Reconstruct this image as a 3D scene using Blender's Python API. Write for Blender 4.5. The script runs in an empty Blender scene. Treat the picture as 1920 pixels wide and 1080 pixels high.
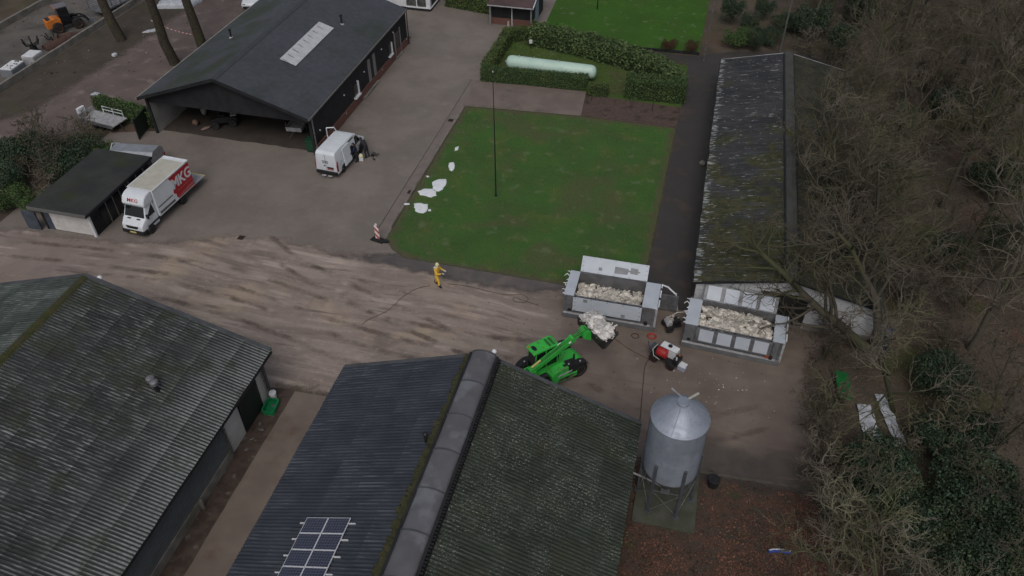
import bpy, bmesh, math, random
import numpy as np
from mathutils import Vector, Matrix, noise as mnoise

# ------------------------------------------------------------------ camera, sky, sun, exposure
scene = bpy.context.scene
COL = scene.collection
cam_d = bpy.data.cameras.new('camera')
cam = bpy.data.objects.new('camera', cam_d)
COL.objects.link(cam)
cam_d.sensor_width = 36.0
cam_d.sensor_fit = 'HORIZONTAL'
cam_d.lens = 27.87
cam_d.clip_start = 0.5
cam_d.clip_end = 900
_r = Vector((0.96921798, 0.24612748, -0.0061465))
_u = Vector((-0.15853479, 0.64300091, 0.74927736))
_f = Vector((-0.18836995, 0.72523865, -0.66222781))
cam.matrix_world = Matrix(((_r.x, _u.x, -_f.x, 0), (_r.y, _u.y, -_f.y, 0), (_r.z, _u.z, -_f.z, 34.0), (0, 0, 0, 1)))
scene.camera = cam

SUN_EL, SUN_AZ = math.radians(52), math.radians(172)     # azimuth clockwise from +Y
world = bpy.data.worlds.new('World')
scene.world = world
world.use_nodes = True
wn = world.node_tree
bg = wn.nodes['Background']
sky = wn.nodes.new('ShaderNodeTexSky')
sky.sky_type = 'NISHITA'
sky.sun_disc = False
sky.sun_elevation = SUN_EL
sky.sun_rotation = SUN_AZ
sky.air_density = 1.0
sky.dust_density = 4.0
sky.ozone_density = 1.0
hs = wn.nodes.new('ShaderNodeHueSaturation')
hs.inputs['Saturation'].default_value = 0.50
wn.links.new(sky.outputs[0], hs.inputs['Color'])
wn.links.new(hs.outputs[0], bg.inputs[0])
bg.inputs[1].default_value = 0.09
sl = bpy.data.lights.new('sun', 'SUN')
sl.energy = 0.9
sl.angle = math.radians(35)
sl.color = (1.0, 0.97, 0.93)
sun = bpy.data.objects.new('sun', sl)
COL.objects.link(sun)
_sd = Vector((math.sin(SUN_AZ) * math.cos(SUN_EL), math.cos(SUN_AZ) * math.cos(SUN_EL), math.sin(SUN_EL)))
sun.rotation_euler = _sd.to_track_quat('Z', 'Y').to_euler()
sun.location = _sd * 120
vs = scene.view_settings
vs.view_transform = 'Standard'
vs.look = 'None'
vs.gamma = 1
vs.use_curve_mapping = False
vs.exposure = -0.2

rnd = random.Random(7)
PI = math.pi

# ------------------------------------------------------------------ mesh helpers
class MB:
    def __init__(s):
        s.v = []; s.f = []
    def add(s, vs, fs, m=None):
        o = len(s.v)
        if m is not None: vs = [m @ Vector(p) for p in vs]
        s.v += [tuple(p) for p in vs]
        s.f += [tuple(i + o for i in f) for f in fs]
        return s
    def box(s, x0, x1, y0, y1, z0, z1, m=None):
        vs = [(x, y, z) for z in (z0, z1) for y in (y0, y1) for x in (x0, x1)]
        return s.add(vs, [(0, 2, 3, 1), (4, 5, 7, 6), (0, 1, 5, 4), (2, 6, 7, 3), (0, 4, 6, 2), (1, 3, 7, 5)], m)
    def prism(s, pts, axis, a, b, m=None, cap=True):
        n = len(pts)
        def P(p, t):
            if axis == 'x': return (t, p[0], p[1])
            if axis == 'y': return (p[0], t, p[1])
            return (p[0], p[1], t)
        vs = [P(p, a) for p in pts] + [P(p, b) for p in pts]
        fs = [(i, (i + 1) % n, n + (i + 1) % n, n + i) for i in range(n)]
        if cap: fs += [tuple(range(n))[::-1], tuple(range(n, 2 * n))]
        return s.add(vs, fs, m)
    def tube(s, path, r, n=6, cap=True, m=None):
        path = [Vector(p) for p in path]
        k = len(path)
        rs = r if isinstance(r, (list, tuple)) else [r] * k
        vs = []; fs = []
        ref = None
        for i, p in enumerate(path):
            d = (path[min(i + 1, k - 1)] - path[max(i - 1, 0)])
            if d.length < 1e-9: d = Vector((0, 0, 1))
            d.normalize()
            if ref is None:
                ref = Vector((0, 0, 1)) if abs(d.z) < .9 else Vector((1, 0, 0))
            a = d.cross(ref)
            if a.length < 1e-6: a = d.orthogonal()
            a.normalize(); b = d.cross(a); ref = b.cross(d) * 1.0 if False else ref
            for j in range(n):
                t = 2 * PI * j / n
                vs.append(p + a * (math.cos(t) * rs[i]) + b * (math.sin(t) * rs[i]))
        for i in range(k - 1):
            for j in range(n):
                fs.append((i * n + j, i * n + (j + 1) % n, (i + 1) * n + (j + 1) % n, (i + 1) * n + j))
        if cap:
            fs.append(tuple(range(n))[::-1]); fs.append(tuple((k - 1) * n + j for j in range(n)))
        return s.add(vs, fs, m)
    def cyl(s, p0, p1, r0, r1=None, n=12, m=None):
        return s.tube([p0, p1], [r0, r0 if r1 is None else r1], n, True, m)
    def lathe(s, prof, n=24, m=None):
        vs = []; fs = []; k = len(prof)
        for r, z in prof:
            for j in range(n):
                t = 2 * PI * j / n
                vs.append((r * math.cos(t), r * math.sin(t), z))
        for i in range(k - 1):
            for j in range(n):
                fs.append((i * n + j, i * n + (j + 1) % n, (i + 1) * n + (j + 1) % n, (i + 1) * n + j))
        fs.append(tuple(range(n))[::-1]); fs.append(tuple((k - 1) * n + j for j in range(n)))
        return s.add(vs, fs, m)
    def blob(s, c, r, n=8, k=5, m=None, jit=0, rg=None):
        vs = [(c[0], c[1], c[2] - r[2])]; fs = []
        for i in range(1, k):
            ph = -PI / 2 + PI * i / k
            for j in range(n):
                t = 2 * PI * j / n
                q = 1 + (rg.uniform(-jit, jit) if rg else 0)
                vs.append((c[0] + r[0] * q * math.cos(ph) * math.cos(t), c[1] + r[1] * q * math.cos(ph) * math.sin(t), c[2] + r[2] * q * math.sin(ph)))
        vs.append((c[0], c[1], c[2] + r[2]))
        for j in range(n): fs.append((0, 1 + (j + 1) % n, 1 + j))
        for i in range(k - 2):
            for j in range(n):
                a = 1 + i * n
                fs.append((a + j, a + (j + 1) % n, a + n + (j + 1) % n, a + n + j))
        a = 1 + (k - 2) * n
        for j in range(n): fs.append((a + j, a + (j + 1) % n, len(vs) - 1))
        return s.add(vs, fs, m)
    def mesh(s, name, bevel=0, segs=2, smooth=None, fix=True):
        me = bpy.data.meshes.new(name)
        me.from_pydata(s.v, [], s.f)
        if fix or bevel:
            bm = bmesh.new(); bm.from_mesh(me)
            if fix: bmesh.ops.recalc_face_normals(bm, faces=bm.faces)
            if bevel:
                ed = [e for e in bm.edges if len(e.link_faces) == 2 and e.calc_face_angle(0) > .5]
                bmesh.ops.bevel(bm, geom=ed, offset=bevel, segments=segs, profile=.6, affect='EDGES', clamp_overlap=True)
            bm.to_mesh(me); bm.free()
        if smooth is not None:
            me.polygons.foreach_set('use_smooth', [True] * len(me.polygons))
            if smooth < 179: me.set_sharp_from_angle(angle=math.radians(smooth))
        me.update()
        return me
    def build(s, name, mat, parent=None, bevel=0, segs=2, smooth=None, fix=True, label=None):
        return link(name, s.mesh(name, bevel, segs, smooth, fix), mat, parent, label)

def link(name, me, mat, parent=None, label=None):
    o = bpy.data.objects.new(name, me)
    if mat is not None and len(me.materials) == 0: me.materials.append(mat)
    COL.objects.link(o)
    if parent is not None: o.parent = parent
    if label: o['label'] = label
    return o

def thing(name, label, cat, loc=(0, 0, 0), rotz=0, group=None):
    o = bpy.data.objects.new(name, None)
    o.empty_display_size = .3
    COL.objects.link(o)
    o.location = loc; o.rotation_euler = (0, 0, rotz)
    return tag(o, label, cat, group)

def tag(o, label, cat, group=None, kind=None):
    o['label'] = label; o['category'] = cat
    if group: o['group'] = group
    if kind: o['kind'] = kind
    return o

def struct(name, mb, mat, parent=None, **k):
    o = mb.build(name, mat, parent, **k)
    if parent is None: o['kind'] = 'structure'
    return o

def copy_tree(o, parent=None):
    c = o.copy(); COL.objects.link(c); c.parent = parent
    for ch in list(o.children): copy_tree(ch, c)
    return c

# ------------------------------------------------------------------ material helpers
class NT:
    def __init__(s, name, rough=.7, metal=0, spec=.35):
        s.m = bpy.data.materials.new(name); s.m.use_nodes = True
        s.t = s.m.node_tree; s.b = s.t.nodes['Principled BSDF']
        s.b.inputs['Roughness'].default_value = rough
        s.b.inputs['Metallic'].default_value = metal
        s.b.inputs['Specular IOR Level'].default_value = spec
        s._pos = None
    def node(s, t, **k):
        n = s.t.nodes.new(t)
        for a, b in k.items(): setattr(n, a, b)
        return n
    def ln(s, a, b): s.t.links.new(a, b)
    def pos(s):
        if s._pos is None: s._pos = s.node('ShaderNodeNewGeometry')
        return s._pos.outputs['Position']
    def vec(s, scale=(1, 1, 1), rot=0, src=None):
        n = s.node('ShaderNodeMapping')
        n.inputs['Scale'].default_value = scale
        n.inputs['Rotation'].default_value = (0, 0, rot)
        s.ln(src or s.pos(), n.inputs['Vector']); return n.outputs[0]
    def noise(s, scale, detail=4, rough=.55, dist=0, vec=None):
        n = s.node('ShaderNodeTexNoise')
        n.inputs['Scale'].default_value = scale; n.inputs['Detail'].default_value = detail
        n.inputs['Roughness'].default_value = rough; n.inputs['Distortion'].default_value = dist
        s.ln(vec or s.pos(), n.inputs['Vector']); return n.outputs['Fac']
    def ramp(s, fac, lo, hi, a=0., b=1.):
        n = s.node('ShaderNodeMapRange', interpolation_type='SMOOTHSTEP')
        n.inputs['From Min'].default_value = lo; n.inputs['From Max'].default_value = hi
        n.inputs['To Min'].default_value = a; n.inputs['To Max'].default_value = b
        s.ln(fac, n.inputs['Value']); return n.outputs[0]
    def math(s, op, a, b=None):
        n = s.node('ShaderNodeMath', operation=op)
        for i, x in enumerate((a, b)):
            if x is None: continue
            if isinstance(x, (int, float)): n.inputs[i].default_value = x
            else: s.ln(x, n.inputs[i])
        return n.outputs[0]
    def mix(s, fac, a, b, blend='MIX'):
        n = s.node('ShaderNodeMix', data_type='RGBA', blend_type=blend)
        for i, x in ((0, fac), (6, a), (7, b)):
            if isinstance(x, (int, float)): n.inputs[i].default_value = x
            elif isinstance(x, tuple): n.inputs[i].default_value = (*x, 1) if len(x) == 3 else x
            else: s.ln(x, n.inputs[i])
        return n.outputs[2]
    def gain(s, col, fac):
        n = s.node('ShaderNodeVectorMath', operation='SCALE')
        if isinstance(col, tuple): n.inputs[0].default_value = col
        else: s.ln(col, n.inputs[0])
        if isinstance(fac, (int, float)): n.inputs['Scale'].default_value = fac
        else: s.ln(fac, n.inputs['Scale'])
        return n.outputs[0]
    def color(s, c):
        if isinstance(c, tuple): s.b.inputs['Base Color'].default_value = (*c, 1)
        else: s.ln(c, s.b.inputs['Base Color'])
    def rough(s, f): s.ln(f, s.b.inputs['Roughness'])
    def bump(s, h, strength=.5, dist=.02):
        n = s.node('ShaderNodeBump'); n.inputs['Strength'].default_value = strength; n.inputs['Distance'].default_value = dist
        s.ln(h, n.inputs['Height']); s.ln(n.outputs[0], s.b.inputs['Normal'])

def pm(name, c1, c2=None, scale=2., rough=.7, lo=.35, hi=.65, metal=0, spec=.35, bump=0, bscale=40, c3=None, s3=.6, lo3=.5, hi3=.7, island=0, objr=0, detail=5, bdist=.02):
    n = NT(name, rough, metal, spec)
    col = c1
    if c2 is not None: col = n.mix(n.ramp(n.noise(scale, detail), lo, hi), c1, c2)
    if c3 is not None: col = n.mix(n.ramp(n.noise(s3, 5), lo3, hi3), col, c3)
    if island:
        n.pos(); col = n.gain(col, n.ramp(n._pos.outputs['Random Per Island'], 0, 1, 1 - island, 1 + island))
    if objr:
        oi = n.node('ShaderNodeObjectInfo'); col = n.gain(col, n.ramp(oi.outputs['Random'], 0, 1, 1 - objr, 1 + objr))
    n.color(col)
    if bump: n.bump(n.noise(bscale, 3), bump, bdist)
    return n.m

MT = {}
MT['white'] = pm('white_paint', (.72, .74, .76), (.62, .64, .67), 3, .45, spec=.4)
MT['lidwhite'] = pm('white_panel', (.50, .54, .60), (.45, .49, .55), 1.2, .4, c3=(.38, .40, .43), s3=5, lo3=.62, hi3=.8)
MT['vanwhite'] = pm('white_van_paint', (.72, .76, .80), (.66, .70, .74), 1.5, .28, spec=.5, c3=(.52, .51, .50), s3=3, lo3=.62, hi3=.85)
MT['cream'] = pm('cream_roof', (.50, .49, .42), (.44, .43, .37), 2, .6)
MT['steel'] = pm('grey_steel', (.20, .205, .22), (.13, .13, .14), 2.5, .5, metal=.3, c3=(.09, .075, .06), s3=4, lo3=.6, hi3=.8)
MT['palesteel'] = pm('pale_steel', (.42, .42, .44), (.3, .3, .31), 3, .5, c3=(.2, .17, .15), s3=5, lo3=.55, hi3=.8)
MT['black'] = pm('black_rubber', (.012, .012, .013), (.025, .024, .023), 6, .75, c3=(.07, .06, .05), s3=9, lo3=.6, hi3=.8)
MT['blackplastic'] = pm('black_plastic', (.014, .014, .016), (.022, .022, .024), 4, .5)
MT['glass'] = pm('dark_glass', (.012, .014, .017), None, rough=.08, spec=.6)
MT['green'] = pm('bright_green_paint', (.045, .52, .065), (.045, .42, .065), 1.6, .45, spec=.4, c3=(.12, .18, .08), s3=3.2, lo3=.54, hi3=.72)
MT['red'] = pm('red_paint', (.45, .02, .03), (.38, .02, .03), 4, .4)
MT['redpink'] = pm('faded_red', (.45, .12, .12), (.38, .1, .1), 4, .45)
MT['rim'] = pm('rim_grey', (.22, .22, .22), (.12, .11, .1), 8, .5, metal=.4)
MT['redrim'] = pm('rim_red', (.3, .03, .04), None, rough=.5)
MT['lamp_red'] = pm('lamp_red', (.30, .015, .015), None, rough=.25)
MT['lamp_clear'] = pm('lamp_clear', (.45, .47, .5), (.2, .21, .22), 20, .15, spec=.6)
MT['orange'] = pm('orange_paint', (.62, .19, .03), (.5, .15, .03), 3, .45)
MT['darktimber'] = pm('black_timber', (.013, .014, .017), (.021, .022, .025), 1.5, .75, bump=.2, bscale=12)
MT['brick'] = pm('red_brick', (.13, .062, .05), (.17, .085, .068), 9, .85, bump=.3)
MT['concrete'] = pm('concrete', (.24, .225, .20), (.16, .15, .135), 1.3, .85, c3=(.09, .10, .06), s3=.9, lo3=.55, hi3=.75, bump=.25)
MT['interior'] = pm('pale_inner_wall', (.30, .30, .29), (.22, .22, .21), .8, .9)
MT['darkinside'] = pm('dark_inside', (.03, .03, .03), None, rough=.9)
MT['galv'] = None
MT['bark'] = pm('dark_bark', (.035, .027, .020), (.06, .05, .036), 5, .9, c3=(.05, .06, .025), s3=1.2, lo3=.5, hi3=.75, bump=.6, bscale=14, bdist=.05)
MT['hose'] = pm('dark_hose', (.05, .035, .03), None, rough=.6)
MT['redhose'] = pm('red_hose', (.34, .05, .035), None, rough=.5)
MT['whitehose'] = pm('pale_hose', (.5, .48, .42), None, rough=.5)
MT['yellow'] = pm('yellow_coverall', (.84, .54, .08), (.76, .46, .06), 5, .5)
MT['hood'] = pm('pale_yellow_hood', (.70, .66, .38), None, rough=.5)
MT['skin'] = pm('skin', (.45, .27, .2), None, rough=.5)
MT['glove'] = pm('pale_glove', (.72, .66, .58), None, rough=.5)
MT['darkcloth'] = pm('dark_clothes', (.02, .022, .028), (.03, .03, .035), 6, .9)
MT['plasticgreen'] = pm('green_plastic', (.012, .20, .075), (.01, .16, .06), 5, .45)
MT['bingreen'] = pm('bin_green', (.015, .07, .035), (.012, .055, .03), 5, .5)
MT['blue'] = pm('blue_plastic', (.03, .06, .28), None, rough=.5)
MT['bluegrey'] = pm('blue_grey_paint', (.07, .085, .11), (.05, .06, .08), 2, .6)
MT['tankgreen'] = pm('pale_mint_paint', (.50, .66, .58), (.44, .60, .52), 1.2, .4, spec=.45, c3=(.34, .44, .38), s3=3, lo3=.6, hi3=.85)
MT['aluminium'] = pm('aluminium', (.42, .44, .48), (.34, .35, .38), 2, .42, metal=.5)
MT['yellowpaint'] = pm('pale_yellow_paint', (.62, .52, .2), None, rough=.5)

def tyre(prefix_parent, loc, r, w, rimmat, axis='y', name='wheel', rimr=.58, rot=0):
    """a wheel under a thing: wheel (hub) > tyre, rim"""
    m = Matrix.Rotation(PI / 2, 4, 'X')
    hub = MB().lathe([(r * .18, -w * .36), (r * .18, w * .36)], 10, m).build(name, MT['blackplastic'], prefix_parent)
    hub.location = loc; hub.rotation_euler = (0, 0, rot)
    prof = [(r * rimr, -w / 2), (r * .9, -w / 2), (r * .98, -w * .38), (r, -w * .2), (r, w * .2), (r * .98, w * .38), (r * .9, w / 2), (r * rimr, w / 2)]
    MB().lathe(prof, 20, m).build('tyre', MT['black'], hub, smooth=40)
    MB().lathe([(r * rimr * .4, -w * .46), (r * (rimr - .08), -w * .40), (r * rimr * 1.0, -w * .52), (r * rimr * 1.0, w * .52), (r * (rimr - .08), w * .40), (r * rimr * .4, w * .46)], 16, m).build('rim', rimmat, hub, smooth=40)
    return hub

def text_mesh(body, size, extrude, mat, name, parent, matrix, bold=0.0, shear=0.0, sx=1.0):
    cu = bpy.data.curves.new(name, 'FONT')
    cu.body = body; cu.size = size; cu.extrude = extrude; cu.offset = bold; cu.shear = shear
    cu.align_x = 'CENTER'; cu.align_y = 'CENTER'; cu.resolution_u = 3
    ob = bpy.data.objects.new('t', cu)
    COL.objects.link(ob)
    dg = bpy.context.evaluated_depsgraph_get()
    me = bpy.data.meshes.new_from_object(ob.evaluated_get(dg))
    bpy.data.objects.remove(ob); bpy.data.curves.remove(cu)
    me.name = name
    me.materials.clear()
    me.transform(matrix @ Matrix.Diagonal((sx, 1, 1, 1)))
    return link(name, me, mat, parent)
# ------------------------------------------------------------------ the ground and what is laid on it
def wob(pts, step=1.0, amp=.12, seed=0, closed=True):
    out = []; n = len(pts)
    for i in range(n if closed else n - 1):
        a = Vector(pts[i]).to_2d(); b = Vector(pts[(i + 1) % n]).to_2d()
        d = b - a; L = d.length; k = max(1, int(L / step)); nn = Vector((-d.y, d.x)) / max(L, 1e-6)
        for j in range(k):
            p = a + d * (j / k)
            w = mnoise.noise(Vector((p.x * .9 + seed, p.y * .9, seed * 1.7))) * amp + mnoise.noise(Vector((p.x * 3 + seed, p.y * 3, 5))) * amp * .4
            q = p + nn * (w if j else w * .5)
            out.append((q.x, q.y))
    return out

def sheet(name, pts, z, mat, step=1.0, amp=.1, seed=0):
    me = bpy.data.meshes.new(name)
    pp = wob(pts, step, amp, seed) if amp else pts
    bm = bmesh.new()
    vs = [bm.verts.new((x, y, z)) for x, y in pp]
    f = bm.faces.new(vs)
    if f.normal.z < 0: f.normal_flip()
    f.normal_update()
    if f.normal.z < 0: f.normal_flip()
    bmesh.ops.triangulate(bm, faces=[f])
    bm.to_mesh(me); bm.free()
    o = link(name, me, mat); o['kind'] = 'structure'
    return o

def grid_sheet(name, pts, z, mat, step=.45, keep=-.7):
    """a ground layer as a fine grid that carries its distance to its own outline ('edge', metres, inside positive)"""
    P = np.array(pts, float); x0, y0 = P.min(0) - 1; x1, y1 = P.max(0) + 1
    nx, ny = int((x1 - x0) / step) + 1, int((y1 - y0) / step) + 1
    gx, gy = np.meshgrid(x0 + np.arange(nx + 1) * step, y0 + np.arange(ny + 1) * step)
    X = gx.ravel(); Y = gy.ravel()
    dist = np.full(X.shape, 1e9); ins = np.zeros(X.shape, bool)
    for i in range(len(P)):
        a = P[i]; b = P[(i + 1) % len(P)]; d = b - a
        t = np.clip(((X - a[0]) * d[0] + (Y - a[1]) * d[1]) / max(d @ d, 1e-9), 0, 1)
        dist = np.minimum(dist, np.hypot(X - a[0] - t * d[0], Y - a[1] - t * d[1]))
        if a[1] != b[1]:
            c = ((a[1] > Y) != (b[1] > Y)) & (X < (b[0] - a[0]) * (Y - a[1]) / (b[1] - a[1]) + a[0]); ins ^= c
    sd = np.where(ins, dist, -dist)
    idx = np.arange((nx + 1) * (ny + 1)).reshape(ny + 1, nx + 1)
    q = np.stack([idx[:-1, :-1], idx[:-1, 1:], idx[1:, 1:], idx[1:, :-1]], -1).reshape(-1, 4)
    q = q[sd[q].max(1) > keep]
    used = np.unique(q); mp_ = np.full(X.shape, -1); mp_[used] = np.arange(len(used))
    me = bpy.data.meshes.new(name)
    me.from_pydata(np.stack([X[used], Y[used], np.full(len(used), z)], 1).tolist(), [], mp_[q].tolist())
    at = me.attributes.new('edge', 'FLOAT', 'POINT'); at.data.foreach_set('value', sd[used].astype(np.float32))
    o = link(name, me, mat); o['kind'] = 'structure'
    return o
def edge_of(n, amp=1.2, scale=.9):
    a = n.node('ShaderNodeAttribute', attribute_name='edge')
    w = n.math('MULTIPLY', n.math('SUBTRACT', n.noise(scale, 6, .65), .5), amp * 2)
    return n.math('ADD', a.outputs['Fac'], w)
def fade(n, lo=-.25, hi=.45, amp=1.2, scale=.9):
    n.ln(n.ramp(edge_of(n, amp, scale), lo, hi), n.b.inputs['Alpha'])
def fade_mat(mat, **k):
    n = NT.__new__(NT); n.m = mat; n.t = mat.node_tree; n.b = n.t.nodes['Principled BSDF']; n._pos = None
    fade(n, **k); return mat

# soil with leaf litter and moss
n = NT('woodland_soil', .95, spec=.1)
c = n.mix(n.ramp(n.noise(.35, 6), .38, .62), (.105, .084, .066), (.070, .058, .044))
c = n.mix(n.ramp(n.noise(.22, 5, dist=.5), .52, .68), c, (.068, .076, .030))
c = n.mix(n.ramp(n.noise(.12, 4), .56, .70), c, (.115, .068, .055))
c = n.mix(n.ramp(n.noise(7, 4), .45, .75, 0, .6), c, (.15, .118, .09))
n.color(c); n.bump(n.noise(9, 5), .7, .06)
MT['soil'] = n.m
gm = MB(); G_ = 420
gm.add([(-G_, -G_, -.012), (G_, -G_, -.012), (G_, G_, -.012), (-G_, G_, -.012)], [(0, 1, 2, 3)])
struct('ground', gm, MT['soil'], fix=False)

# brick paving of the yard, damp
n = NT('yard_paving', .55, spec=.3)
c = n.mix(n.ramp(n.noise(.25, 5), .35, .65), (.238, .205, .182), (.194, .168, .150))
c = n.mix(n.ramp(n.noise(.9, 6, .65), .50, .78, 0, .55), c, (.290, .250, .226))
c = n.mix(n.ramp(n.noise(.16, 4, dist=.6), .55, .72, 0, .7), c, (.162, .140, .128))
c = n.mix(n.ramp(n.noise(.33, 6, .6), .60, .75, 0, .5), c, (.172, .158, .130))
br = n.node('ShaderNodeTexBrick'); br.inputs['Scale'].default_value = 1; br.inputs['Brick Width'].default_value = .22; br.inputs['Row Height'].default_value = .11
br.inputs['Mortar Size'].default_value = .008; br.inputs['Color1'].default_value = (1, 1, 1, 1); br.inputs['Color2'].default_value = (.86, .86, .86, 1); br.inputs['Mortar'].default_value = (.7, .7, .7, 1)
n.ln(n.pos(), br.inputs['Vector'])
c = n.mix(.6, c, br.outputs[0], 'MULTIPLY')
n.color(c); n.rough(n.ramp(n.noise(.5, 5), .3, .7, .42, .72)); n.bump(br.outputs[0], .25, .01)
MT['paving'] = n.m
sheet('yard_paving', [(-47.2, 34.6), (-16.5, 34.6), (-16.5, 39.5), (-19.6, 41.5), (-19.6, 77.2), (-13, 77.5), (-13, 95), (-40, 95), (-40, 72), (-29, 72), (-29, 66), (-43, 66), (-43.2, 49.5), (-47.2, 48.2)], -.004, MT['paving'], amp=.05)

# mud smeared over the track in long wheel streaks
n = NT('muddy_track', .62, spec=.25)
mp = n.node('ShaderNodeMapping'); mp.inputs['Rotation'].default_value = (0, 0, math.radians(4)); mp.inputs['Scale'].default_value = (.13, 1, 1)
wa = n.node('ShaderNodeTexNoise'); wa.inputs['Scale'].default_value = .09; wa.inputs['Detail'].default_value = 2
n.ln(n.pos(), wa.inputs['Vector'])
av = n.node('ShaderNodeVectorMath', operation='MULTIPLY_ADD'); av.inputs[1].default_value = (0, 2.2, 0)
n.ln(wa.outputs['Color'], av.inputs[0]); n.ln(n.pos(), av.inputs[2])
n.ln(av.outputs[0], mp.inputs['Vector'])
st = n.math('ADD', n.math('MULTIPLY', n.noise(.95, 8, .62, .25, mp.outputs[0]), .72), n.math('MULTIPLY', n.noise(.6, 7, .65), .28))
st2 = n.math('ADD', n.math('MULTIPLY', n.noise(3.2, 7, .68, .3, mp.outputs[0]), .6), n.math('MULTIPLY', n.noise(2.2, 6, .7), .4))
c = n.mix(n.ramp(st, .38, .60), (.228, .182, .158), (.322, .264, .228))
c = n.mix(n.ramp(st2, .50, .66, 0, .75), c, (.46, .38, .33))
c = n.mix(n.ramp(st2, .46, .36, 0, .6), c, (.195, .155, .142))
# sandier patches and the browner, damper end by the containers
c = n.mix(n.ramp(n.noise(.20, 5, dist=.3), .53, .68, 0, .7), c, (.40, .318, .235))
sx = n.node('ShaderNodeSeparateXYZ'); n.ln(n.pos(), sx.inputs[0])
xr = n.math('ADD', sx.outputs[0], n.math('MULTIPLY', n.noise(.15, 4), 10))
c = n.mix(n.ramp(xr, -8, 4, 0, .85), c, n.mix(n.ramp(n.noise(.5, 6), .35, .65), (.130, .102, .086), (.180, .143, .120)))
xl = n.math('ADD', sx.outputs[0], n.math('MULTIPLY', n.noise(.2, 4), 8))
c = n.mix(n.ramp(xl, -38, -26, .8, 0), c, n.mix(n.ramp(n.noise(.6, 5), .4, .6), (.215, .172, .155), (.255, .206, .185)))
c = n.mix(n.ramp(n.noise(11, 3), .62, .74, 0, .55), c, (.075, .060, .050))
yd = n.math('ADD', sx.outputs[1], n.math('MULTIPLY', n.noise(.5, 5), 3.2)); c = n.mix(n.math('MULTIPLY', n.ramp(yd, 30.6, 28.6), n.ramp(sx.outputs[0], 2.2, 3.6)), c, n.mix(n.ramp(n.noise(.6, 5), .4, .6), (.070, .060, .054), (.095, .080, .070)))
mp2 = n.node('ShaderNodeMapping'); mp2.inputs['Rotation'].default_value = (0, 0, math.radians(17)); mp2.inputs['Scale'].default_value = (.07, 1, 1)
n.ln(av.outputs[0], mp2.inputs['Vector'])
tk = n.noise(1.5, 5, .55, .1, mp2.outputs[0])
c = n.mix(n.math('MULTIPLY', n.ramp(tk, .56, .63, 0, .75), n.ramp(n.noise(.3, 4), .40, .58)), c, (.150, .116, .102))
west = n.ramp(sx.outputs[0], -4, -9)
c = n.mix(n.math('MULTIPLY', n.math('MULTIPLY', n.ramp(tk, .44, .39, 0, .6), n.ramp(n.noise(.25, 4), .42, .6)), west), c, (.47, .39, .34))
c = n.mix(n.ramp(n.noise(.28, 6, .6, .5), .56, .70, 0, .55), c, (.150, .118, .104))
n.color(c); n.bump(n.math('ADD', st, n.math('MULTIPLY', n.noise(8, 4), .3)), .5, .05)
n.rough(n.ramp(st2, .3, .7, .45, .8))
fade(n, -.35, .55, 1.1, .7)
MT['mud'] = n.m
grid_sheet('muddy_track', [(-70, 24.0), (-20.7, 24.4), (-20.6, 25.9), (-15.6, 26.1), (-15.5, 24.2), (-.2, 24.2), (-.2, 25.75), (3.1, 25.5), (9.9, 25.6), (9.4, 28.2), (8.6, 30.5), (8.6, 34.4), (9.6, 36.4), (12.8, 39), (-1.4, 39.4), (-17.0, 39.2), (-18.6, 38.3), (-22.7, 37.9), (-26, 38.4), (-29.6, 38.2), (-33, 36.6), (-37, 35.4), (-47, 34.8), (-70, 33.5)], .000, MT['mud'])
# dark damp margin along the foot of the lawn, drawn out of the paving
MT['damp'] = fade_mat(pm('damp_margin', (.100, .090, .088), (.13, .113, .106), .8, .5, c3=(.16, .132, .118), s3=.7, lo3=.5, hi3=.7), lo=-.2, hi=.6, amp=.7)
grid_sheet('damp_margin', [(-22.5, 37.5), (-17.2, 37.3), (-13, 36.8), (-8.4, 37.0), (-6.0, 37.9), (-5.4, 39), (-12, 39.2), (-17.0, 39.2)], .003, MT['damp'], .35)

# wheel marks drawn out over track and paving, each a thin film of wet or dried mud
def ribbon(name, path, w, mat, z=.0025):
    P0 = [Vector((x, y, 0)) for x, y in path]; pts = []
    for i in range(len(P0) - 1):
        a = P0[max(i - 1, 0)]; b = P0[i]; c_ = P0[i + 1]; d_ = P0[min(i + 2, len(P0) - 1)]
        for k in range(10):
            t = k / 10; pts.append(.5 * ((2 * b) + (c_ - a) * t + (2 * a - 5 * b + 4 * c_ - d_) * t * t + (3 * b - a - 3 * c_ + d_) * t ** 3))
    pts.append(P0[-1]); v = []; f = []; e = []
    L = len(pts)
    for i, p in enumerate(pts):
        d = (pts[min(i + 1, L - 1)] - pts[max(i - 1, 0)]).normalized(); nn = Vector((-d.y, d.x, 0))
        end = min(i, L - 1 - i) * .12
        for s in (-1, 0, 1):
            v.append(tuple(p + nn * (w / 2 * s) + Vector((0, 0, z)))); e.append(min(end, w / 2 * (1 - abs(s))) - .02)
    for i in range(L - 1):
        for s in (0, 1): f.append((i * 3 + s, (i + 1) * 3 + s, (i + 1) * 3 + s + 1, i * 3 + s + 1))
    me = bpy.data.meshes.new(name); me.from_pydata(v, [], f)
    at = me.attributes.new('edge', 'FLOAT', 'POINT'); at.data.foreach_set('value', e)
    o = link(name, me, mat); o['kind'] = 'structure'; return o
def track_mat(name, a, b, amt):
    n = NT(name, .6, spec=.25)
    n.color(n.mix(n.ramp(n.noise(1.5, 6), .35, .65), a, b))
    al = n.math('MULTIPLY', n.ramp(edge_of(n, .20, 2.2), -.02, .22), n.ramp(n.noise(.40, 6, .65), .40, .70, 0, amt))
    n.ln(al, n.b.inputs['Alpha']); n.bump(n.noise(7, 4), .5, .04); return n.m
MT['trackdark'] = track_mat('wet_wheel_mark', (.150, .112, .096), (.185, .142, .122), .72)
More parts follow.
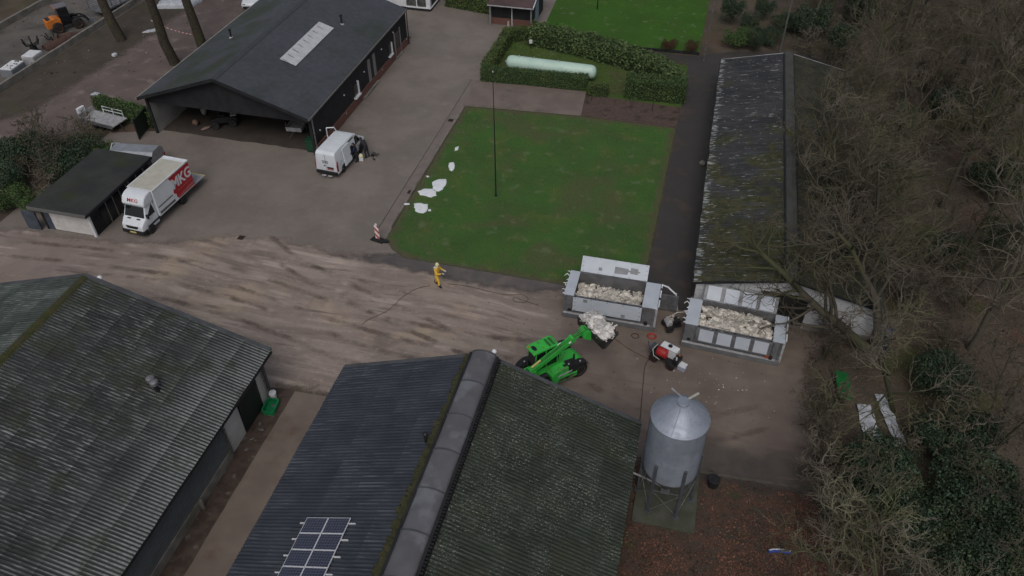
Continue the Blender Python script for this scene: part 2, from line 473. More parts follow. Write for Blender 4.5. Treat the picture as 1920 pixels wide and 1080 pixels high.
MT['trackpale'] = track_mat('dried_wheel_mark', (.38, .31, .26), (.44, .36, .31), .6)
wheel_paths = [([(-46, 33.6), (-36, 34.5), (-28, 34.6), (-20, 33.2), (-12, 32.5), (-4.5, 33.2)], 'd'), ([(-40, 31.6), (-32, 32.4), (-25, 31.7), (-18, 30.2), (-11, 29.7), (-6.6, 30.3)], 'd'),
               ([(-27.5, 38.6), (-24.5, 36.8), (-18, 34.4), (-11, 32.2)], 'd'), ([(-30.4, 38.6), (-27, 37.0), (-20, 35.6), (-12, 35.0), (-7, 34.6)], 'p'),
               ([(-44, 30.4), (-34, 30.9), (-27, 29.6), (-20, 28.1), (-16, 27.8)], 'p'), ([(-38, 35.2), (-30, 36.2), (-22, 36.0), (-14, 34.6), (-8, 33.6)], 'p'),
               ([(-3.6, 30.4), (-.5, 29.2), (3, 29.4), (6.4, 31.2)], 'd')]
for pth, kd in wheel_paths:
    for off in (0, 1.55):
        ribbon('wheel_mark', [(x + off * .25, y - off) for x, y in pth] if abs(pth[0][0] - pth[-1][0]) > 8 else [(x - off, y) for x, y in pth], .58, MT['trackdark' if kd == 'd' else 'trackpale'])
# lawns
def lawn_mat(name, a, b, y, dull, worn=False):
    n = NT(name, .9, spec=.15)
    c = n.mix(n.ramp(n.noise(.3, 5), .35, .65), a, b)
    c = n.mix(n.ramp(n.noise(.5, 7, .66), .50, .70, 0, .7), c, y)
    c = n.mix(n.ramp(n.noise(.20, 5, dist=.5), .48, .64, 0, .7), c, dull)
    c = n.mix(n.ramp(n.noise(1.0, 5), .58, .70, 0, .45), c, (.16, .21, .13))
    c = n.gain(c, n.ramp(n.noise(24, 3), .3, .7, .72, 1.28))
    if worn: c = n.mix(n.ramp(edge_of(n, .9, 1.1), .15, .75, .8, 0), c, (.105, .088, .058))
    n.color(c); n.bump(n.noise(30, 3), .8, .04)
    if worn: fade(n, -.06, .10, .10, 2.5)
    return n.m
MT['lawn'] = lawn_mat('lawn_grass', (.062, .136, .034), (.056, .116, .033), (.122, .138, .040), (.098, .100, .050), True)
MT['backlawn'] = lawn_mat('back_lawn_grass', (.048, .125, .018), (.044, .108, .017), (.068, .128, .018), (.05, .105, .022))
MT['rough'] = lawn_mat('rough_grass', (.075, .125, .032), (.062, .105, .028), (.105, .125, .042), (.085, .085, .042))
grid_sheet('lawn', [(-19.5, 40.1), (-18.6, 39.1), (-17.35, 38.45), (-12, 38.4), (-6.4, 38.3), (-1.42, 38.8), (-1.30, 60.15), (-9.4, 60.2), (-19.5, 59.5)], .006, MT['lawn'], .30, -.2)
sheet('enclosure_grass', [(-19.4, 64.6), (-9.5, 64.7), (-9.3, 63.3), (-6.2, 63.3), (-1.2, 63.8), (-1.2, 72.5), (-9, 74.5), (-19.2, 75.2)], .004, MT['rough'], .6, .1, 6)
sheet('back_lawn', [(-16.4, 74.9), (-9, 74.1), (-.5, 74.7), (-.2, 130), (-40, 130), (-40, 96), (-17, 96)], .008, MT['backlawn'], .8, .1, 8)
# grass blades standing up from the lawn, so that its surface and edges are not smooth
def grass(name, label, area, count, h, seed, mat, inside=None):
    g = np.random.default_rng(seed)
    x = g.uniform(area[0], area[1], count); y = g.uniform(area[2], area[3], count)
    if inside is not None:
        k = inside(x, y); x = x[k]; y = y[k]
    m = len(x); a = g.uniform(0, 2 * PI, m); w = g.uniform(.012, .03, m); hh = g.uniform(.4, 1, m) * h
    lx = g.normal(0, .5, m) * hh; ly = g.normal(0, .5, m) * hh
    v = np.zeros((m, 3, 3))
    v[:, 0] = np.stack([x - np.cos(a) * w, y - np.sin(a) * w, np.full(m, .004)], 1)
    v[:, 1] = np.stack([x + np.cos(a) * w, y + np.sin(a) * w, np.full(m, .004)], 1)
    v[:, 2] = np.stack([x + lx, y + ly, hh], 1)
    me = bpy.data.meshes.new(name)
    me.from_pydata(v.reshape(-1, 3), [], np.arange(3 * m).reshape(-1, 3).tolist())
    o = link(name, me, mat)
    return tag(o, label, 'grass', kind='stuff')
MT['blade'] = pm('grass_blade', (.068, .138, .036), (.104, .136, .040), .5, .7, island=.3, c3=(.096, .100, .050), s3=.25, lo3=.54, hi3=.7)
grass('grass', 'short green grass of the square lawn', (-19.4, -1.4, 38.5, 60.1), 60000, .07, 1, MT['blade'], lambda x, y: (x + 19.4) + (y - 38.5) > 2.1)
grass('grass', 'rough grass around the pale gas tank', (-19, -1.5, 64.8, 73), 16000, .12, 2, pm('rough_blade', (.08, .13, .036), (.105, .125, .042), .6, .8, island=.35))
# patio and mulch bed north of the lawn
MT['patio'] = pm('patio_paving', (.205, .165, .145), (.165, .132, .118), .6, .6, c3=(.12, .105, .09), s3=.8, lo3=.55, hi3=.75)
sheet('patio_paving', [(-19.85, 59.55), (-9.42, 60.25), (-9.75, 64.6), (-20.0, 64.5)], .012, MT['patio'], 1, 0)
MT['mulch'] = pm('mulch', (.078, .054, .046), (.105, .072, .060), 3, .95, lo=.4, hi=.6, c3=(.045, .035, .028), s3=1, bump=.6, bscale=14)
sheet('planting_bed', [(-9.4, 60.22), (-1.3, 60.12), (-1.25, 63.7), (-6.4, 63.95), (-9.6, 64.3)], .010, MT['mulch'], .5, .08, 11)
# asphalt path beside the long shed
MT['asphalt'] = pm('asphalt', (.054, .050, .047), (.044, .041, .039), .5, .75, c3=(.075, .060, .052), s3=.5, lo3=.5, hi3=.7, bump=.25, bscale=60)
sheet('path', [(-1.36, 38.0), (1.62, 37.7), (1.62, 69), (2.6, 72.6), (9, 74), (14, 76), (14, 78), (3, 76.2), (-1, 74.2), (-9, 74.0), (-9, 72.6), (-1.3, 72.0), (-1.25, 63.9)], .014, MT['asphalt'], .6, .10, 13)
# concrete strip and bare soil between the two poultry barns, apron by the silo
MT['slab'] = pm('slab_concrete', (.20, .16, .135), (.155, .122, .102), .45, .7, c3=(.12, .075, .055), s3=.5, lo3=.52, hi3=.72, bump=.2)
sheet('concrete_strip', [(-19.45, -5), (-15.2, -5), (-15.2, 25.95), (-19.45, 25.75)], .006, MT['slab'], 1, .04, 15)
MT['barestrip'] = pm('bare_soil', (.058, .040, .032), (.085, .062, .050), 1.6, .95, lo=.4, hi=.6, c3=(.13, .115, .10), s3=2.2, lo3=.58, hi3=.7, bump=.6, bscale=12)
sheet('bare_soil_strip', [(-20.9, -5), (-19.42, -5), (-19.42, 25.8), (-20.9, 25.7)], .010, MT['barestrip'], .6, .05, 17)
MT['apron'] = pm('dark_concrete', (.075, .064, .056), (.055, .050, .046), .5, .7, c3=(.11, .09, .075), s3=.4, lo3=.5, hi3=.7)
b = MB().box(3.15, 9.6, 25.62, 25.78, -.05, .08, Matrix.Rotation(math.radians(3.3), 4, 'Z') @ Matrix.Translation((1.5, -.2, 0)))
struct('apron_kerb', b, pm('dark_kerb', (.10, .088, .075), (.07, .064, .054), 2, .85), bevel=.015)
# silo slab
b = MB().box(.15, 3.15, 22.05, 26.0, -.1, .14)
struct('silo_slab', b, pm('mossy_slab', (.085, .088, .070), (.055, .062, .040), 1.2, .85, bump=.3), bevel=.02)
# reddish leaf litter at the bottom of the picture
MT['litter'] = pm('leaf_litter', (.085, .050, .038), (.058, .045, .034), 1.4, .95, lo=.4, hi=.6, c3=(.045, .055, .02), s3=.45, lo3=.56, hi3=.7, bump=.8, bscale=14)
grid_sheet('leaf_strewn_ground', [(-.3, 10), (14, 10), (13, 20), (10.8, 26.2), (9.4, 26.4), (3.2, 26.3), (-.3, 26)], -.006, fade_mat(MT['litter'], lo=-.3, hi=.5, amp=1.0))
def leaves(name, label, boxes, size, mat, seed, zmax=.05, cat='leaves'):
    g = np.random.default_rng(seed); V = []
    for (x0, x1, y0, y1, cnt) in boxes:
        if cnt < 0: cnt = -cnt; c = np.stack([g.normal(x0, x1, cnt), np.minimum(g.normal(y0, y1, cnt), 25.5), g.uniform(.005, zmax, cnt)], 1)
        else: c = np.stack([g.uniform(x0, x1, cnt), g.uniform(y0, y1, cnt), g.uniform(.005, zmax, cnt)], 1)
        a = g.uniform(0, 2 * PI, cnt); s = g.uniform(.5, 1.2, cnt) * size
        dx = np.stack([np.cos(a) * s, np.sin(a) * s, g.normal(0, .25, cnt) * s], 1)
        dy = np.stack([-np.sin(a) * s * .6, np.cos(a) * s * .6, g.normal(0, .25, cnt) * s], 1)
        V.append(np.stack([c - dx, c - dy, c + dx, c + dy], 1))
    v = np.concatenate(V); m = len(v)
    me = bpy.data.meshes.new(name)
    me.from_pydata(v.reshape(-1, 3), [], np.arange(4 * m).reshape(-1, 4).tolist())
    return tag(link(name, me, mat), label, cat, kind='stuff')
MT['leaf_dead'] = pm('dead_leaf', (.15, .070, .045), (.09, .045, .032), .7, .8, island=.6)
leaves('fallen_leaves', 'reddish fallen leaves strewn around the silo slab', [(-.2, 10, 14, 25.4, 4500)] + [(q[0], q[1], q[2], q[3], -900) for q in ((6.6, 1.2, 23.0, 1.0), (7.8, 1.0, 21.6, 1.0), (5.2, .9, 20.4, 1.2), (8.6, .7, 24.2, .9), (3.4, .9, 19.0, 1.0), (6.6, 1.6, 19.6, 1.2), (1.4, .8, 20.2, .9), (9.3, .5, 22.6, 1.6))], .055, MT['leaf_dead'], 5)
leaves('fallen_leaves', 'brown fallen leaves covering the floor of the bare wood', [(8.5, 36, 20, 100, 60000)], .07, pm('dead_leaf_brown', (.115, .088, .066), (.085, .064, .048), .3, .9, island=.55, c3=(.13, .06, .045), s3=.12), 6)

# left background: dirt road, verge, concrete pad
MT['dirtroad'] = fade_mat(pm('dirt_road', (.150, .116, .106), (.118, .092, .084), .5, .75, c3=(.22, .18, .165), s3=.6, lo3=.55, hi3=.72, bump=.3), lo=-.5, hi=1.0, amp=1.6, scale=.5)
grid_sheet('dirt_road', [(-70, 36), (-60, 45), (-56.5, 50), (-55.6, 62), (-55.5, 90), (-42, 90), (-43.4, 71), (-43.6, 52), (-47, 51), (-50, 48), (-56, 40), (-60, 33), (-75, 30)], -.003, MT['dirtroad'], .6, -1.2)
MT['verge'] = pm('verge', (.058, .048, .036), (.080, .064, .052), .7, .9, c3=(.056, .060, .030), s3=.35, lo3=.56, hi3=.70, bump=.5)
sheet('verge', [(-61.3, 30), (-54, 48), (-53, 62), (-53, 90), (-61.3, 90)], -.008, MT['verge'], .7, .25, 25)
MT['pad'] = pm('pad_concrete', (.135, .122, .110), (.095, .086, .078), .4, .7, c3=(.065, .058, .048), s3=.5, lo3=.5, hi3=.7)
sheet('concrete_pad', [(-71, 45), (-61.4, 45), (-60.4, 110), (-71, 110)], .004, MT['pad'], 1, 0)
# paving joint line and edging beside the lawn
MT['gutter'] = pm('gutter_bricks', (.205, .172, .154), (.17, .143, .13), 1.5, .6)
sheet('gutter_strip', [(-20.42, 40.3), (-19.72, 39.9), (-19.82, 64.5), (-20.42, 64.5)], .002, MT['gutter'], 1, .02, 27)
MT['joint'] = pm('dark_joint', (.045, .04, .038), None, rough=.9)
sheet('gutter_joint', [(-20.47, 40.4), (-20.42, 40.4), (-20.42, 64.5), (-20.47, 64.5)], .006, MT['joint'], 1, .01, 29)
ke = MB()
y = 40.15
while y < 59.4:
    ke.box(-19.72, -19.62, y, y + .985, -.05, .028 + rnd.uniform(-.006, .006)); y += 1.0
struct('lawn_kerb', ke, MT['concrete'])

# ------------------------------------------------------------------ buildings
def corr_mesh(name, waves=5, pitch=.177, length=1.6, amp=.024, steps=4, lift=.018):
    m = MB(); nx = waves * steps + 1
    W = waves * pitch
    for j, yy in enumerate((0, length)):
        for i in range(nx):
            x = -W / 2 + W * i / (nx - 1)
            m.v.append((x, yy, amp * math.cos(2 * PI * i / steps) + (lift if j == 0 else 0)))
    for i in range(nx - 1):
        m.f.append((i, i + 1, nx + i + 1, nx + i))
    o = len(m.v)           # a lip at the lower edge gives the sheet its thickness
    for i in range(nx):
        x, yy, z = m.v[i]; m.v.append((x, .004, z - .016))
    for i in range(nx - 1): m.f.append((o + i, o + i + 1, i + 1, i))
    me = m.mesh(name, smooth=60, fix=False)
    return me

def lay_sheets(parent, xe, ze, xr, zr, y0, y1, mesh, mat, rows, W, jitter=.006, name='roof_sheet'):
    """corrugated sheets from eave (xe,ze) to ridge (xr,zr), columns along Y from y1 backwards"""
    s = Vector((xr - xe, 0, zr - ze)); L = s.length; s.normalize()
    X = Vector((0, 1, 0)) if s.x < 0 else Vector((0, -1, 0))
    Z = X.cross(s)
    R = Matrix((X, s, Z)).transposed().to_4x4()
    pitch = L / rows
    cols = int(round((y1 - y0) / W))
    if not mesh.materials: mesh.materials.append(mat)
    for r in range(rows):
        for c in range(cols):
            o = bpy.data.objects.new(name, mesh)
            COL.objects.link(o); o.parent = parent
            p = Vector((xe, 0, ze)) + s * (pitch * r - .04 + rnd.uniform(-jitter, jitter) * 2) + Z * (.03 + rnd.uniform(0, .004))
            p.y = y1 - W * (c + .5)
            o.matrix_basis = Matrix.Translation(p) @ R @ Matrix.Rotation(rnd.uniform(-.002, .002), 4, 'Z')

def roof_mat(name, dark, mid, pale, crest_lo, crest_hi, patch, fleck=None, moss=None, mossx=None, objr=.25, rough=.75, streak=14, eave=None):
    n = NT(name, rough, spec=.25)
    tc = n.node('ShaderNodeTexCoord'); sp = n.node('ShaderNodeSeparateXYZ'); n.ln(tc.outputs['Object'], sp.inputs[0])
    crest = n.ramp(sp.outputs[2], crest_lo, crest_hi)  # pale tint goes on the crests, troughs stay dark, by sheet height
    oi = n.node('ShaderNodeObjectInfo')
    pale_amt = n.ramp(n.noise(.4, 5, .6), .32, .66, .25, 1)
    pale_amt = n.math('MULTIPLY', pale_amt, n.ramp(n.noise(streak * .1, 5, .7, 0, n.vec((1.1, 9, 1))), .44, .60, .06, 1))
    pale_amt = n.math('MULTIPLY', pale_amt, n.ramp(oi.outputs['Random'], 0, 1, 1 - patch, 1))
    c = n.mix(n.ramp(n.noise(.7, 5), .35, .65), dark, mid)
    if eave is not None:
        ex = n.node('ShaderNodeSeparateXYZ'); n.ln(n.pos(), ex.inputs[0])
        pale_amt = n.math('MAXIMUM', pale_amt, n.math('MULTIPLY', n.ramp(n.math('ADD', ex.outputs[0], n.math('MULTIPLY', n.noise(.35, 4), 3)), eave - 1.8, eave + 1.0, 0, .85), n.ramp(n.noise(5, 3), .3, .6, .6, 1)))  # pale tint raised towards the eave
    c = n.mix(n.math('MULTIPLY', crest, pale_amt), c, pale)
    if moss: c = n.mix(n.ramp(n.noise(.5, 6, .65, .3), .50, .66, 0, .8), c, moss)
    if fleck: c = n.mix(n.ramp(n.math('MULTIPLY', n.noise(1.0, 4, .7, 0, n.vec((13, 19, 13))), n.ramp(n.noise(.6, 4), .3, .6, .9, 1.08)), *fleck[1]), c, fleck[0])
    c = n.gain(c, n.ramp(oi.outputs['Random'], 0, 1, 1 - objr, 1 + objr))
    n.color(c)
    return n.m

PI2 = .885
# --- left poultry barn
LB = thing('poultry_barn', 'weathered grey corrugated poultry barn with pale streaked sheets, nearest on the left', 'barn', (-30.1, 15, 0))
def P_(mb): return mb      # meshes below are written in world metres and shifted to the thing
def wpart(name, mb, mat, parent, **k):
    o = mb.build(name, mat, parent, **k)
    loc = parent.matrix_basis.translation if parent.parent is None else Vector((0, 0, 0))
    o.location = -parent.location if parent.parent is None else (0, 0, 0)
    return o
xr, zr, ze, xe = -30.15, 6.6, 3.42, -20.02
y0, y1 = 5.0, 25.4
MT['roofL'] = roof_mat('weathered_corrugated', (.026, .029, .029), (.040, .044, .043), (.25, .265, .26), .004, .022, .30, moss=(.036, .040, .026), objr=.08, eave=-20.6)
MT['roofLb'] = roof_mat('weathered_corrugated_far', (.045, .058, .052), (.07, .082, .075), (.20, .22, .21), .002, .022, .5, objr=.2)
shL = corr_mesh('corrugated_sheet', length=10.62 / 7 + .12)
base = wpart('roof', MB().prism([(-40.2, ze - .1), (xr, zr - .1), (xe - .04, ze - .1), (xe - .04, ze - .03), (xr, zr - .03), (-40.2, ze - .03)], 'y', -6, y1 - .03), MT['darkinside'], LB)
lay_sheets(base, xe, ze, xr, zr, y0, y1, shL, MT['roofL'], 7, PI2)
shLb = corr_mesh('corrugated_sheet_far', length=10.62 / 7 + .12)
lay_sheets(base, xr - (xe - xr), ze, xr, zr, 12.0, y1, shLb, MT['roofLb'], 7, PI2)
MT['mossridge'] = pm('mossy_ridge', (.035, .045, .014), (.060, .055, .022), 2.5, .95, c3=(.05, .045, .03), s3=1, bump=.9, bscale=9, bdist=.06)
rc = MB(); yy = y1
k = 0
while yy > 5:
    a = .30 + rnd.uniform(-.02, .02)
    pts = [(xr - a, zr - .07), (xr - .16, zr + .06), (xr, zr + .11), (xr + .16, zr + .06), (xr + a, zr - .07), (xr, zr + .02)]
    q = MB().prism(pts, 'y', yy - .9, yy + .03)
    o = wpart('ridge_cap', q, MT['mossridge'], LB, bevel=.015); yy -= .89
# verge board on the gable, gutter at the eave
MT['vergeboard'] = pm('grey_verge', (.085, .09, .098), (.06, .064, .07), 1.2, .6)
sl_ = math.atan2(zr - ze, xe - xr)
for sgn in (1, -1):
    q = MB().prism([(xr, zr - .03), (xr + sgn * 10.13, ze - .03), (xr + sgn * 10.13, ze + .10), (xr, zr + .10)], 'y', y1 - .02, y1 + .22)
    wpart('verge_board', q, MT['vergeboard'], LB, bevel=.01)
wpart('gutter', MB().box(xe - .10, xe + .08, -6, y1 + .1, ze - .16, ze - .05), pm('gutter_black', (.015, .016, .018), None, rough=.4), LB, bevel=.02)
wx = -20.66
wallmat = pm('white_rendered_wall', (.46, .46, .45), (.38, .38, .36), .7, .8, c3=(.28, .25, .16), s3=1.1, lo3=.62, hi3=.8)
MT['renderwall'] = wallmat
wpart('wall', MB().box(-39.7, -39.5, -6, 25.2, 0, 3.5), MT['renderwall'], LB)
wpart('wall', MB().prism([(-39.7, 0), (wx, 0), (wx, 3.3), (xr, zr - .15), (-39.7, 3.4)], 'y', 25.05, 25.25), MT['renderwall'], LB, label='gable end wall')
wpart('wall', MB().box(wx - .2, wx, -6, 25.05, .0, 3.3), MT['bluegrey'], LB)
wpart('corner_panel', MB().box(wx, wx + .03, 24.35, 25.2, .05, 3.3), MT['renderwall'], LB)
wpart('corner_post', MB().box(wx + .03, wx + .10, 25.05, 25.25, 0, 3.3), MT['vergeboard'], LB)
wpart('downpipe', MB().tube([(wx + .14, 24.85, 3.25), (wx + .14, 24.85, .1)], .05, 10), MT['rim'], LB)
wpart('sliding_door', MB().box(wx, wx + .06, 22.45, 24.3, .05, 3.1), pm('dark_green_door', (.010, .018, .015), (.016, .022, .019), 2, .6), LB, bevel=.01)
wpart('white_door', MB().box(wx, wx + .05, 20.95, 22.35, .05, 3.1), pm('white_door_paint', (.50, .50, .50), (.42, .42, .41), .8, .7, c3=(.33, .28, .10), s3=1.4, lo3=.6, hi3=.75), LB, bevel=.01)
wpart('door_post', MB().box(wx, wx + .14, 20.82, 20.94, 0, 3.25), MT['rim'], LB)
# ventilation louvre: ribbed dark panel along the rest of the wall
lv = MB(); R = 13
prof = []
for i in range(R):
    z0 = .62 + i * .2
    prof += [(wx + .02, z0), (wx + .10, z0 + .05), (wx + .10, z0 + .14), (wx + .02, z0 + .19)]
for i in range(R):
    z0 = .62 + i * .2
    q = MB().prism([(wx - .01, z0), (wx + .11, z0 + .04), (wx + .11, z0 + .11), (wx - .01, z0 + .165)], 'y', -6, 20.8)
    wpart('louvre_slat', q, pm('louvre_grey', (.105, .118, .124), (.082, .092, .097), .8, .5) if i == 0 else bpy.data.materials['louvre_grey'], LB)
wpart('plinth', MB().box(wx, wx + .16, -6, 20.8, 0, .60), MT['concrete'], LB, bevel=.02)
for yy in (17.6, 12.0): wpart('wall_bracket', MB().box(wx + .16, wx + .34, yy, yy + .12, .0, .7), MT['concrete'], LB, bevel=.01)
# twin ventilation cowls on the slope
vp = thing('roof_vent', 'twin grey ventilation cowls on the streaked grey roof', 'vent', (-23.5, 20.75, 4.45))
for dx, dy in ((-.22, .12), (.1, -.05)):
    MB().tube([(dx, dy, 0), (dx, dy, .62)], .11, 12).build('pipe', MT['blackplastic'], vp, smooth=40)
    MB().lathe([(.12, .55), (.21, .60), (.21, .78), (.10, .86)], 14, Matrix.Translation((dx, dy, 0))).build('cowl', MT['steel'], vp, smooth=40)
MB().prism([(-.6, -.1), (.55, -.42), (.55, -.36), (-.6, -.04)], 'y', -.4, .4).build('flashing', MT['vergeboard'], vp)
tag(MB().blob((-29.55, 25.75, 6.35), (.16, .16, .16), 10, 6).build('floodlight', MT['white'], None, smooth=60), 'small white floodlight at the apex of the streaked grey barn', 'lamp')

# --- middle poultry barn: blue-grey slope, mossy green slope, arched ridge light
CB = thing('poultry_barn', 'poultry barn with a dark blue slope, a mossy slope and an arched ridge light', 'barn', (-7.95, 15, 0))
cx, czr, cze, cxl, cxr2 = -8.0, 6.25, 3.4, -15.7, -.15
cy0, cy1 = 7.5, 25.28
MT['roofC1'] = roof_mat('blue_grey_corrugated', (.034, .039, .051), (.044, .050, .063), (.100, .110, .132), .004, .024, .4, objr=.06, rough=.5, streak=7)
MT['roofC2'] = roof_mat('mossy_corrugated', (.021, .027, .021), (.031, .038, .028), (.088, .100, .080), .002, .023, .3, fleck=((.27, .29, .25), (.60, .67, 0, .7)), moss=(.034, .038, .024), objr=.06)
rb = wpart('roof', MB().prism([(cxl + .04, cze - .1), (cx, czr - .1), (cxr2 - .04, cze - .1), (cxr2 - .04, cze - .03), (cx, czr - .03), (cxl + .04, cze - .03)], 'y', -6, cy1 - .03), MT['darkinside'], CB)
Lc = math.hypot(7.7 - .7, czr - cze)
s1 = corr_mesh('corrugated_sheet_blue', length=Lc / 5 + .12)
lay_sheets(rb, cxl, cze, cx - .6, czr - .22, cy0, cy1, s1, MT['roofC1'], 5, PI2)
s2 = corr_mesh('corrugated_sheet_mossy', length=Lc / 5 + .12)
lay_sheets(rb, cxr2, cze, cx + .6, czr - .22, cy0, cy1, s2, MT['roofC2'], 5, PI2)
wpart('wall', MB().box(-15.3, -15.1, -6, 25.0, 0, 3.3), MT['renderwall'], CB)
wpart('wall', MB().box(-.75, -.55, -6, 25.0, 0, 3.3), MT['renderwall'], CB)
wpart('wall', MB().prism([(-15.3, 0), (-.55, 0), (-.55, 3.3), (cx, czr - .15), (-15.3, 3.3)], 'y', 24.85, 25.05), MT['renderwall'], CB, label='gable end wall')
for sgn, xx in ((-1, cxl), (1, cxr2)):
    q = MB().prism([(cx + sgn * .6, czr - .24), (xx, cze - .03), (xx, cze + .09), (cx + sgn * .6, czr - .12)], 'y', cy1 - .02, cy1 + .16)
    wpart('verge_board', q, MT['vergeboard'], CB, bevel=.01)
MT['dome'] = pm('grey_ridge_light', (.125, .125, .138), (.105, .10, .108), .9, .30, c3=(.17, .175, .19), s3=.7, lo3=.52, hi3=.66, spec=.5)
arc = []
for i in range(11):
    t = PI * (i / 10)
    arc.append((cx - .60 * math.cos(t), czr - .02 + .30 * math.sin(t)))
arc2 = [(x * 1.0, z - .03) for x, z in arc][::-1]
yy = cy1 + .1; k = 0
while yy > 6:
    up = .012 * (k % 2)
    q = MB().prism([(x, z + up) for x, z in arc] + arc2, 'y', yy - 2.02, yy)
    wpart('ridge_light_panel', q, MT['dome'], CB, smooth=30)
    q = MB().prism([(x * 1.0 + (x - cx) * .03, z + .02 + up) for x, z in arc] + arc2, 'y', yy - .05, yy + .02)
    wpart('joint_strip', q, MT['vergeboard'], CB)
    yy -= 2.0; k += 1
MT['mossedge'] = pm('yellow_moss', (.040, .042, .018), (.056, .053, .026), 3, .95, c3=(.024, .024, .014), s3=2, bump=.9, bscale=11, bdist=.05)
ms = MB(); y = 6.0
while y < cy1:
    w = .16 + .10 * mnoise.noise(Vector((y * .7, 0, 0))) + .03 * math.sin(y * 7)
    wl = .1 + .35 * max(0, 1 - abs(y - 15) / 12)
    ms.box(cx - .72 - max(.06, w) - wl * rnd.uniform(.2, .6), cx - .60, y, y + .13, czr - .30 - .12, czr - .14 + rnd.uniform(-.02, .02)); y += .118
wpart('moss_edge', ms, MT['mossedge'], CB, bevel=.02)['kind'] = 'stuff'
for sgn in (-1, 1):
    wpart('upstand', MB().box(cx + sgn * .66 - .06, cx + sgn * .66 + .06, 5, cy1 + .1, czr - .25, czr + .02), MT['darktimber'], CB, bevel=.01)
cm = MB(); y = 6.0
while y < cy1:
    cm.box(cx + .70, cx + .84, y, y + .09, czr - .28, czr - .02 + rnd.uniform(-.02, .03)); y += .16
wpart('vent_comb', cm, MT['blackplastic'], CB)['kind'] = 'stuff'
o = MB().blob((0, 0, .1), (.13, .13, .13), 10, 6).build('floodlight', MT['white'], None, smooth=60); o.location = (-7.55, 25.55, 6.28)
tag(o, 'small white floodlight at the end of the arched ridge light', 'lamp')
pv = thing('roof_vent', 'thin dark vent pipe on the dark blue slope beside the ridge light', 'vent', (-9.15, 20.0, 5.72))
MB().tube([(0, 0, -.1), (0, 0, .62)], .075, 10).build('pipe', MT['blackplastic'], pv, smooth=40)
MB().lathe([(.06, .58), (.12, .62), (.12, .74), (.05, .80)], 12).build('cowl', MT['blackplastic'], pv, smooth=40)
MB().box(-.28, .28, -.3, .3, -.05, .02, Matrix.Rotation(math.radians(-20.5), 4, 'Y')).build('flashing', MT['palesteel'], pv)
# solar array
slope = math.atan2(czr - .22 - cze, (cx - .6) - cxl)
sa = thing('solar_array', 'solar panels in two columns on the dark blue roof slope', 'solar panels', (-13.2, 16.0, 0))
zroof = lambda x: cze + (x - cxl) * math.tan(slope)
sa.location.z = zroof(-13.2) + .10
sa.rotation_euler = (0, -slope, 0)
n = NT('solar_cells', .12, spec=.5)
tc = n.node('ShaderNodeTexCoord')
br = n.node('ShaderNodeTexBrick', offset=0.0); br.inputs['Scale'].default_value = 1; br.inputs['Brick Width'].default_value = .135; br.inputs['Row Height'].default_value = .125
br.inputs['Mortar Size'].default_value = .006; br.inputs['Color1'].default_value = (.030, .034, .062, 1); br.inputs['Color2'].default_value = (.036, .040, .070, 1); br.inputs['Mortar'].default_value = (.14, .145, .19, 1)
n.ln(tc.outputs['Object'], br.inputs['Vector']); n.color(br.outputs[0])
MT['cells'] = n.m
PW, PH = 1.13, .77
MT['panelframe'] = pm('pale_frame', (.62, .63, .66), None, rough=.4)
for i in range(7):
    for j in range(2):
        pn = MB().box(0, PW - .012, -PH + .012, 0, 0, .035).build('panel', MT['panelframe'], sa, bevel=.004)
        pn.location = (j * PW, -i * PH, .02)
        cl = MB().box(.028, PW - .040, -PH + .040, -.028, .03, .039).build('cells', MT['cells'], pn)
    MB().box(-.28, 2 * PW + .3, -i * PH - .24 - .022, -i * PH - .24 + .022, -.05, .015).build('rail', MT['panelframe'], sa)

# --- long mossy shed on the right
LS = thing('long_shed', 'long low shed with a dark mossy corrugated roof beside the asphalt path', 'shed', (7.05, 53, 0))
sx0, sxr, sx1, sze, szr, sy0, sy1 = 1.55, 7.05, 12.45, 2.5, 3.72, 37.62, 68.5
n = NT('mossy_shed_roof', .8, spec=.25)
c = n.mix(n.ramp(n.noise(.35, 5), .38, .62), (.030, .032, .036), (.046, .047, .050))
sv = n.vec((.8, 5.0, 1))
sxyz = n.node('ShaderNodeSeparateXYZ'); n.ln(n.pos(), sxyz.inputs[0])
mossy = n.math('ADD', n.noise(.45, 6, .65, .3), n.ramp(sxyz.outputs[1], 62, 46, -.12, .10))
c = n.mix(n.ramp(mossy, .46, .62, 0, .85), c, n.mix(n.ramp(n.noise(2.2, 5), .4, .6), (.034, .040, .014), (.066, .062, .024)))
wl = n.math('ADD', n.noise(1.8, 5, .7, 0, sv), n.ramp(sxyz.outputs[0], 2.2, 1.6, 0, .10))
c = n.mix(n.ramp(wl, .60, .66, 0, .85), c, (.34, .36, .36))
c = n.mix(n.ramp(n.noise(1.1, 5, .65, 0, n.vec((.5, 6, 1))), .5, .66, 0, .55), c, (.085, .088, .092))
oi = n.node('ShaderNodeObjectInfo'); c = n.gain(c, n.ramp(oi.outputs['Random'], 0, 1, .93, 1.07))
n.color(c); MT['roofS'] = n.m
rs = wpart('roof', MB().prism([(sx0 + .04, sze - .1), (sxr, szr - .1), (sx1 - .04, sze - .1), (sx1 - .04, sze - .03), (sxr, szr - .03), (sx0 + .04, sze - .03)], 'y', sy0 + .02, sy1 - .02), MT['darkinside'], LS)
Ls = math.hypot(5.1, 1.15)
s3 = corr_mesh('corrugated_sheet_shed', length=Ls / 3 + .12)
lay_sheets(rs, sx0, sze, sxr - .4, szr - .1, sy0, sy1, s3, MT['roofS'], 3, PI2, jitter=.02)
s4 = corr_mesh('corrugated_sheet_right_slope', length=Ls / 3 + .12)  # sheet for the right slope, browner and mossier than the left
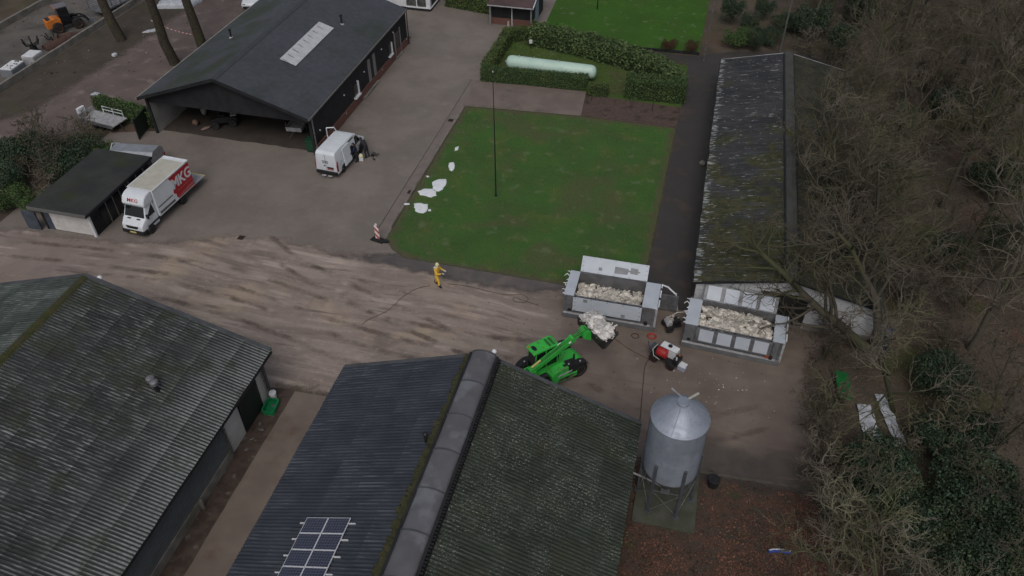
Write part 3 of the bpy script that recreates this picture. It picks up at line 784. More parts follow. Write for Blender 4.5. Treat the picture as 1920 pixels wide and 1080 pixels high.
MT['roofS2'] = roof_mat('brown_mossy_shed_roof', (.024, .026, .020), (.036, .036, .026), (.075, .078, .066), .002, .023, .3, fleck=((.3, .31, .29), (.66, .72, 0, .7)), moss=(.046, .044, .020), objr=.08)
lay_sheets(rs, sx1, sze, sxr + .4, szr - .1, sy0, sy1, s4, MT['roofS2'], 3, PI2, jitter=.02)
MT['ridgevent'] = pm('mossy_ridge_vent', (.058, .060, .054), (.075, .076, .072), 1.2, .85, c3=(.042, .048, .016), s3=.5, lo3=.5, hi3=.65)
yy = sy1
while yy > sy0 + .5:
    L2 = min(2.4, yy - sy0)
    q = MB().prism([(sxr - .36, szr + .02), (sxr - .32, szr + .15), (sxr, szr + .24), (sxr + .32, szr + .15), (sxr + .36, szr + .02)], 'y', yy - L2 + .02, yy)
    wpart('ridge_vent', q, MT['ridgevent'], LS, bevel=.01); yy -= L2
wpart('ridge_upstand', MB().box(sxr - .44, sxr + .44, sy0 + .05, sy1 - .05, szr - .1, szr + .03), MT['blackplastic'], LS)
n = NT('speckled_white_wall', .8, spec=.25)
c = n.mix(n.ramp(n.noise(1.2, 5), .35, .65), (.60, .61, .64), (.50, .505, .52))
c = n.mix(n.ramp(n.noise(9, 4, .7), .56, .68, 0, .8), c, (.17, .165, .16))
c = n.mix(n.ramp(n.noise(.9, 4), .58, .72, 0, .6), c, (.26, .25, .22))
n.color(c); MT['speckled'] = n.m
dx0, dx1, dzt = 5.65, 8.35, 2.4
gy = 37.85
wpart('wall', MB().prism([(1.75, 0), (dx0, 0), (dx0, dzt), (dx1, dzt), (dx1, 0), (12.3, 0), (12.3, 2.42), (sxr, szr - .12), (1.75, 2.42)], 'y', gy, gy + .18), MT['speckled'], LS, label='speckled white gable wall with a dark doorway')
wpart('plinth', MB().box(8.45, 12.3, gy - .12, gy, 0, .28), MT['concrete'], LS, bevel=.02)
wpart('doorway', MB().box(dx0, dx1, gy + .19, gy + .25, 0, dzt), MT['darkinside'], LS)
wpart('lintel', MB().box(dx0 - .12, dx1 + .12, gy - .05, gy, dzt - .02, dzt + .12), MT['blackplastic'], LS)
wpart('wall', MB().box(1.8, 1.98, gy + .2, 68.3, 0, 2.42), MT['concrete'], LS)
wpart('wall', MB().box(12.1, 12.28, gy + .2, 68.3, 0, 2.42), MT['concrete'], LS)
wpart('wall', MB().prism([(1.8, 0), (12.28, 0), (12.28, 2.42), (sxr, szr - .12), (1.8, 2.42)], 'y', 68.12, 68.3), MT['concrete'], LS, label='rear gable wall')
wpart('barge_board', MB().prism([(sx0, sze - .06), (sxr, szr - .04), (sx1, sze - .06), (sx1, sze + .06), (sxr, szr + .08), (sx0, sze + .06)], 'y', sy0 - .10, sy0), MT['darktimber'], LS)
wpart('barge_board', MB().prism([(sx0, sze - .06), (sxr, szr - .04), (sx1, sze - .06), (sx1, sze + .06), (sxr, szr + .08), (sx0, sze + .06)], 'y', sy1, sy1 + .08), MT['palesteel'], LS)
wpart('gutter', MB().box(sx0 - .12, sx0 + .02, sy0, sy1, sze - .14, sze - .04), MT['blackplastic'], LS, bevel=.02)
wpart('wall_lamp', MB().tube([(7.05, gy - .12, 2.95), (7.05, gy - .02, 2.95)], .09, 12), MT['palesteel'], LS)
tag(MB().box(12.55, 13.2, 36.9, 37.9, 0, 1.5).build('blue_tarpaulin', pm('tarp_blue', (.03, .05, .16), (.02, .035, .11), 5, .5), None, bevel=.15, segs=3), 'dark blue covered stack at the corner of the white gable', 'tarpaulin')

# --- open-fronted barn
OB = thing('open_barn', 'large open-fronted barn with dark walls and a grey skylit roof', 'barn', (-36.2, 60, 0))
bx0, bx1, bxr, bze, bzr, by0, by1 = -43.6, -28.7, -36.17, 3.5, 6.0, 48.55, 70.55
n = NT('dark_sheet_roof', .55, spec=.4)
c = n.mix(n.ramp(n.noise(.22, 5), .35, .65), (.066, .071, .084), (.057, .062, .070))
c = n.mix(n.ramp(n.noise(.18, 5, dist=.4), .56, .72, 0, .8), c, (.036, .046, .026))
sxyz = n.node('ShaderNodeSeparateXYZ'); n.ln(n.pos(), sxyz.inputs[0])
c = n.mix(n.math('MULTIPLY', n.ramp(sxyz.outputs[0], -36, -37.5), n.ramp(n.noise(.3, 5), .42, .62, 0, .75)), c, (.034, .046, .024))
wv = n.node('ShaderNodeTexWave', bands_direction='Y'); wv.inputs['Scale'].default_value = 1.1; wv.inputs['Distortion'].default_value = 0
n.ln(n.pos(), wv.inputs['Vector'])
c = n.gain(c, n.ramp(n.noise(2.2, 5), .3, .7, .88, 1.12))
n.color(c); n.bump(wv.outputs['Fac'], .25, .02)
MT['roofA'] = n.m
t = .12
RA = []
for sgn, xx in ((-1, bx0), (1, bx1)):
    e = MB()
    rows = 5
    for r in range(rows):
        f0, f1 = r / rows, (r + 1) / rows
        xa = xx + (bxr - xx) * f0; xb = xx + (bxr - xx) * f1
        za = bze + (bzr - bze) * f0; zb = bze + (bzr - bze) * f1
        q = MB().prism([(xa, za - t), (xb, zb - t), (xb, zb), (xa, za + .004)], 'y', by0, by1)
        wpart('roof_course', q, MT['roofA'], OB)
wpart('ridge_cap', MB().prism([(bxr - .28, bzr - .06), (bxr, bzr + .06), (bxr + .28, bzr - .06)], 'y', by0 - .02, by1 + .02), pm('ridge_cap', (.06, .065, .075), (.05, .055, .06), 1, .5), OB)
MT['paleline'] = pm('pale_trim', (.30, .29, .27), (.22, .21, .19), 2, .6)
for xx, s in ((bx0, -1), (bx1, 1)):
    wpart('gutter', MB().box(min(xx, xx + s * .14), max(xx, xx + s * .14), by0 - .02, by1 + .05, bze - .13, bze - .02), MT['paleline'] if s < 0 else MT['rim'], OB, bevel=.02)
for sgn, xx in ((-1, bx0), (1, bx1)):
    wpart('barge_board', MB().prism([(bxr, bzr - .22), (xx, bze - .22), (xx, bze + .05), (bxr, bzr + .05)], 'y', by0 - .06, by0 - .003), MT['darktimber'], OB)
gy = 49.2
wpart('gable_boarding', MB().prism([(-43.3, 2.82), (-28.9, 2.82), (-28.9, 3.36), (bxr, bzr - .16), (-43.3, 3.36)], 'y', gy, gy + .12), MT['darktimber'], OB)
wpart('wall', MB().box(-28.98, -28.80, gy - .1, 70.4, .75, 3.38), MT['darktimber'], OB, label='black boarded side wall')
wpart('plinth', MB().box(-28.98, -28.72, gy - .1, 70.4, 0, .74), MT['brick'], OB, bevel=.015)
wpart('wall', MB().box(-43.3, -43.15, gy - .1, 70.4, 0, 3.38), MT['interior'], OB, label='pale inner side wall')
wpart('wall', MB().box(-43.38, -43.3, gy - .1, 70.4, 0, 3.38), MT['darktimber'], OB)
wpart('wall', MB().prism([(-43.3, 0), (-28.98, 0), (-28.98, 3.36), (bxr, bzr - .16), (-43.3, 3.36)], 'y', 70.25, 70.4), MT['darktimber'], OB, label='rear gable wall')
sheet('barn_floor', [(-43.1, 49.6), (-29.0, 49.6), (-29.0, 70), (-43.1, 70)], .004, pm('barn_floor', (.062, .050, .042), (.042, .036, .031), .6, .8), .6, .15, 41)
wpart('partition', MB().box(-43.15, -28.98, 57.5, 57.65, 0, 2.9), pm('partition', (.12, .11, .10), (.08, .075, .07), .6, .9), OB)
for x in (-43.25, -38.6, -33.6, -28.92): wpart('post', MB().box(x - .11, x + .11, gy - .14, gy - .002, 0, 2.84 if x in (-38.6, -33.6) else 3.3) if x not in (-38.6, -33.6) else MB().box(x - .08, x + .08, 53, 53.16, 0, 2.9), MT['darktimber'], OB)
wpart('downpipe', MB().tube([(-28.62, 49.0, 3.42), (-28.62, 49.0, .05)], .055, 10), MT['rim'], OB)
wpart('downpipe', MB().tube([(-28.62, 70.3, 3.42), (-28.62, 70.3, .05)], .05, 10), MT['blackplastic'], OB)
# skylight: eight translucent sheets
sl2 = math.atan2(bzr - bze, bx1 - bxr)
sk = MB()
MT['skylight'] = pm('translucent_sheet', (.56, .57, .60), (.48, .49, .52), 2, .4, spec=.5, c3=(.34, .34, .35), s3=4, lo3=.6, hi3=.8)
xa, xb = -33.6, -32.25
za = bzr - (xa - bxr) * math.tan(sl2) + .06; zb = bzr - (xb - bxr) * math.tan(sl2) + .06
for i in range(8):
    yy = 54.4 + i * .955
    q = MB().prism([(xa, za), (xb, zb), (xb, zb + .035), (xa, za + .035)], 'y', yy, yy + .935)
    wpart('skylight_sheet', q, MT['skylight'], OB, bevel=.005)
    wpart('skylight_joint', MB().prism([(xa + .25, za + .036), (xb - .25, zb + .036), (xb - .25, zb + .05), (xa + .25, za + .05)], 'y', yy - .02, yy + .02), MT['rim'], OB)
# doors and windows in the side wall, white slanted reveals
def side(name, ya, yb, za_, zb_, dx, mat, **k): return wpart(name, MB().box(-28.8, -28.8 + dx, ya, yb, za_, zb_), mat, OB, **k)
MT['frame'] = pm('grey_frame', (.20, .20, .20), None, rough=.5)
for ya, yb in ((60.5, 61.0), (61.7, 62.2)): side('door_leaf', ya, yb, .05, 2.75, .06, MT['frame'], bevel=.01)
side('door_opening', 61.0, 61.7, .05, 2.75, .02, MT['darkinside'])
side('door_sill', 58.6, 62.1, 0, .16, .30, MT['concrete'], bevel=.02)
side('window', 57.1, 57.9, 1.0, 2.0, .05, MT['glass']); side('window_sill', 57.0, 58.1, .80, .95, .26, MT['white'], bevel=.02)
side('window_reveal', 57.92, 58.05, .95, 2.1, .16, MT['white'])
side('window', 65.4, 66.1, 1.0, 2.0, .05, MT['glass']); side('window_sill', 65.3, 66.2, .82, .95, .22, MT['white'], bevel=.02)
side('window_reveal', 66.12, 66.24, .95, 2.0, .14, MT['white'])
side('door', 67.1, 68.4, .05, 2.4, .05, MT['glass']); side('door_frame', 67.0, 67.12, 0, 2.5, .10, MT['frame']); side('door_frame', 68.4, 68.52, 0, 2.5, .10, MT['frame'])
side('door_sill', 66.9, 68.6, 0, .12, .26, MT['concrete'], bevel=.02)
for yy, zz in ((50.2, 1.6), (55.2, 2.1), (59.6, 2.1), (63.8, 2.3), (66.9, 2.6), (55.0, .5), (63.4, .5), (70.0, .6)):
    side('wall_lamp', yy - .05, yy + .05, zz, zz + .1, .10, MT['white'], bevel=.02)
for (x, y, h) in ((-32.07, 63.3, .75), (-40.44, 58.5, .65)):
    z = bzr - abs(x - bxr) * math.tan(sl2)
    q = thing('flue_pipe', 'black flue pipe on the barn roof ' + ('beside the skylight' if x > -36 else 'on its far mossy slope'), 'flue', (x, y, z))
    MB().tube([(0, 0, -.1), (0, 0, h)], .08, 10).build('pipe', MT['blackplastic'], q, smooth=40)
    MB().lathe([(.09, h - .05), (.13, h - .03), (.13, h + .1), (.04, h + .14)], 12).build('cap', MT['blackplastic'], q, smooth=40)
    MB().lathe([(.22, -.09), (.16, .03), (.10, .06)], 12).build('collar', MT['palesteel'], q, smooth=40)

# --- flat-roofed garage shed at the left
GS = thing('garage_shed', 'low flat-roofed garage with a white door and dark glazed side', 'garage', (-41.3, 39, 0))
n = NT('felt_roof', .75, spec=.25)
c = n.mix(n.ramp(n.noise(.5, 5), .35, .65), (.032, .034, .033), (.044, .046, .043))
c = n.mix(n.ramp(n.noise(.35, 6, .6), .54, .70, 0, .8), c, (.036, .046, .016))
wv = n.node('ShaderNodeTexWave', bands_direction='Y'); wv.inputs['Scale'].default_value = 1.5; n.ln(n.pos(), wv.inputs['Vector'])
n.color(n.gain(c, n.ramp(wv.outputs['Fac'], 0, 1, .9, 1.1))); n.bump(wv.outputs['Fac'], .3, .03); MT['felt'] = n.m
wpart('roof', MB().prism([(-43.55, 2.2), (-38.9, 2.2), (-38.9, 2.3), (-43.55, 2.34)], 'y', 34.95, 42.65), MT['felt'], GS, bevel=.01)
wpart('fascia', MB().box(-43.57, -38.87, 34.88, 34.947, 2.06, 2.31), pm('fascia_grey', (.13, .13, .125), None, rough=.7), GS)
wpart('fascia', MB().box(-38.895, -38.82, 34.88, 42.65, 2.1, 2.29), MT['darktimber'], GS)
wpart('wall', MB().box(-43.3, -43.15, 35.5, 42.5, 0, 2.2), MT['darktimber'], GS)
wpart('wall', MB().box(-43.3, -39.3, 42.35, 42.5, 0, 2.2), MT['darktimber'], GS)
wpart('wall', MB().box(-39.45, -39.3, 35.5, 42.35, 0, 2.2), MT['darktimber'], GS, label='dark side wall')
wpart('wall', MB().box(-43.15, -39.45, 35.62, 35.7, 0, 2.2), MT['darktimber'], GS)
gd = MT['garagewhite'] = pm('garage_door_white', (.64, .62, .61), (.56, .54, .53), 1.4, .6, c3=(.32, .29, .26), s3=1.6, lo3=.6, hi3=.8)
for i in range(5): wpart('door_panel', MB().box(-42.65, -39.5, 35.55, 35.618, .05 + i * .4, .05 + i * .4 + .39), gd, GS, bevel=.008, label='white garage door panel')
wpart('corner_post', MB().box(-39.46, -39.24, 35.46, 35.60, 0, 2.2), MT['white'], GS, bevel=.01)
wpart('side_panel', MB().box(-43.3, -42.68, 35.55, 35.618, 0, 2.15), MT['bluegrey'], GS)
for i in range(4):
    yy = 36.6 + i * .78
    wpart('window', MB().box(-39.3, -39.27, yy, yy + .66, .12, 1.9), MT['glass'], GS)
    wpart('window_frame', MB().box(-39.3, -39.24, yy + .66, yy + .74, .05, 2.0), MT['frame'], GS)
for i in range(3): wpart('post', MB().box(-39.3, -39.2, 39.9 + i * .9, 40.0 + i * .9, 0, 2.15), MT['frame'], GS)
tag(MB().box(-44.7, -43.6, 35.25, 35.38, 0, 1.5).build('board_fence', MT['bluegrey'], None, bevel=.02), 'short blue-grey fence panel beside the garage', 'fence')

# --- white house corner and timber summer house at the top
HO = thing('white_house', 'corner of a white house with a large window behind the open barn', 'house', (-31.5, 81, 0))
wpart('plinth', MB().box(-36, -29.15, 78.45, 84, 0, .28), MT['darktimber'], HO)
wpart('wall', MB().box(-36, -32.1, 78.5, 84, .28, 3.2), MT['white'], HO)
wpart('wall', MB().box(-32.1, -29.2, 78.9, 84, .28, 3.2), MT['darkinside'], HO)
wpart('pillar', MB().box(-29.6, -29.15, 78.45, 78.9, .28, 3.2), MT['white'], HO, bevel=.01)
wpart('pillar', MB().box(-32.1, -31.85, 78.46, 78.9, .28, 3.2), MT['white'], HO, bevel=.01)
wpart('window', MB().box(-31.85, -29.6, 78.62, 78.66, .34, 3.0), pm('window_glass', (.03, .035, .035), (.10, .11, .10), 1.5, .1, spec=.6), HO)
wpart('window', MB().box(-29.34, -29.3, 78.9, 83.4, .34, 3.0), bpy.data.materials['window_glass'], HO)
wpart('sill', MB().box(-31.9, -29.1, 78.40, 78.62, .28, .36), MT['white'], HO)
wpart('sill', MB().box(-29.28, -29.08, 78.64, 83.6, .28, .36), MT['white'], HO)
wpart('mullion', MB().box(-30.75, -30.65, 78.58, 78.62, .36, 3.0), MT['white'], HO)
wpart('roof', MB().box(-36.2, -28.9, 78.2, 84.2, 3.2, 3.45), MT['white'], HO, bevel=.03)

SH = thing('summer_house', 'small dark timber outbuilding with a red-brown roof by the back lawn', 'outbuilding', (-19.7, 79, 0))
MT['redroof'] = pm('red_brown_roof', (.095, .062, .064), (.065, .044, .046), .7, .7, c3=(.10, .06, .055), s3=2, bump=.2)
wpart('roof', MB().prism([(76.1, 2.42), (79.3, 3.3), (82.5, 2.42), (82.5, 2.3), (79.3, 3.18), (76.1, 2.3)], 'x', -22.1, -17.35), MT['redroof'], SH)
wpart('gutter', MB().box(-22.12, -17.33, 76.0, 76.1, 2.26, 2.36), MT['palesteel'], SH, bevel=.02)
wpart('barge_board', MB().prism([(76.05, 2.3), (79.3, 3.2), (79.3, 3.32), (76.05, 2.44)], 'x', -17.35, -17.28), MT['white'], SH)
wpart('plinth', MB().box(-21.95, -17.55, 77.0, 77.2, 0, .7), MT['brick'], SH, bevel=.01)
wpart('wall', MB().box(-21.95, -17.55, 77.02, 77.2, .71, 2.55), MT['darktimber'], SH)
wpart('wall', MB().box(-17.75, -17.55, 77.2, 81.8, 0, 2.4), MT['darktimber'], SH)
wpart('wall', MB().box(-21.95, -21.75, 77.2, 81.8, 0, 2.4), MT['darktimber'], SH)
wpart('side_door', MB().box(-17.55, -17.48, 78.0, 79.4, .05, 2.1), pm('pale_blue_door', (.22, .29, .36), (.17, .23, .3), 2, .5), SH, bevel=.01)
wpart('downpipe', MB().tube([(-19.75, 76.2, 2.3), (-19.75, 76.9, 1.9), (-19.75, 76.94, .05)], .05, 8), MT['white'], SH)
for x in (-21.9, -17.6): wpart('post', MB().box(x - .07, x + .07, 76.3, 76.44, 0, 2.3), MT['frame'], SH)
st_ = thing('statuette', 'small pale garden statue in front of the dark timber outbuilding', 'statue', (-20.0, 76.4, 0))
MB().box(-.16, .16, -.16, .16, 0, .14).build('base', MT['concrete'], st_, bevel=.02)
MB().lathe([(.10, .14), (.14, .22), (.12, .4), (.07, .52), (.10, .62), (.02, .72)], 10).build('figure', MT['palesteel'], st_, smooth=60)
# ------------------------------------------------------------------ vegetation
def branch_tree(seed, H=13., crown=4.5, nl=12, trunk_r=.2, lean=(0, 0), dens=1.0, forks=1, low=.3, up=.25):
    g = random.Random(seed)
    T = MB(); C = MB()
    def grow(p, d, L, r, lev, mb, segs):
        pts = [p.copy()]; rs = [r]
        q = p.copy(); dd = d.copy()
        wig = (.10, .22, .28, .32, .36)[lev]
        for i in range(segs):
            dd = dd + Vector((g.gauss(0, wig), g.gauss(0, wig), g.gauss(0, wig) + up * (.25 if lev < 3 else .12)))
            dd.normalize()
            q = q + dd * (L / segs)
            pts.append(q.copy()); rs.append(r * (1 - .78 * (i + 1) / segs) if lev else r * (1 - .6 * (i + 1) / segs))
        mb.tube(pts, rs, (7, 5, 4, 3, 3)[lev], cap=False)
        return pts, rs
    def at(pts, t):
        k = len(pts) - 1; f = t * k; i = min(int(f), k - 1)
        return pts[i].lerp(pts[i + 1], f - i), (pts[i + 1] - pts[i]).normalized()
    def side(d, ang):
        a = d.orthogonal().normalized(); a.rotate(Matrix.Rotation(g.uniform(0, 2 * PI), 3, d))
        return (d * math.cos(ang) + a * math.sin(ang)).normalized()
    for fk in range(forks):
        d0 = Vector((lean[0] + g.gauss(0, .05) + (g.uniform(-.35, .35) if forks > 1 else 0), lean[1] + g.gauss(0, .05) + (g.uniform(-.35, .35) if forks > 1 else 0), 1)).normalized()
        tp, tr = grow(Vector((0, 0, -.15)), d0, H * g.uniform(.85, 1), trunk_r / math.sqrt(forks), 0, T, 7)
        for i in range(int(nl / forks) + 1):
            t = low + (1 - low) * (i + g.random()) / (nl / forks + 1); t = min(t, .97)
            b, bd = at(tp, t)
            L1 = crown * (1.15 - .55 * (t - low) / (1 - low)) * g.uniform(.7, 1.15)
            p1, _ = grow(b, side(bd, g.uniform(.75, 1.25)), L1, trunk_r * .42 * (1.15 - .6 * t) / math.sqrt(forks), 1, T, 5)
            for j in range(int(7 * dens)):
                t2 = .22 + .78 * (j + g.random()) / (7 * dens)
                b2, bd2 = at(p1, min(t2, .99))
                p2, _ = grow(b2, side(bd2, g.uniform(.5, 1.0)), L1 * .48 * g.uniform(.6, 1.2) * (1.15 - .4 * t2), .034, 2, C, 4)
                for k in range(int(4 * dens)):
                    t3 = .15 + .85 * (k + g.random()) / (4 * dens)
                    b3, bd3 = at(p2, min(t3, .99))
                    p3, _ = grow(b3, side(bd3, g.uniform(.5, 1.0)), L1 * .25 * g.uniform(.6, 1.3), .019, 3, C, 3)
                    for l in range(1):
                        b4, bd4 = at(p3, g.uniform(.2, .98))
                        grow(b4, side(bd4, g.uniform(.5, 1.0)), L1 * .13 * g.uniform(.6, 1.4), .013, 4, C, 2)
    return T, C

def twig_mat(name, a, b, c3):
    n = NT(name, .9, spec=.15)
    oi = n.node('ShaderNodeObjectInfo')
    c = n.mix(n.ramp(n.noise(.45, 4), .35, .65), a, b)
    c = n.mix(n.ramp(n.noise(.22, 4), .44, .60, 0, .9), c, c3)
    c = n.gain(c, n.ramp(oi.outputs['Random'], 0, 1, .75, 1.3))
    n.color(c); return n.m
MT['twig'] = twig_mat('twigs', (.130, .110, .088), (.096, .086, .064), (.084, .080, .048))
MT['limb'] = twig_mat('limbs', (.092, .082, .066), (.072, .068, .048), (.070, .075, .040))
MT['twig2'] = twig_mat('pale_twigs', (.185, .165, .132), (.145, .135, .095), (.130, .135, .072))

def tree_obj(T, C, name, label, loc, rot, sc, group=None, proto=None, twig='twig', limb='limb'):
    r = thing(name, label, 'tree', loc, rot, group)
    r.scale = (sc, sc, sc)
    if proto is None:
        link('trunk', T.mesh('trunk', smooth=80, fix=False), MT[limb], r)
        link('crown', C.mesh('crown', fix=False), MT[twig], r)
    else:
        for ch in proto.children:
            c = ch.copy(); COL.objects.link(c); c.parent = r
    return r

GRP = 'bare trees of the wood'
WOOD = 'bare leafless tree in the tangled wood on the right'
protos = []
specs = [dict(H=12.5, crown=4.6, nl=14, trunk_r=.20), dict(H=14, crown=4.2, nl=15, trunk_r=.22, low=.35), dict(H=10.5, crown=4.4, nl=14, trunk_r=.15, forks=2, low=.22),
         dict(H=11.5, crown=5.0, nl=13, trunk_r=.19, low=.25, lean=(-.15, .05)), dict(H=8.0, crown=3.3, nl=15, trunk_r=.11, forks=3, low=.12)]
for i, s in enumerate(specs): protos.append(branch_tree(100 + i, **s))
ptree = [None] * len(protos)
g = random.Random(11)
spots = []
def wood_ok(x, y):
    if x < 9.6: return False
    if 36.2 < y < 70 and x < 13.2: return False          # the long shed stands here
    if 28.5 < y < 35.8 and x < 13.6: return False        # sheets lying in the clearing
    return True
# a loose grid, jittered
yy = 17.
while yy < 100:
    xx = 9.0 + g.uniform(0, 2)
    while xx < 12 + (yy * .30):
        x = xx + g.uniform(-1.3, 1.3); y = yy + g.uniform(-1.4, 1.4)
        if wood_ok(x, y) and g.random() < .66: spots.append((x, y))
        xx += 4.3
    yy += 4.1
for i, (x, y) in enumerate(spots):
    k = g.choice([0, 1, 2, 3, 4, 2, 3]) if y > 27 else g.choice([2, 4, 4])
    sc = g.uniform(.75, 1.08) * (1 if y > 30 else .8)
    lab = ('bare tree at the top of the picture, in the wood beyond the shed' if y > 72 else 'bare tree deep in the wood right of the far half of the mossy shed' if y > 54 else 'bare tree in the wood right of the near half of the mossy shed' if y > 36 else 'bare tree in the lower right corner among the evergreen shrubs')
    pr = ptree[k]
    r = tree_obj(*protos[k], 'bare_tree', lab, (x, y, 0), g.uniform(0, 2 * PI), sc, GRP + (', top' if y > 72 else ', far half' if y > 54 else ', near half' if y > 36 else ', lower right'), pr)
    if pr is None: ptree[k] = r
# the forked tree in front of the white gable, leaning out over the second container
T, C = branch_tree(301, H=11.5, crown=5.2, nl=17, trunk_r=.30, lean=(-1.15, -.05), low=.25, up=.12)
T2, C2 = branch_tree(305, H=10.0, crown=5.0, nl=13, trunk_r=.26, lean=(-.25, .12), low=.25, up=.2)
T.add(T2.v, T2.f); C.add(C2.v, C2.f)
tree_obj(T, C, 'bare_tree', 'forked leaning tree whose limbs reach over the second container', (12.7, 36.6, 0), 0, 1.0)
T, C = branch_tree(302, H=7.5, crown=4.2, nl=11, trunk_r=.15, lean=(-.5, -.05), low=.2, up=.18)
tree_obj(T, C, 'bare_tree', 'mossy tree reaching over the green board and white sheets', (13.2, 32.4, 0), 0, 1.0, twig='twig2')
T, C = branch_tree(303, H=6.5, crown=3.6, nl=14, trunk_r=.12, lean=(-.35, .1), forks=2, low=.15, up=.2)
tree_obj(T, C, 'bare_tree', 'pale twiggy tree at the bottom edge beside the leaf litter', (11.6, 19.6, 0), 0, 1.0, twig='twig2')
lean_protos = [branch_tree(310 + i, H=9.5 + i, crown=5.0, nl=15, trunk_r=.17, lean=(-.55, .05 * i), low=.2, up=.15, forks=1 + i % 2) for i in range(3)]
lp = [None] * 3
for i, (x, y) in enumerate(((13.6, 40.2), (14.0, 45.5), (13.4, 49.0), (13.9, 53.2), (14.6, 57.6), (12.9, 42.4), (13.0, 46.8), (13.1, 51.2))):
    k = i % 3
    r = tree_obj(*lean_protos[k], 'bare_tree', 'bare tree on the edge of the wood, leaning over the mossy shed', (x, y, 0), g.uniform(-.35, .35), g.uniform(.85, 1.05), 'trees leaning over the mossy shed', lp[k])
    if lp[k] is None: lp[k] = r
T, C = branch_tree(304, H=9.5, crown=4.6, nl=13, trunk_r=.17, lean=(-.5, 0), low=.25, up=.15)
tree_obj(T, C, 'bare_tree', 'bare tree whose twigs overhang the near end of the mossy shed roof', (13.3, 43.2, 0), 0, 1.0, twig='twig2')

# three thick trunks of the tall trees beside the dirt road
for i, (x, y, l, lab) in enumerate(((-57.2, 64.4, (-.03, .04), 'leftmost of three thick dark trunks by the dirt road'), (-49.0, 61.0, (-.10, .06), 'middle of three thick dark trunks, nearest the barn'), (-48.4, 64.9, (-.06, .05), 'rightmost of three thick dark trunks, partly behind the barn roof'))):
    T, C = branch_tree(400 + i, H=17, crown=5.5, nl=9, trunk_r=.52, lean=l, low=.55, dens=.8)
    tree_obj(T, C, 'tall_tree', lab, (x, y, 0), 0, 1.0, 'tall trees by the dirt road', limb='bark')
tp = MB(); a, b2 = Vector((-54.5, 66.2, 1.6)), Vector((-49.0, 64.8, 1.25))
tape = []
for i in range(13):
    t = i / 12; p = a.lerp(b2, t); p.z -= .25 * math.sin(PI * t)
    tape.append(p)
for i in range(12):
    q = tape[i]; w = tape[i + 1]
    tp.add([q - Vector((0, 0, .05)), w - Vector((0, 0, .05)), w + Vector((0, 0, .05)), q + Vector((0, 0, .05))], [(0, 1, 2, 3)])
n = NT('striped_tape', .5)
sx = n.node('ShaderNodeSeparateXYZ'); n.ln(n.pos(), sx.inputs[0])
n.color(n.mix(n.math('GREATER_THAN', n.math('FRACT', n.math('MULTIPLY', sx.outputs[0], 2.0)), .5), (.6, .58, .55), (.4, .06, .05)))
tag(tp.build('barrier_tape', n.m, None, fix=False), 'red and white barrier tape strung between two trunks', 'tape')

# leafy masses: hedges and evergreen shrubs
def leafy(points, normals, size, seed, per=1):
    g = np.random.default_rng(seed)
    p = np.repeat(points, per, 0); nn = np.repeat(normals, per, 0); m = len(p)
    p = p + g.normal(0, size * .8, (m, 3))
    d = nn + g.normal(0, .55, (m, 3)); d /= np.linalg.norm(d, axis=1)[:, None]
    t = np.cross(d, g.normal(0, 1, (m, 3))); t /= np.linalg.norm(t, axis=1)[:, None] + 1e-9
    b = np.cross(d, t); s = size * g.uniform(.6, 1.3, (m, 1))
    v = np.stack([p - t * s, p - b * s * .6 + d * s * .15, p + t * s, p + b * s * .6 + d * s * .15], 1)
    return v.reshape(-1, 3), np.arange(4 * m).reshape(-1, 4)
def leaf_mat(name, a, b, c3=None, isl=.28):
    n = NT(name, .55, spec=.3)
    c = n.mix(n.ramp(n.noise(1.3, 4), .35, .65), a, b)
    if c3: c = n.mix(n.ramp(n.noise(.8, 4), .5, .68, 0, .8), c, c3)
    n.pos(); c = n.gain(c, n.ramp(n._pos.outputs['Random Per Island'], 0, 1, 1 - isl, 1 + isl))
    n.color(c); return n.m
MT['hedge'] = leaf_mat('hedge_leaves', (.048, .088, .028), (.066, .110, .034), (.098, .135, .042))
MT['hedgey'] = leaf_mat('yellow_hedge_leaves', (.070, .108, .030), (.095, .126, .038), (.056, .092, .028))
MT['laurel'] = leaf_mat('laurel_leaves', (.066, .106, .036), (.094, .134, .050), (.050, .082, .028), .34)
MT['holly'] = leaf_mat('dark_evergreen_leaves', (.028, .050, .028), (.044, .070, .038), (.062, .074, .036), .45)
MT['core'] = pm('hedge_core', (.030, .046, .016), (.020, .032, .012), 6, rough=.95)

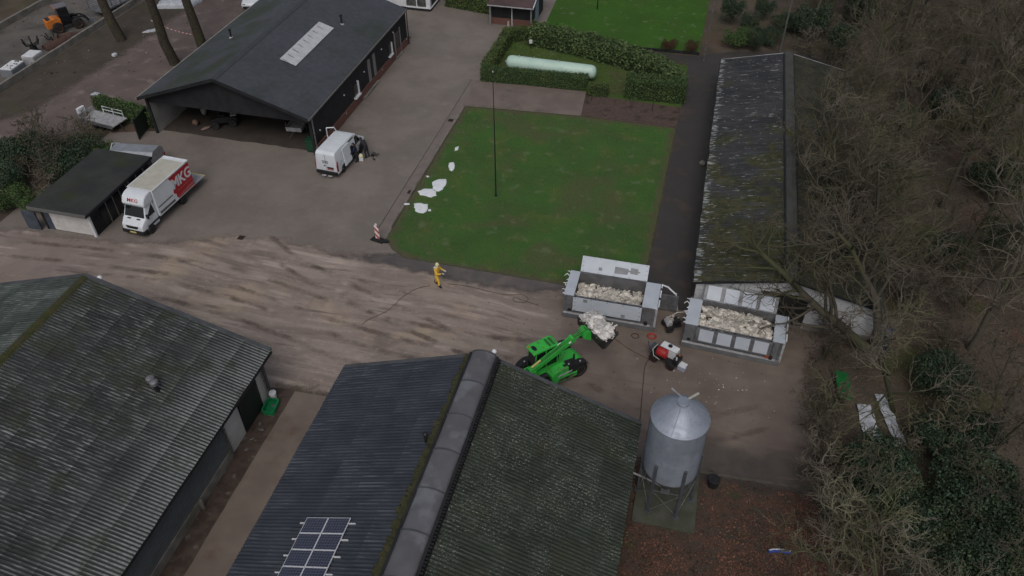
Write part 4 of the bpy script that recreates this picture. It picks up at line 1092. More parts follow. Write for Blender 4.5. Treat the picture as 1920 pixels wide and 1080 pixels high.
def hedge(name, label, path, width, h, mat, dens=90, size=.075, seed=1, lump=.09, group=None, top=None):
    """a clipped hedge following a path: twiggy core under a skin of leaves"""
    g = np.random.default_rng(seed)
    path = [Vector((*p, 0)) for p in path]
    root = thing(name, label, 'hedge', path[0], 0, group)
    core = MB(); P = []; N = []
    for a, b in zip(path[:-1], path[1:]):
        d = b - a; L = d.length; d.normalize(); nrm = Vector((-d.y, d.x, 0))
        o = a - path[0]
        m = Matrix(((d.x, nrm.x, 0, o.x), (d.y, nrm.y, 0, o.y), (0, 0, 1, 0), (0, 0, 0, 1)))
        core.box(-width * .41, L + width * .41, -width * .44, width * .44, 0, h - .07, m)
        faces = [((0, 1, 0), L, h, width / 2), ((0, -1, 0), L, h, width / 2)]
        dens_ = dens * 1.7; k = int(L * h * dens_)
        for s in (1, -1):
            u = g.uniform(-width * .45, L + width * .45, k); z = g.uniform(.03, h, k)
            loc = np.stack([u, np.full(k, s * width / 2), z], 1); P.append((m, loc)); N.append((m, np.tile((0, s, .15), (k, 1))))
        k = int((L + width) * width * dens * 2.2)
        u = g.uniform(-width * .45, L + width * .45, k); v = g.uniform(-width / 2, width / 2, k)
        P.append((m, np.stack([u, v, np.full(k, h)], 1))); N.append((m, np.tile((0, 0, 1.), (k, 1))))
        k = int(width * h * dens * 1.7)
        for s, uu in ((-1, -width * .47), (1, L + width * .47)):
            v = g.uniform(-width / 2, width / 2, k); z = g.uniform(.03, h, k)
            P.append((m, np.stack([np.full(k, uu), v, z], 1))); N.append((m, np.tile((s, 0, .15), (k, 1))))
    pts = []; nrs = []
    for (m, p), (_, q) in zip(P, N):
        M3 = np.array(m.to_3x3()); t = np.array(m.translation)
        w = p @ M3.T + t; nn = q @ M3.T
        ns = np.array([mnoise.noise(Vector((x * 1.3 + seed, y * 1.3, z * 1.6))) for x, y, z in w])[:, None]
        ns2 = np.array([mnoise.noise(Vector((x * 4 + seed, y * 4, z * 4))) for x, y, z in w])[:, None]
        w = w + nn * (ns * lump + ns2 * lump * .5)
        w[:, 2] = np.maximum(w[:, 2], .02)
        pts.append(w); nrs.append(nn)
    v, f = leafy(np.concatenate(pts), np.concatenate(nrs), size, seed)
    core.build('core', MT['core'], root)
    me = bpy.data.meshes.new('foliage'); me.from_pydata(v.tolist(), [], f.tolist())
    link('foliage', me, mat, root)
    return root
hedge('clipped_hedge', 'low clipped hedge in front of the pale gas tank', [(-19.1, 64.75), (-10.2, 65.2)], .9, 1.25, MT['hedge'], 110, .06, 1)
hedge('clipped_hedge', 'hedge running up the left side of the gas tank', [(-19.3, 65.8), (-19.2, 73.2), (-17.9, 74.0)], .95, 1.25, MT['hedgey'], 90, .07, 2)
hedge('clipped_hedge', 'small cube-shaped hedge at the right end of the low hedge', [(-9.1, 64.35), (-8.2, 64.4)], .95, .95, MT['hedgey'], 120, .06, 3)
hedge('clipped_hedge', 'tall boxy hedge at the corner of the asphalt path', [(-5.3, 65.0), (-2.0, 65.15)], 1.9, 1.75, MT['hedge'], 80, .075, 4, .16)
hedge('laurel_hedge', 'loose broad-leaved hedge curving behind the pale gas tank', [(-16.2, 73.4), (-11.5, 72.3), (-7.0, 70.6), (-4.2, 68.9), (-2.6, 67.0)], 1.7, 1.75, MT['laurel'], 60, .12, 5, .32)
hedge('clipped_hedge', 'green hedge between the white flatbed trailer and the open barn', [(-49.9, 51.3), (-44.3, 50.2)], .95, 1.35, MT['hedge'], 70, .08, 6, .18)
hedge('garden_hedge', 'garden hedge at the top edge between the white house and the outbuilding', [(-27.5, 80.5), (-22.6, 79.6)], 1.0, 1.2, MT['hedgey'], 60, .09, 7, .2)

def shrub_mesh(seed, rx, ry, rz, lobes, dens, size):
    g = np.random.default_rng(seed); P = []; N = []
    for i in range(lobes):
        a = g.uniform(0, 2 * PI); q = math.sqrt(g.uniform(0, 1)) * .75
        c = np.array([rx * q * math.cos(a), ry * q * math.sin(a), rz * g.uniform(.3, .75)])
        r = np.array([rx, ry, rz]) * g.uniform(.22, .42)
        k = int(dens * (r[0] * r[1] + r[0] * r[2]) * 6)
        d = g.normal(0, 1, (k, 3)); d /= np.linalg.norm(d, axis=1)[:, None]
        d[:, 2] = np.where(d[:, 2] < -.3, -d[:, 2], d[:, 2])
        p = c + d * r * g.uniform(.7, 1.08, (k, 1)); p[:, 2] = np.maximum(p[:, 2], .05)
        P.append(p); N.append(d)
    v, f = leafy(np.concatenate(P), np.concatenate(N), size, seed)
    me = bpy.data.meshes.new('foliage'); me.from_pydata(v.tolist(), [], f.tolist())
    st = MB(); rg = random.Random(seed)
    for i in range(7):
        a = rg.uniform(0, 2 * PI); st.tube([(0, 0, 0), (math.cos(a) * rx * .25, math.sin(a) * ry * .25, rz * .4), (math.cos(a) * rx * .45, math.sin(a) * ry * .45, rz * .75)], [.05, .035, .015], 5, cap=False)
    return me, st.mesh('stems', fix=False)
SHM = {}
def shrub(name, label, loc, kind, sc=1., rot=0., group=None, cat='shrub'):
    if kind not in SHM:
        p = {'holly': (21, 1.9, 1.9, 2.3, 26, 75, .066), 'holly2': (22, 2.4, 2.0, 1.7, 28, 70, .066), 'round': (23, 1.3, 1.3, 1.3, 18, 95, .055), 'ivy': (24, 1.4, 1.4, 3.2, 26, 70, .065)}[kind]
        a, b = shrub_mesh(*p)
        a.materials.append({'holly': MT['holly'], 'holly2': MT['holly'], 'round': MT['hedge'], 'ivy': MT['holly']}[kind]); b.materials.append(MT['limb'])
        SHM[kind] = (a, b)
    r = thing(name, label, cat, loc, rot, group); r.scale = (sc, sc, sc)
    for nm, me in zip(('foliage', 'stems'), SHM[kind]): link(nm, me, None, r)
    return r
EV = 'dark evergreen shrub among the bare trees in the lower right'
for i, (x, y, s, k) in enumerate([(11.5, 26.5, 1.1, 'holly'), (13.4, 24.4, 1.2, 'holly2'), (12.2, 28.3, .75, 'holly2'), (15.6, 27.0, 1.2, 'holly'), (15.4, 23.4, 1.1, 'holly2'), (17.6, 25.2, 1.0, 'holly'),
                                  (15.8, 34.6, .95, 'holly'), (14.8, 30.4, .8, 'holly'), (16.4, 31.2, .9, 'holly2'), (10.4, 24.6, .8, 'holly2')]):
    shrub('evergreen_shrub', EV, (x, y, 0), k, s, i * 1.3, 'evergreen shrubs in the lower right wood')
for i, (x, y, s, k) in enumerate([(16.5, 62, 1.0, 'ivy'), (15.2, 55, .9, 'ivy'), (21, 48, 1.0, 'ivy'), (17.5, 47, .9, 'holly2'), (12.5, 77, 1.1, 'ivy'), (9.6, 80, 1.2, 'ivy'), (14.5, 84, 1.3, 'ivy'), (20, 66, 1.1, 'ivy'), (22, 56, 1.1, 'holly')]):
    shrub('ivy_clump', 'dark ivy-covered clump deep in the bare wood', (x, y, 0), k, s, i * 2.1, 'ivy clumps in the wood')
for i, (x, y, s, k, lab) in enumerate([(-45.4, 37.6, 1.1, 'round', 'rounded green shrub against the garage, nearest the muddy track'), (-44.9, 41.0, 1.05, 'holly', 'dark evergreen shrub behind the garage, beside its mossy roof'), (-46.6, 43.2, 1.1, 'holly2', 'broad dark shrub between the garage and the dirt road'), (-45.0, 44.8, .9, 'round', 'bright green rounded shrub beside the grey trailer'),
                                       (-47.9, 37.2, 1.2, 'round', 'loose green shrub at the left edge above the muddy track'), (-50.5, 42.5, 1.2, 'holly2', 'dark shrub at the far left beside the dirt road'), (-49.3, 38.9, .9, 'holly', 'low dark shrub in the left corner of the shrubbery')]):
    shrub('garden_shrub', lab, (x, y, 0), k, s, i * 1.7)
shrub('garden_shrub', 'grey-green shrub beside the utility pole', (3.0, 77.6, 0), 'round', 1.3, .4)
for i, (x, y, s) in enumerate(((4.6, 76.4, 1.2), (6.0, 79.0, 1.4), (3.8, 80.4, 1.3), (7.8, 82.6, 1.5), (5.4, 84.2, 1.4), (8.6, 73.2, 1.0))):
    shrub('garden_shrub', 'dark loose shrub between the two poles behind the mossy shed', (x, y, 0), 'holly2' if i % 2 else 'ivy', s * .55, i * 1.9, 'dark shrubs behind the mossy shed')
shrub('garden_shrub', 'taller shrub behind the utility pole at the top edge', (2.2, 82.5, 0), 'ivy', .9, 1.4)
# bare twiggy bushes under the trees
BT = branch_tree(500, H=2.6, crown=1.6, nl=12, trunk_r=.045, forks=5, low=.1, dens=.8)
pr = None
g = random.Random(5)
for i in range(52):
    x, y = g.uniform(9.6, 24), g.uniform(19, 92)
    if i >= 46: x, y = (9.0, 30.2, 8.9, 27.6, 8.9, 29.0, 10.0, 26.8, 12.8, 29.2, 9.6, 35.4)[2 * (i - 46):2 * (i - 46) + 2]
    elif not wood_ok(x, y): continue
    r = thing('twiggy_bush', 'low bare twiggy bush at the edge of the yard around the green board' if i >= 46 else 'low bare twiggy bush on the floor of the wood', 'bush', (x, y, 0), g.uniform(0, 6.28), 'twiggy bushes at the yard edge' if i >= 46 else 'twiggy bushes in the wood'); s = g.uniform(.7, 1.4); r.scale = (s, s, s)
    if pr is None:
        link('stems', BT[0].mesh('stems', fix=False), MT['limb'], r); link('twigs', BT[1].mesh('twigs', fix=False), MT['twig'], r); pr = r
    else:
        for ch in pr.children:
            c = ch.copy(); COL.objects.link(c); c.parent = r
for i, (x, y, s) in enumerate(((-46.4, 40.0, 1.3), (-48.0, 41.6, 1.5), (-47.2, 45.6, 1.2), (-50.0, 44.6, 1.4), (-45.2, 39.4, 1.0))):
    r = thing('twiggy_bush', 'bare twiggy bush among the evergreen shrubs behind the garage', 'bush', (x, y, 0), i * 1.1, 'twiggy bushes behind the garage'); r.scale = (s, s, s)
    for ch in pr.children:
        c = ch.copy(); COL.objects.link(c); c.parent = r
# two small reddish shrubs and a plank edging by the back lawn
for i, (x, y) in enumerate(((-3.4, 75.0), (-1.4, 75.1))):
    r = thing('russet_shrub', 'small russet shrub at the corner of the back lawn, ' + ('left' if i == 0 else 'right') + ' of two', 'shrub', (x, y, 0), i, 'russet shrubs')
    me = SHM['round'][0].copy(); me.materials.clear()
    o = link('foliage', me, leaf_mat('russet_leaves', (.085, .038, .024), (.060, .050, .022)) if i == 0 else bpy.data.materials['russet_leaves'], r); r.scale = (.65, .65, .8)
    link('stems', SHM['round'][1], None, r)
ed = thing('plank_edging', 'low dark plank edging along the end of the back lawn', 'edging', (-9.2, 74.3, 0), math.radians(1.5))
for i in range(5): MB().box(i * 1.75, i * 1.75 + 1.72, -.04, .04, 0, .28).build('plank', MT['darktimber'], ed, bevel=.01)
# ------------------------------------------------------------------ containers with open lids
MT['patch'] = pm('grey_patch', (.24, .25, .27), (.2, .21, .22), 3, .5)
MT['contgrey'] = pm('container_grey', (.165, .17, .18), (.125, .128, .135), 1.2, .55, c3=(.09, .08, .07), s3=1.5, lo3=.55, hi3=.75)
MT['continside'] = pm('container_inside', (.15, .15, .155), (.10, .10, .10), .9, .6, c3=(.20, .20, .205), s3=1.2, lo3=.55, hi3=.7)
def container(name, label, loc, rot, panelled):
    r = thing(name, label, 'container', loc, rot, 'open carcass containers')
    Lx, Ly, Hh = 5.6, 2.27, 1.7
    i0, i1 = (.57, 4.75) if not panelled else (.70, 5.0)
    t = .06
    MB().box(0, Lx, 0, Ly, .2, .28).build('floor', MT['continside'], r)
    MB().box(0, Lx, 0, t, .28, Hh).build('front_wall', MT['contgrey'], r)
    MB().box(0, Lx, Ly - t, Ly, .28, Hh).build('rear_wall', MT['continside'], r)
    MB().box(0, t, t, Ly - t, .28, Hh).build('end_wall', MT['contgrey'], r)
    MB().box(Lx - t, Lx, t, Ly - t, .28, Hh).build('end_wall', MT['contgrey'], r)
    MB().box(i0 - .05, i0, t, Ly - t, .28, Hh - .01).build('bulkhead', MT['continside'], r)
    MB().box(i1, i1 + .05, t, Ly - t, .28, Hh - .01).build('bulkhead', MT['continside'], r)
    MB().box(-.03, i0 + .02, -.02, Ly + .02, Hh + .003, Hh + .05).build('end_cover', MT['lidwhite'], r, bevel=.01)
    MB().box(i1 - .02, Lx + .03, -.02, Ly + .02, Hh + .003, Hh + .05).build('end_cover', MT['lidwhite'], r, bevel=.01)
    # skid beams and ribs
    MB().box(-.05, Lx + .02, -.20, -.002, .02, .36).build('skid_beam', MT['contgrey'], r, bevel=.02)
    MB().box(0, Lx - .25, -.215, -.06, .362, .40).build('beam_top', MT['palesteel'], r, bevel=.01)
    MB().box(-.05, Lx + .02, Ly + .002, Ly + .18, .02, .36).build('skid_beam', MT['contgrey'], r, bevel=.02)
    for x in (.02, i0 - .06, i1 + .06, Lx - .18):
        MB().box(x, x + .09, -.07, -.002, .37, Hh).build('rib', MT['steel'], r, bevel=.01)
    MB().box(Lx - .06, Lx + .08, -.08, .22, .2, Hh + .04).build('corner_post', MT['palesteel'], r, bevel=.02)
    MB().tube([(.3, -.05, .55), (.36, -.1, .62), (.42, -.05, .55)], .07, 8).build('tow_hook', MT['blackplastic'], r)
    MB().box(Lx - .62, Lx - .42, -.19, -.06, .40, .62).build('latch', MT['blackplastic'], r, bevel=.02)
    # rim rails
    MB().box(i0, i1, -.03, .05, Hh + .003, Hh + .035).build('rim_rail', MT['steel'], r)
    MB().box(i0, i1, Ly - .06, Ly + .03, Hh + .003, Hh + .05).build('rim_rail', MT['steel'], r)
    for k in range(5):
        x = i0 + .05 + (i1 - i0 - .2) * k / 4
        MB().tube([(x, -.045, Hh + .02), (x + .1, -.045, Hh + .02)], .035, 8).build('hinge', MT['blackplastic'], r)
        MB().tube([(x, Ly + .045, Hh + .03), (x + .1, Ly + .045, Hh + .03)], .035, 8).build('hinge', MT['blackplastic'], r)
    # the two lids: one folded down over the front, one standing open at the back
    W = i1 - i0
    def lid(m, nm, mirrored):
        D = 1.0
        lm = MT['lidwhite'] if not panelled else MT['steel']
        o = MB().box(0, W, 0, D, 0, .035, m).build(nm, lm, r, bevel=.006)
        if panelled:
            pw = .80; gap = (W - 4 * pw) / 4.6
            for k in range(4):
                x = gap * .8 + k * (pw + gap)
                MB().box(x, x + pw, .08, .93, .036, .052, m).build('white_panel', MT['lidwhite'], o, bevel=.004)
        else:
            rg = random.Random(3 if mirrored else 4)
            for k in range(5):
                for yy in (.06, .93):
                    MB().box(.12 + k * (W - .3) / 4, .20 + k * (W - .3) / 4, yy - .015, yy + .015, .036, .046, m).build('clip', MT['steel'], o)
            for yy in (.35, .62):
                for x in (.1, W - .12): MB().box(x - .04, x + .04, yy, yy + .03, .036, .046, m).build('clip', MT['steel'], o)
            if mirrored:
                MB().prism([(2.1, .18), (2.1, .62), (2.6, .60), (2.95, .58), (2.95, .36), (2.9, .22)], 'z', .036, .042, m).build('repair_patch', MT['patch'], o)
                MB().prism([(3.08, .32), (3.08, .68), (3.55, .66), (3.55, .52), (3.68, .52), (3.68, .42), (3.55, .42), (3.55, .3)], 'z', .036, .042, m).build('repair_patch', MT['patch'], o)
                MB().box(2.95, 3.08, .40, .50, .036, .0415, m).build('repair_patch', MT['patch'], o)
                MB().box(1.1, 1.32, .22, .42, .036, .042, m).build('repair_patch', MT['patch'], o)
            else:
                MB().box(3.3, 3.55, .05, .28, .036, .042, m).build('repair_patch', MT['patch'], o)
                MB().box(.95, 1.2, .72, .95, .036, .042, m).build('repair_patch', MT['patch'], o)
    a = math.radians(45)
    # rear lid: local x along, y up the slope, z towards the opening
    Yv = Vector((0, math.sin(math.radians(42)), math.cos(math.radians(42)))); Xv = Vector((1, 0, 0)); Zv = Xv.cross(Yv)
    m1 = Matrix(((1, Yv.x, Zv.x, i0), (0, Yv.y, Zv.y, Ly + .06), (0, Yv.z, Zv.z, Hh + .04), (0, 0, 0, 1)))
    lid(m1, 'rear_lid', True)
    # front lid: hanging down outside the front wall, leaning out a little at its foot
    Yv = Vector((0, -.10, -1)).normalized(); Zv = Vector((0, -1, .10)).normalized(); Xv = Yv.cross(Zv)
    x_off = i0 if Xv.x > 0 else i1
    m2 = Matrix(((Xv.x, Yv.x, Zv.x, x_off), (Xv.y, Yv.y, Zv.y, -.09), (Xv.z, Yv.z, Zv.z, Hh + .0), (0, 0, 0, 1)))
    lid(m2, 'front_lid', False)
    # crumpled white straps at the left end
    rg = random.Random(9)
    for k in range(7):
        y = .1 + k * .33; p = [Vector((-.04, y, Hh + .05))]
        for j in range(3): p.append(p[-1] + Vector((rg.uniform(-.14, .02), rg.uniform(-.08, .08), rg.uniform(-.06, .14))))
        MB().tube(p, [.03, .035, .025, .012], 6).build('strap_end', MT['white'], r)
    for k in range(3):
        MB().tube([(Lx + .1, .15 + k * .9, Hh + .06), (Lx + .1, .75 + k * .9 if k < 2 else 2.25, Hh + .07)], .045, 8).build('end_rail', MT['white'], r)
    if not panelled:
        MB().tube([(Lx + .08, Ly - .1, Hh + .1), (Lx + .45, Ly - .12, Hh + .02), (Lx + .98, Ly - .35, 1.45)], .05, 8).build('support_arm', MT['white'], r)
        MB().tube([(Lx + 1.0, Ly - .36, 1.5), (Lx + 1.25, Ly - .2, .0)], .05, 8).build('support_leg', MT['white'], r)
        MB().box(Lx + .12, Lx + 1.2, Ly - .5, Ly - .4, .2, 1.35).build('side_screen', MT['steel'], r)
    else:
        MB().box(4.75, 4.98, -.16, -.08, .45, .8).build('orange_bracket', pm('rust_orange', (.35, .08, .03), None, rough=.6), r)
    return r
c1 = container('carcass_container', 'open container with plain white lids and a half-filled hold, next to the lawn', (-5.95, 35.58, 0), 0, False)
c2 = container('carcass_container', 'open container with lids of four white squares, heaped to the brim', (1.42, 34.78, 0), math.radians(-3.5), True)

# ------------------------------------------------------------------ heaps of white birds
def feather_mat(name, a, b, dirt, dlo):
    n = NT(name, .85, spec=.15)
    n.pos()
    isl = n._pos.outputs['Random Per Island']
    c = n.mix(n.ramp(n.noise(6, 5, .65), .38, .66), a, b)
    c = n.mix(n.ramp(n.noise(3.2, 5, .7, .4), dlo, dlo + .12, 0, .85), c, dirt)
    c = n.gain(c, n.ramp(isl, 0, 1, .55, 1.12))
    n.color(c); n.bump(n.noise(22, 4), .8, .05)
    return n.m
MT['birdA'] = feather_mat('soiled_white_feathers', (.74, .70, .63), (.66, .60, .52), (.22, .155, .11), .60)
MT['birdB'] = feather_mat('white_feathers', (.80, .77, .74), (.72, .68, .64), (.40, .34, .29), .64)
MT['gapdark'] = pm('dark_fill', (.10, .065, .045), (.05, .036, .028), 6, .9)  # dark fill puts the shade between the birds into the colour
def bird(mb, p, rot, s, g):
    """body, neck with head, two spread wings and feet of one limp bird"""
    m = Matrix.Translation(p) @ rot @ Matrix.Diagonal((s, s, s, 1))
    mb.blob((0, 0, 0), (.27, .18, .13), 8, 5, m, .07, g)
    mb.blob((.14, g.uniform(-.06, .06), .01), (.15, .13, .11), 6, 4, m, .07, g)
    w = g.uniform(.2, 1.0)
    for sg in (1, -1):
        a = w * g.uniform(.1, .55)
        mb.add([(.12, sg * .10, .05), (-.12, sg * .11, .05), (-.22, sg * (.16 + .28 * a), .05 - .1 * a), (.06, sg * (.14 + .30 * a), .02 - .06 * a), (.0, sg * (.12 + .18 * a), .09)],
               [(0, 1, 4), (1, 2, 4), (2, 3, 4), (3, 0, 4)], m)
    nk = [Vector((.20, 0, .02)), Vector((.31, g.uniform(-.1, .1), g.uniform(-.04, .03))), Vector((.38, g.uniform(-.16, .16), g.uniform(-.09, 0)))]
    mb.tube(nk, [.05, .035, .04], 5, True, m)
    mb.add([(-.22, -.07, .02), (-.22, .07, .02), (-.36, .05, .0), (-.36, -.05, .0)], [(0, 1, 2, 3)], m)
def heap(name, label, loc, rotz, sx, sy, hfun, count, mat, seed, s=1.0, base_drop=.25):
    g = random.Random(seed); mb = MB()
    # a lumpy filling under the birds
    nx, ny = 26, 12
    o = len(mb.v)
    for j in range(ny + 1):
        for i in range(nx + 1):
            x = sx * i / nx; y = sy * j / ny
            mb.v.append((x, y, hfun(x, y) - .10 + .05 * mnoise.noise(Vector((x * 4, y * 4, seed)))))
    for j in range(ny):
        for i in range(nx): mb.f.append((j * (nx + 1) + i, j * (nx + 1) + i + 1, (j + 1) * (nx + 1) + i + 1, (j + 1) * (nx + 1) + i))
    for i in range(count):
        x = g.uniform(.12, sx - .12); y = g.uniform(.1, sy - .1)
        z = hfun(x, y) + g.uniform(-.08, .10)
        rot = Matrix.Rotation(g.uniform(0, 2 * PI), 4, 'Z') @ Matrix.Rotation(g.gauss(0, .2), 4, 'Y') @ Matrix.Rotation(g.gauss(0, .35) + (PI if g.random() < .4 else 0), 4, 'X')
        bird(mb, Vector((x, y, z)), rot, s * g.uniform(.8, 1.15), g)
    ob = mb.build(name, mat, None, fix=False, smooth=70)
    ob.data.materials.append(MT['gapdark'])
    for q in range(nx * ny): ob.data.polygons[q].material_index = 1
    ob.location = loc; ob.rotation_euler = (0, 0, rotz)
    return tag(ob, label, 'carcass heap', kind='stuff')
def h1(x, y):    # deeper at the front wall, falling to the back and to the right
    return .62 + .50 * max(0, 1 - y / 1.7) * (1 - .28 * x / 4.2) + .10 * mnoise.noise(Vector((x * 1.4, y * 1.4, 2)))
heap('bird_heap', 'heap of soiled white birds lying in the half-filled container', (-5.95 + .60, 35.58 + .08, .28), 0, 4.10, 2.05, h1, 135, MT['birdA'], 31, .95)
def h2(x, y): return 1.22 + .16 * mnoise.noise(Vector((x * 1.2, y * 1.4, 7))) - .25 * max(0, (y - 1.6) / .5)
hp = heap('bird_heap', 'brim-full heap of soiled white birds in the container with square-panelled lids', (0, 0, 0), 0, 4.24, 2.05, h2, 185, MT['birdA'], 32, .95)
hp.matrix_world = Matrix.Translation((1.42, 34.78, .28)) @ Matrix.Rotation(math.radians(-3.5), 4, 'Z') @ Matrix.Translation((.73, .09, 0))

# ------------------------------------------------------------------ green telehandler
TH = thing('telehandler', 'bright green telehandler lifting a bucket of white birds', 'telehandler', (-5.6, 30.5, 0), math.radians(46))
for x, y, st in ((1.25, -.82, 0), (1.25, .82, 0), (-1.25, -.82, .12), (-1.25, .82, .12)):
    tyre(TH, (x, y, .55), .55, .40, MT['rim'], rot=st)
ch = MB().prism([(-1.75, .45), (1.7, .45), (1.85, .7), (1.5, .95), (-1.6, 1.0), (-1.9, .8)], 'y', -.48, .48)
ch.build('chassis', MT['green'], TH, bevel=.04)
MB().box(-1.3, -1.2, -.8, .8, .45, .62).build('axle', MT['blackplastic'], TH)
MB().box(1.2, 1.3, -.8, .8, .45, .62).build('axle', MT['blackplastic'], TH)
# mudguards
for x, y in ((1.25, -.86), (1.25, .86), (-1.25, -.86), (-1.25, .86)):
    pts = []
    for i in range(8):
        t = math.radians(25 + i * 130 / 7); pts.append((x + .64 * math.cos(t), .55 + .64 * math.sin(t)))
    pts += [(x + .60 * math.cos(math.radians(25 + i * 130 / 7)), .55 + .60 * math.sin(math.radians(25 + i * 130 / 7))) for i in range(7, -1, -1)]
    MB().prism(pts, 'y', y - .21, y + .21).build('mudguard', MT['blackplastic'], TH, smooth=30)
# cab on the left side
cb = MB().prism([(-1.22, .75), (.28, .75), (.42, 1.35), (.22, 2.36), (-1.15, 2.36), (-1.28, 1.4)], 'y', -.08, .62)
cab = cb.build('cab', MT['glass'], TH, bevel=.03)
for x0, z0, x1, z1 in ((-1.22, .75, -1.16, 2.36), (.30, .75, .24, 2.36), (-.45, .75, -.5, 2.36)):
    for y in (-.09, .63): MB().tube([(x0, y, z0), (x1, y, z1)], .035, 6).build('pillar', MT['green'], cab)
MB().prism([(-1.25, .62), (.34, .62), (.40, 1.1), (-1.25, 1.1)], 'y', .625, .66).build('cab_door', MT['green'], cab, bevel=.01)
rf = MB().prism([(-1.34, 2.37), (.34, 2.37), (.36, 2.42), (.2, 2.50), (-1.15, 2.50), (-1.36, 2.43)], 'y', -.16, .68).build('cab_roof', MT['green'], TH, bevel=.03)
MB().prism([(-1.20, 0), (-1.13, .2), (-.98, .2), (-.92, 0), (-.98, -.2), (-1.13, -.2)], 'z', 2.50, 2.512, Matrix.Translation((-.02, .26, 0))).build('roof_hatch', MT['glass'], rf, bevel=.005)
for k in range(7):
    for row in (0, 1):
        MB().box(-.28 + row * .24, -.12 + row * .24, .52 - k * .09 - .03, .52 - k * .09 + .02, 2.498, 2.512).build('vent_slot', MT['blackplastic'], rf)
MB().box(-1.30, -1.22, .5, .62, 2.43, 2.5).build('beacon_light', MT['orange'], rf, bevel=.02)
# boom: two telescoping sections, lift cylinder
A, B = Vector((-1.72, -.34, 1.52)), Vector((1.72, -.40, 2.98))
d = (B - A).normalized(); sdv = Vector((0, 1, 0)); upv = d.cross(sdv) * -1
if upv.z < 0: upv = -upv
def bar(a, b, w, h, nm, mat, bev=.02, par=None):
    dd = b - a; L = dd.length; dd.normalize(); s_ = Vector((0, 0, 1)).cross(dd).normalized(); u_ = dd.cross(s_)
    m = Matrix(((dd.x, s_.x, u_.x, a.x), (dd.y, s_.y, u_.y, a.y), (dd.z, s_.z, u_.z, a.z), (0, 0, 0, 1)))
    return MB().box(0, L, -w / 2, w / 2, -h / 2, h / 2, m).build(nm, mat, par or TH, bevel=bev)
boom = bar(A, A.lerp(B, .80), .30, .34, 'boom', MT['green'], .03)
inner = bar(A.lerp(B, .78), B, .23, .26, 'boom_extension', MT['green'], .02)
bar(A.lerp(B, .78) + upv * .0, A.lerp(B, .82), .36, .40, 'boom_collar', MT['green'], .02)
bar(B - d * .18, B + d * .12, .34, .36, 'boom_head', MT['green'], .03)
MB().tube([A.lerp(B, .55) + Vector((0, .2, .1)), A.lerp(B, .62) + Vector((0, .2, .1))], .035, 8).build('work_lamp', MT['white'], boom)
MB().tube([A.lerp(B, .70) + Vector((0, -.18, .1)), A.lerp(B, .74) + Vector((0, -.18, .1))], .04, 8).build('work_lamp', MT['white'], boom)
MB().tube([A + Vector((.08, -.02, .30)), A + d * .72 + Vector((0, -.02, .30))], .065, 12).build('hydraulic_cylinder', MT['yellowpaint'], TH, smooth=40)
MB().tube([Vector((.2, -.38, .9)), A.lerp(B, .62) - upv * .16], .055, 10).build('lift_cylinder', MT['green'], TH, smooth=40)
MB().prism([(-1.9, .8), (-1.25, .85), (-1.45, 1.62), (-1.85, 1.72)], 'y', -.60, -.50).build('boom_mount', MT['green'], TH, bevel=.02)
MB().prism([(-1.9, .8), (-1.25, .85), (-1.45, 1.62), (-1.85, 1.72)], 'y', -.17, -.11).build('boom_mount', MT['green'], TH, bevel=.02)
# engine pod on the right
eh = MB().prism([(-.72, .55), (.38, .55), (.40, 1.36), (.20, 1.45), (-.55, 1.38), (-.74, 1.15)], 'y', -1.10, -.54).build('engine_hood', MT['green'], TH, bevel=.06, segs=3)
MB().box(.12, .32, -.98, -.82, 1.44, 1.462).build('hood_intake', MT['blackplastic'], eh, bevel=.005)
MB().prism([(.42, .62), (1.0, .7), (1.02, 1.30), (.42, 1.38)], 'y', -1.06, -.52).build('radiator_cover', MT['blackplastic'], TH, bevel=.04)
MB().prism([(-.66, .50), (.95, .50), (.95, .82), (-.66, .95)], 'y', -1.14, -1.105).build('side_panel', MT['green'], TH, bevel=.01)
MB().prism([(-.35, .98), (.55, .98), (.62, 1.08), (-.30, 1.08)], 'y', -1.135, -1.106).build('pale_stripe', MT['palesteel'], TH)
MB().tube([(-.95, -.86, 1.30), (-1.32, -.86, 1.30)], .16, 14).build('air_filter', MT['blackplastic'], TH, smooth=40)
MB().tube([(1.05, -.62, 1.1), (1.05, -.62, 1.62)], .06, 10).build('exhaust', MT['blackplastic'], TH, smooth=40)
for x, y, z in ((1.25, -.95, 1.28), (.5, -.9, 1.40), (-1.42, .72, 1.25), (-1.45, -.95, 1.25)): MB().blob((x, y, z), (.06, .06, .06), 8, 5).build('marker_lamp', MT['lamp_clear'], TH)
MB().tube([(.42, .70, 1.2), (.55, .95, 1.6)], .02, 6).build('mirror_arm', MT['blackplastic'], TH)
MB().box(.5, .56, .86, 1.05, 1.5, 1.85).build('mirror', MT['blackplastic'], TH, bevel=.01)
for k, off in enumerate((-.10, -.04, .03)):
    MB().tube([A.lerp(B, .15) + Vector((0, off, .19)), A.lerp(B, .45) + Vector((0, off, .22)), A.lerp(B, .78) + Vector((0, off * 1.3, .20)), B + Vector((.05, off * 2, .22)), B + Vector((.32, off * 2, -.05))], .014, 6).build('hydraulic_hose', MT['blackplastic'], TH)
MB().prism([(-.30, .60), (.70, .60), (.74, .74), (-.26, .78)], 'y', -1.148, -1.141).build('dark_decal', MT['blackplastic'], TH)
MB().box(-.2, .25, .64, .90, .34, .38).build('step', MT['blackplastic'], TH, bevel=.01)
for y in (-.5, .5): MB().box(-1.96, -1.90, y - .14, y + .14, .80, .92).build('tail_lamp', MT['lamp_red'], TH, bevel=.01)
MT['thmud'] = pm('caked_mud', (.16, .125, .10), (.11, .085, .07), 5, .95, bump=.6, bscale=20)
rg_ = random.Random(12)
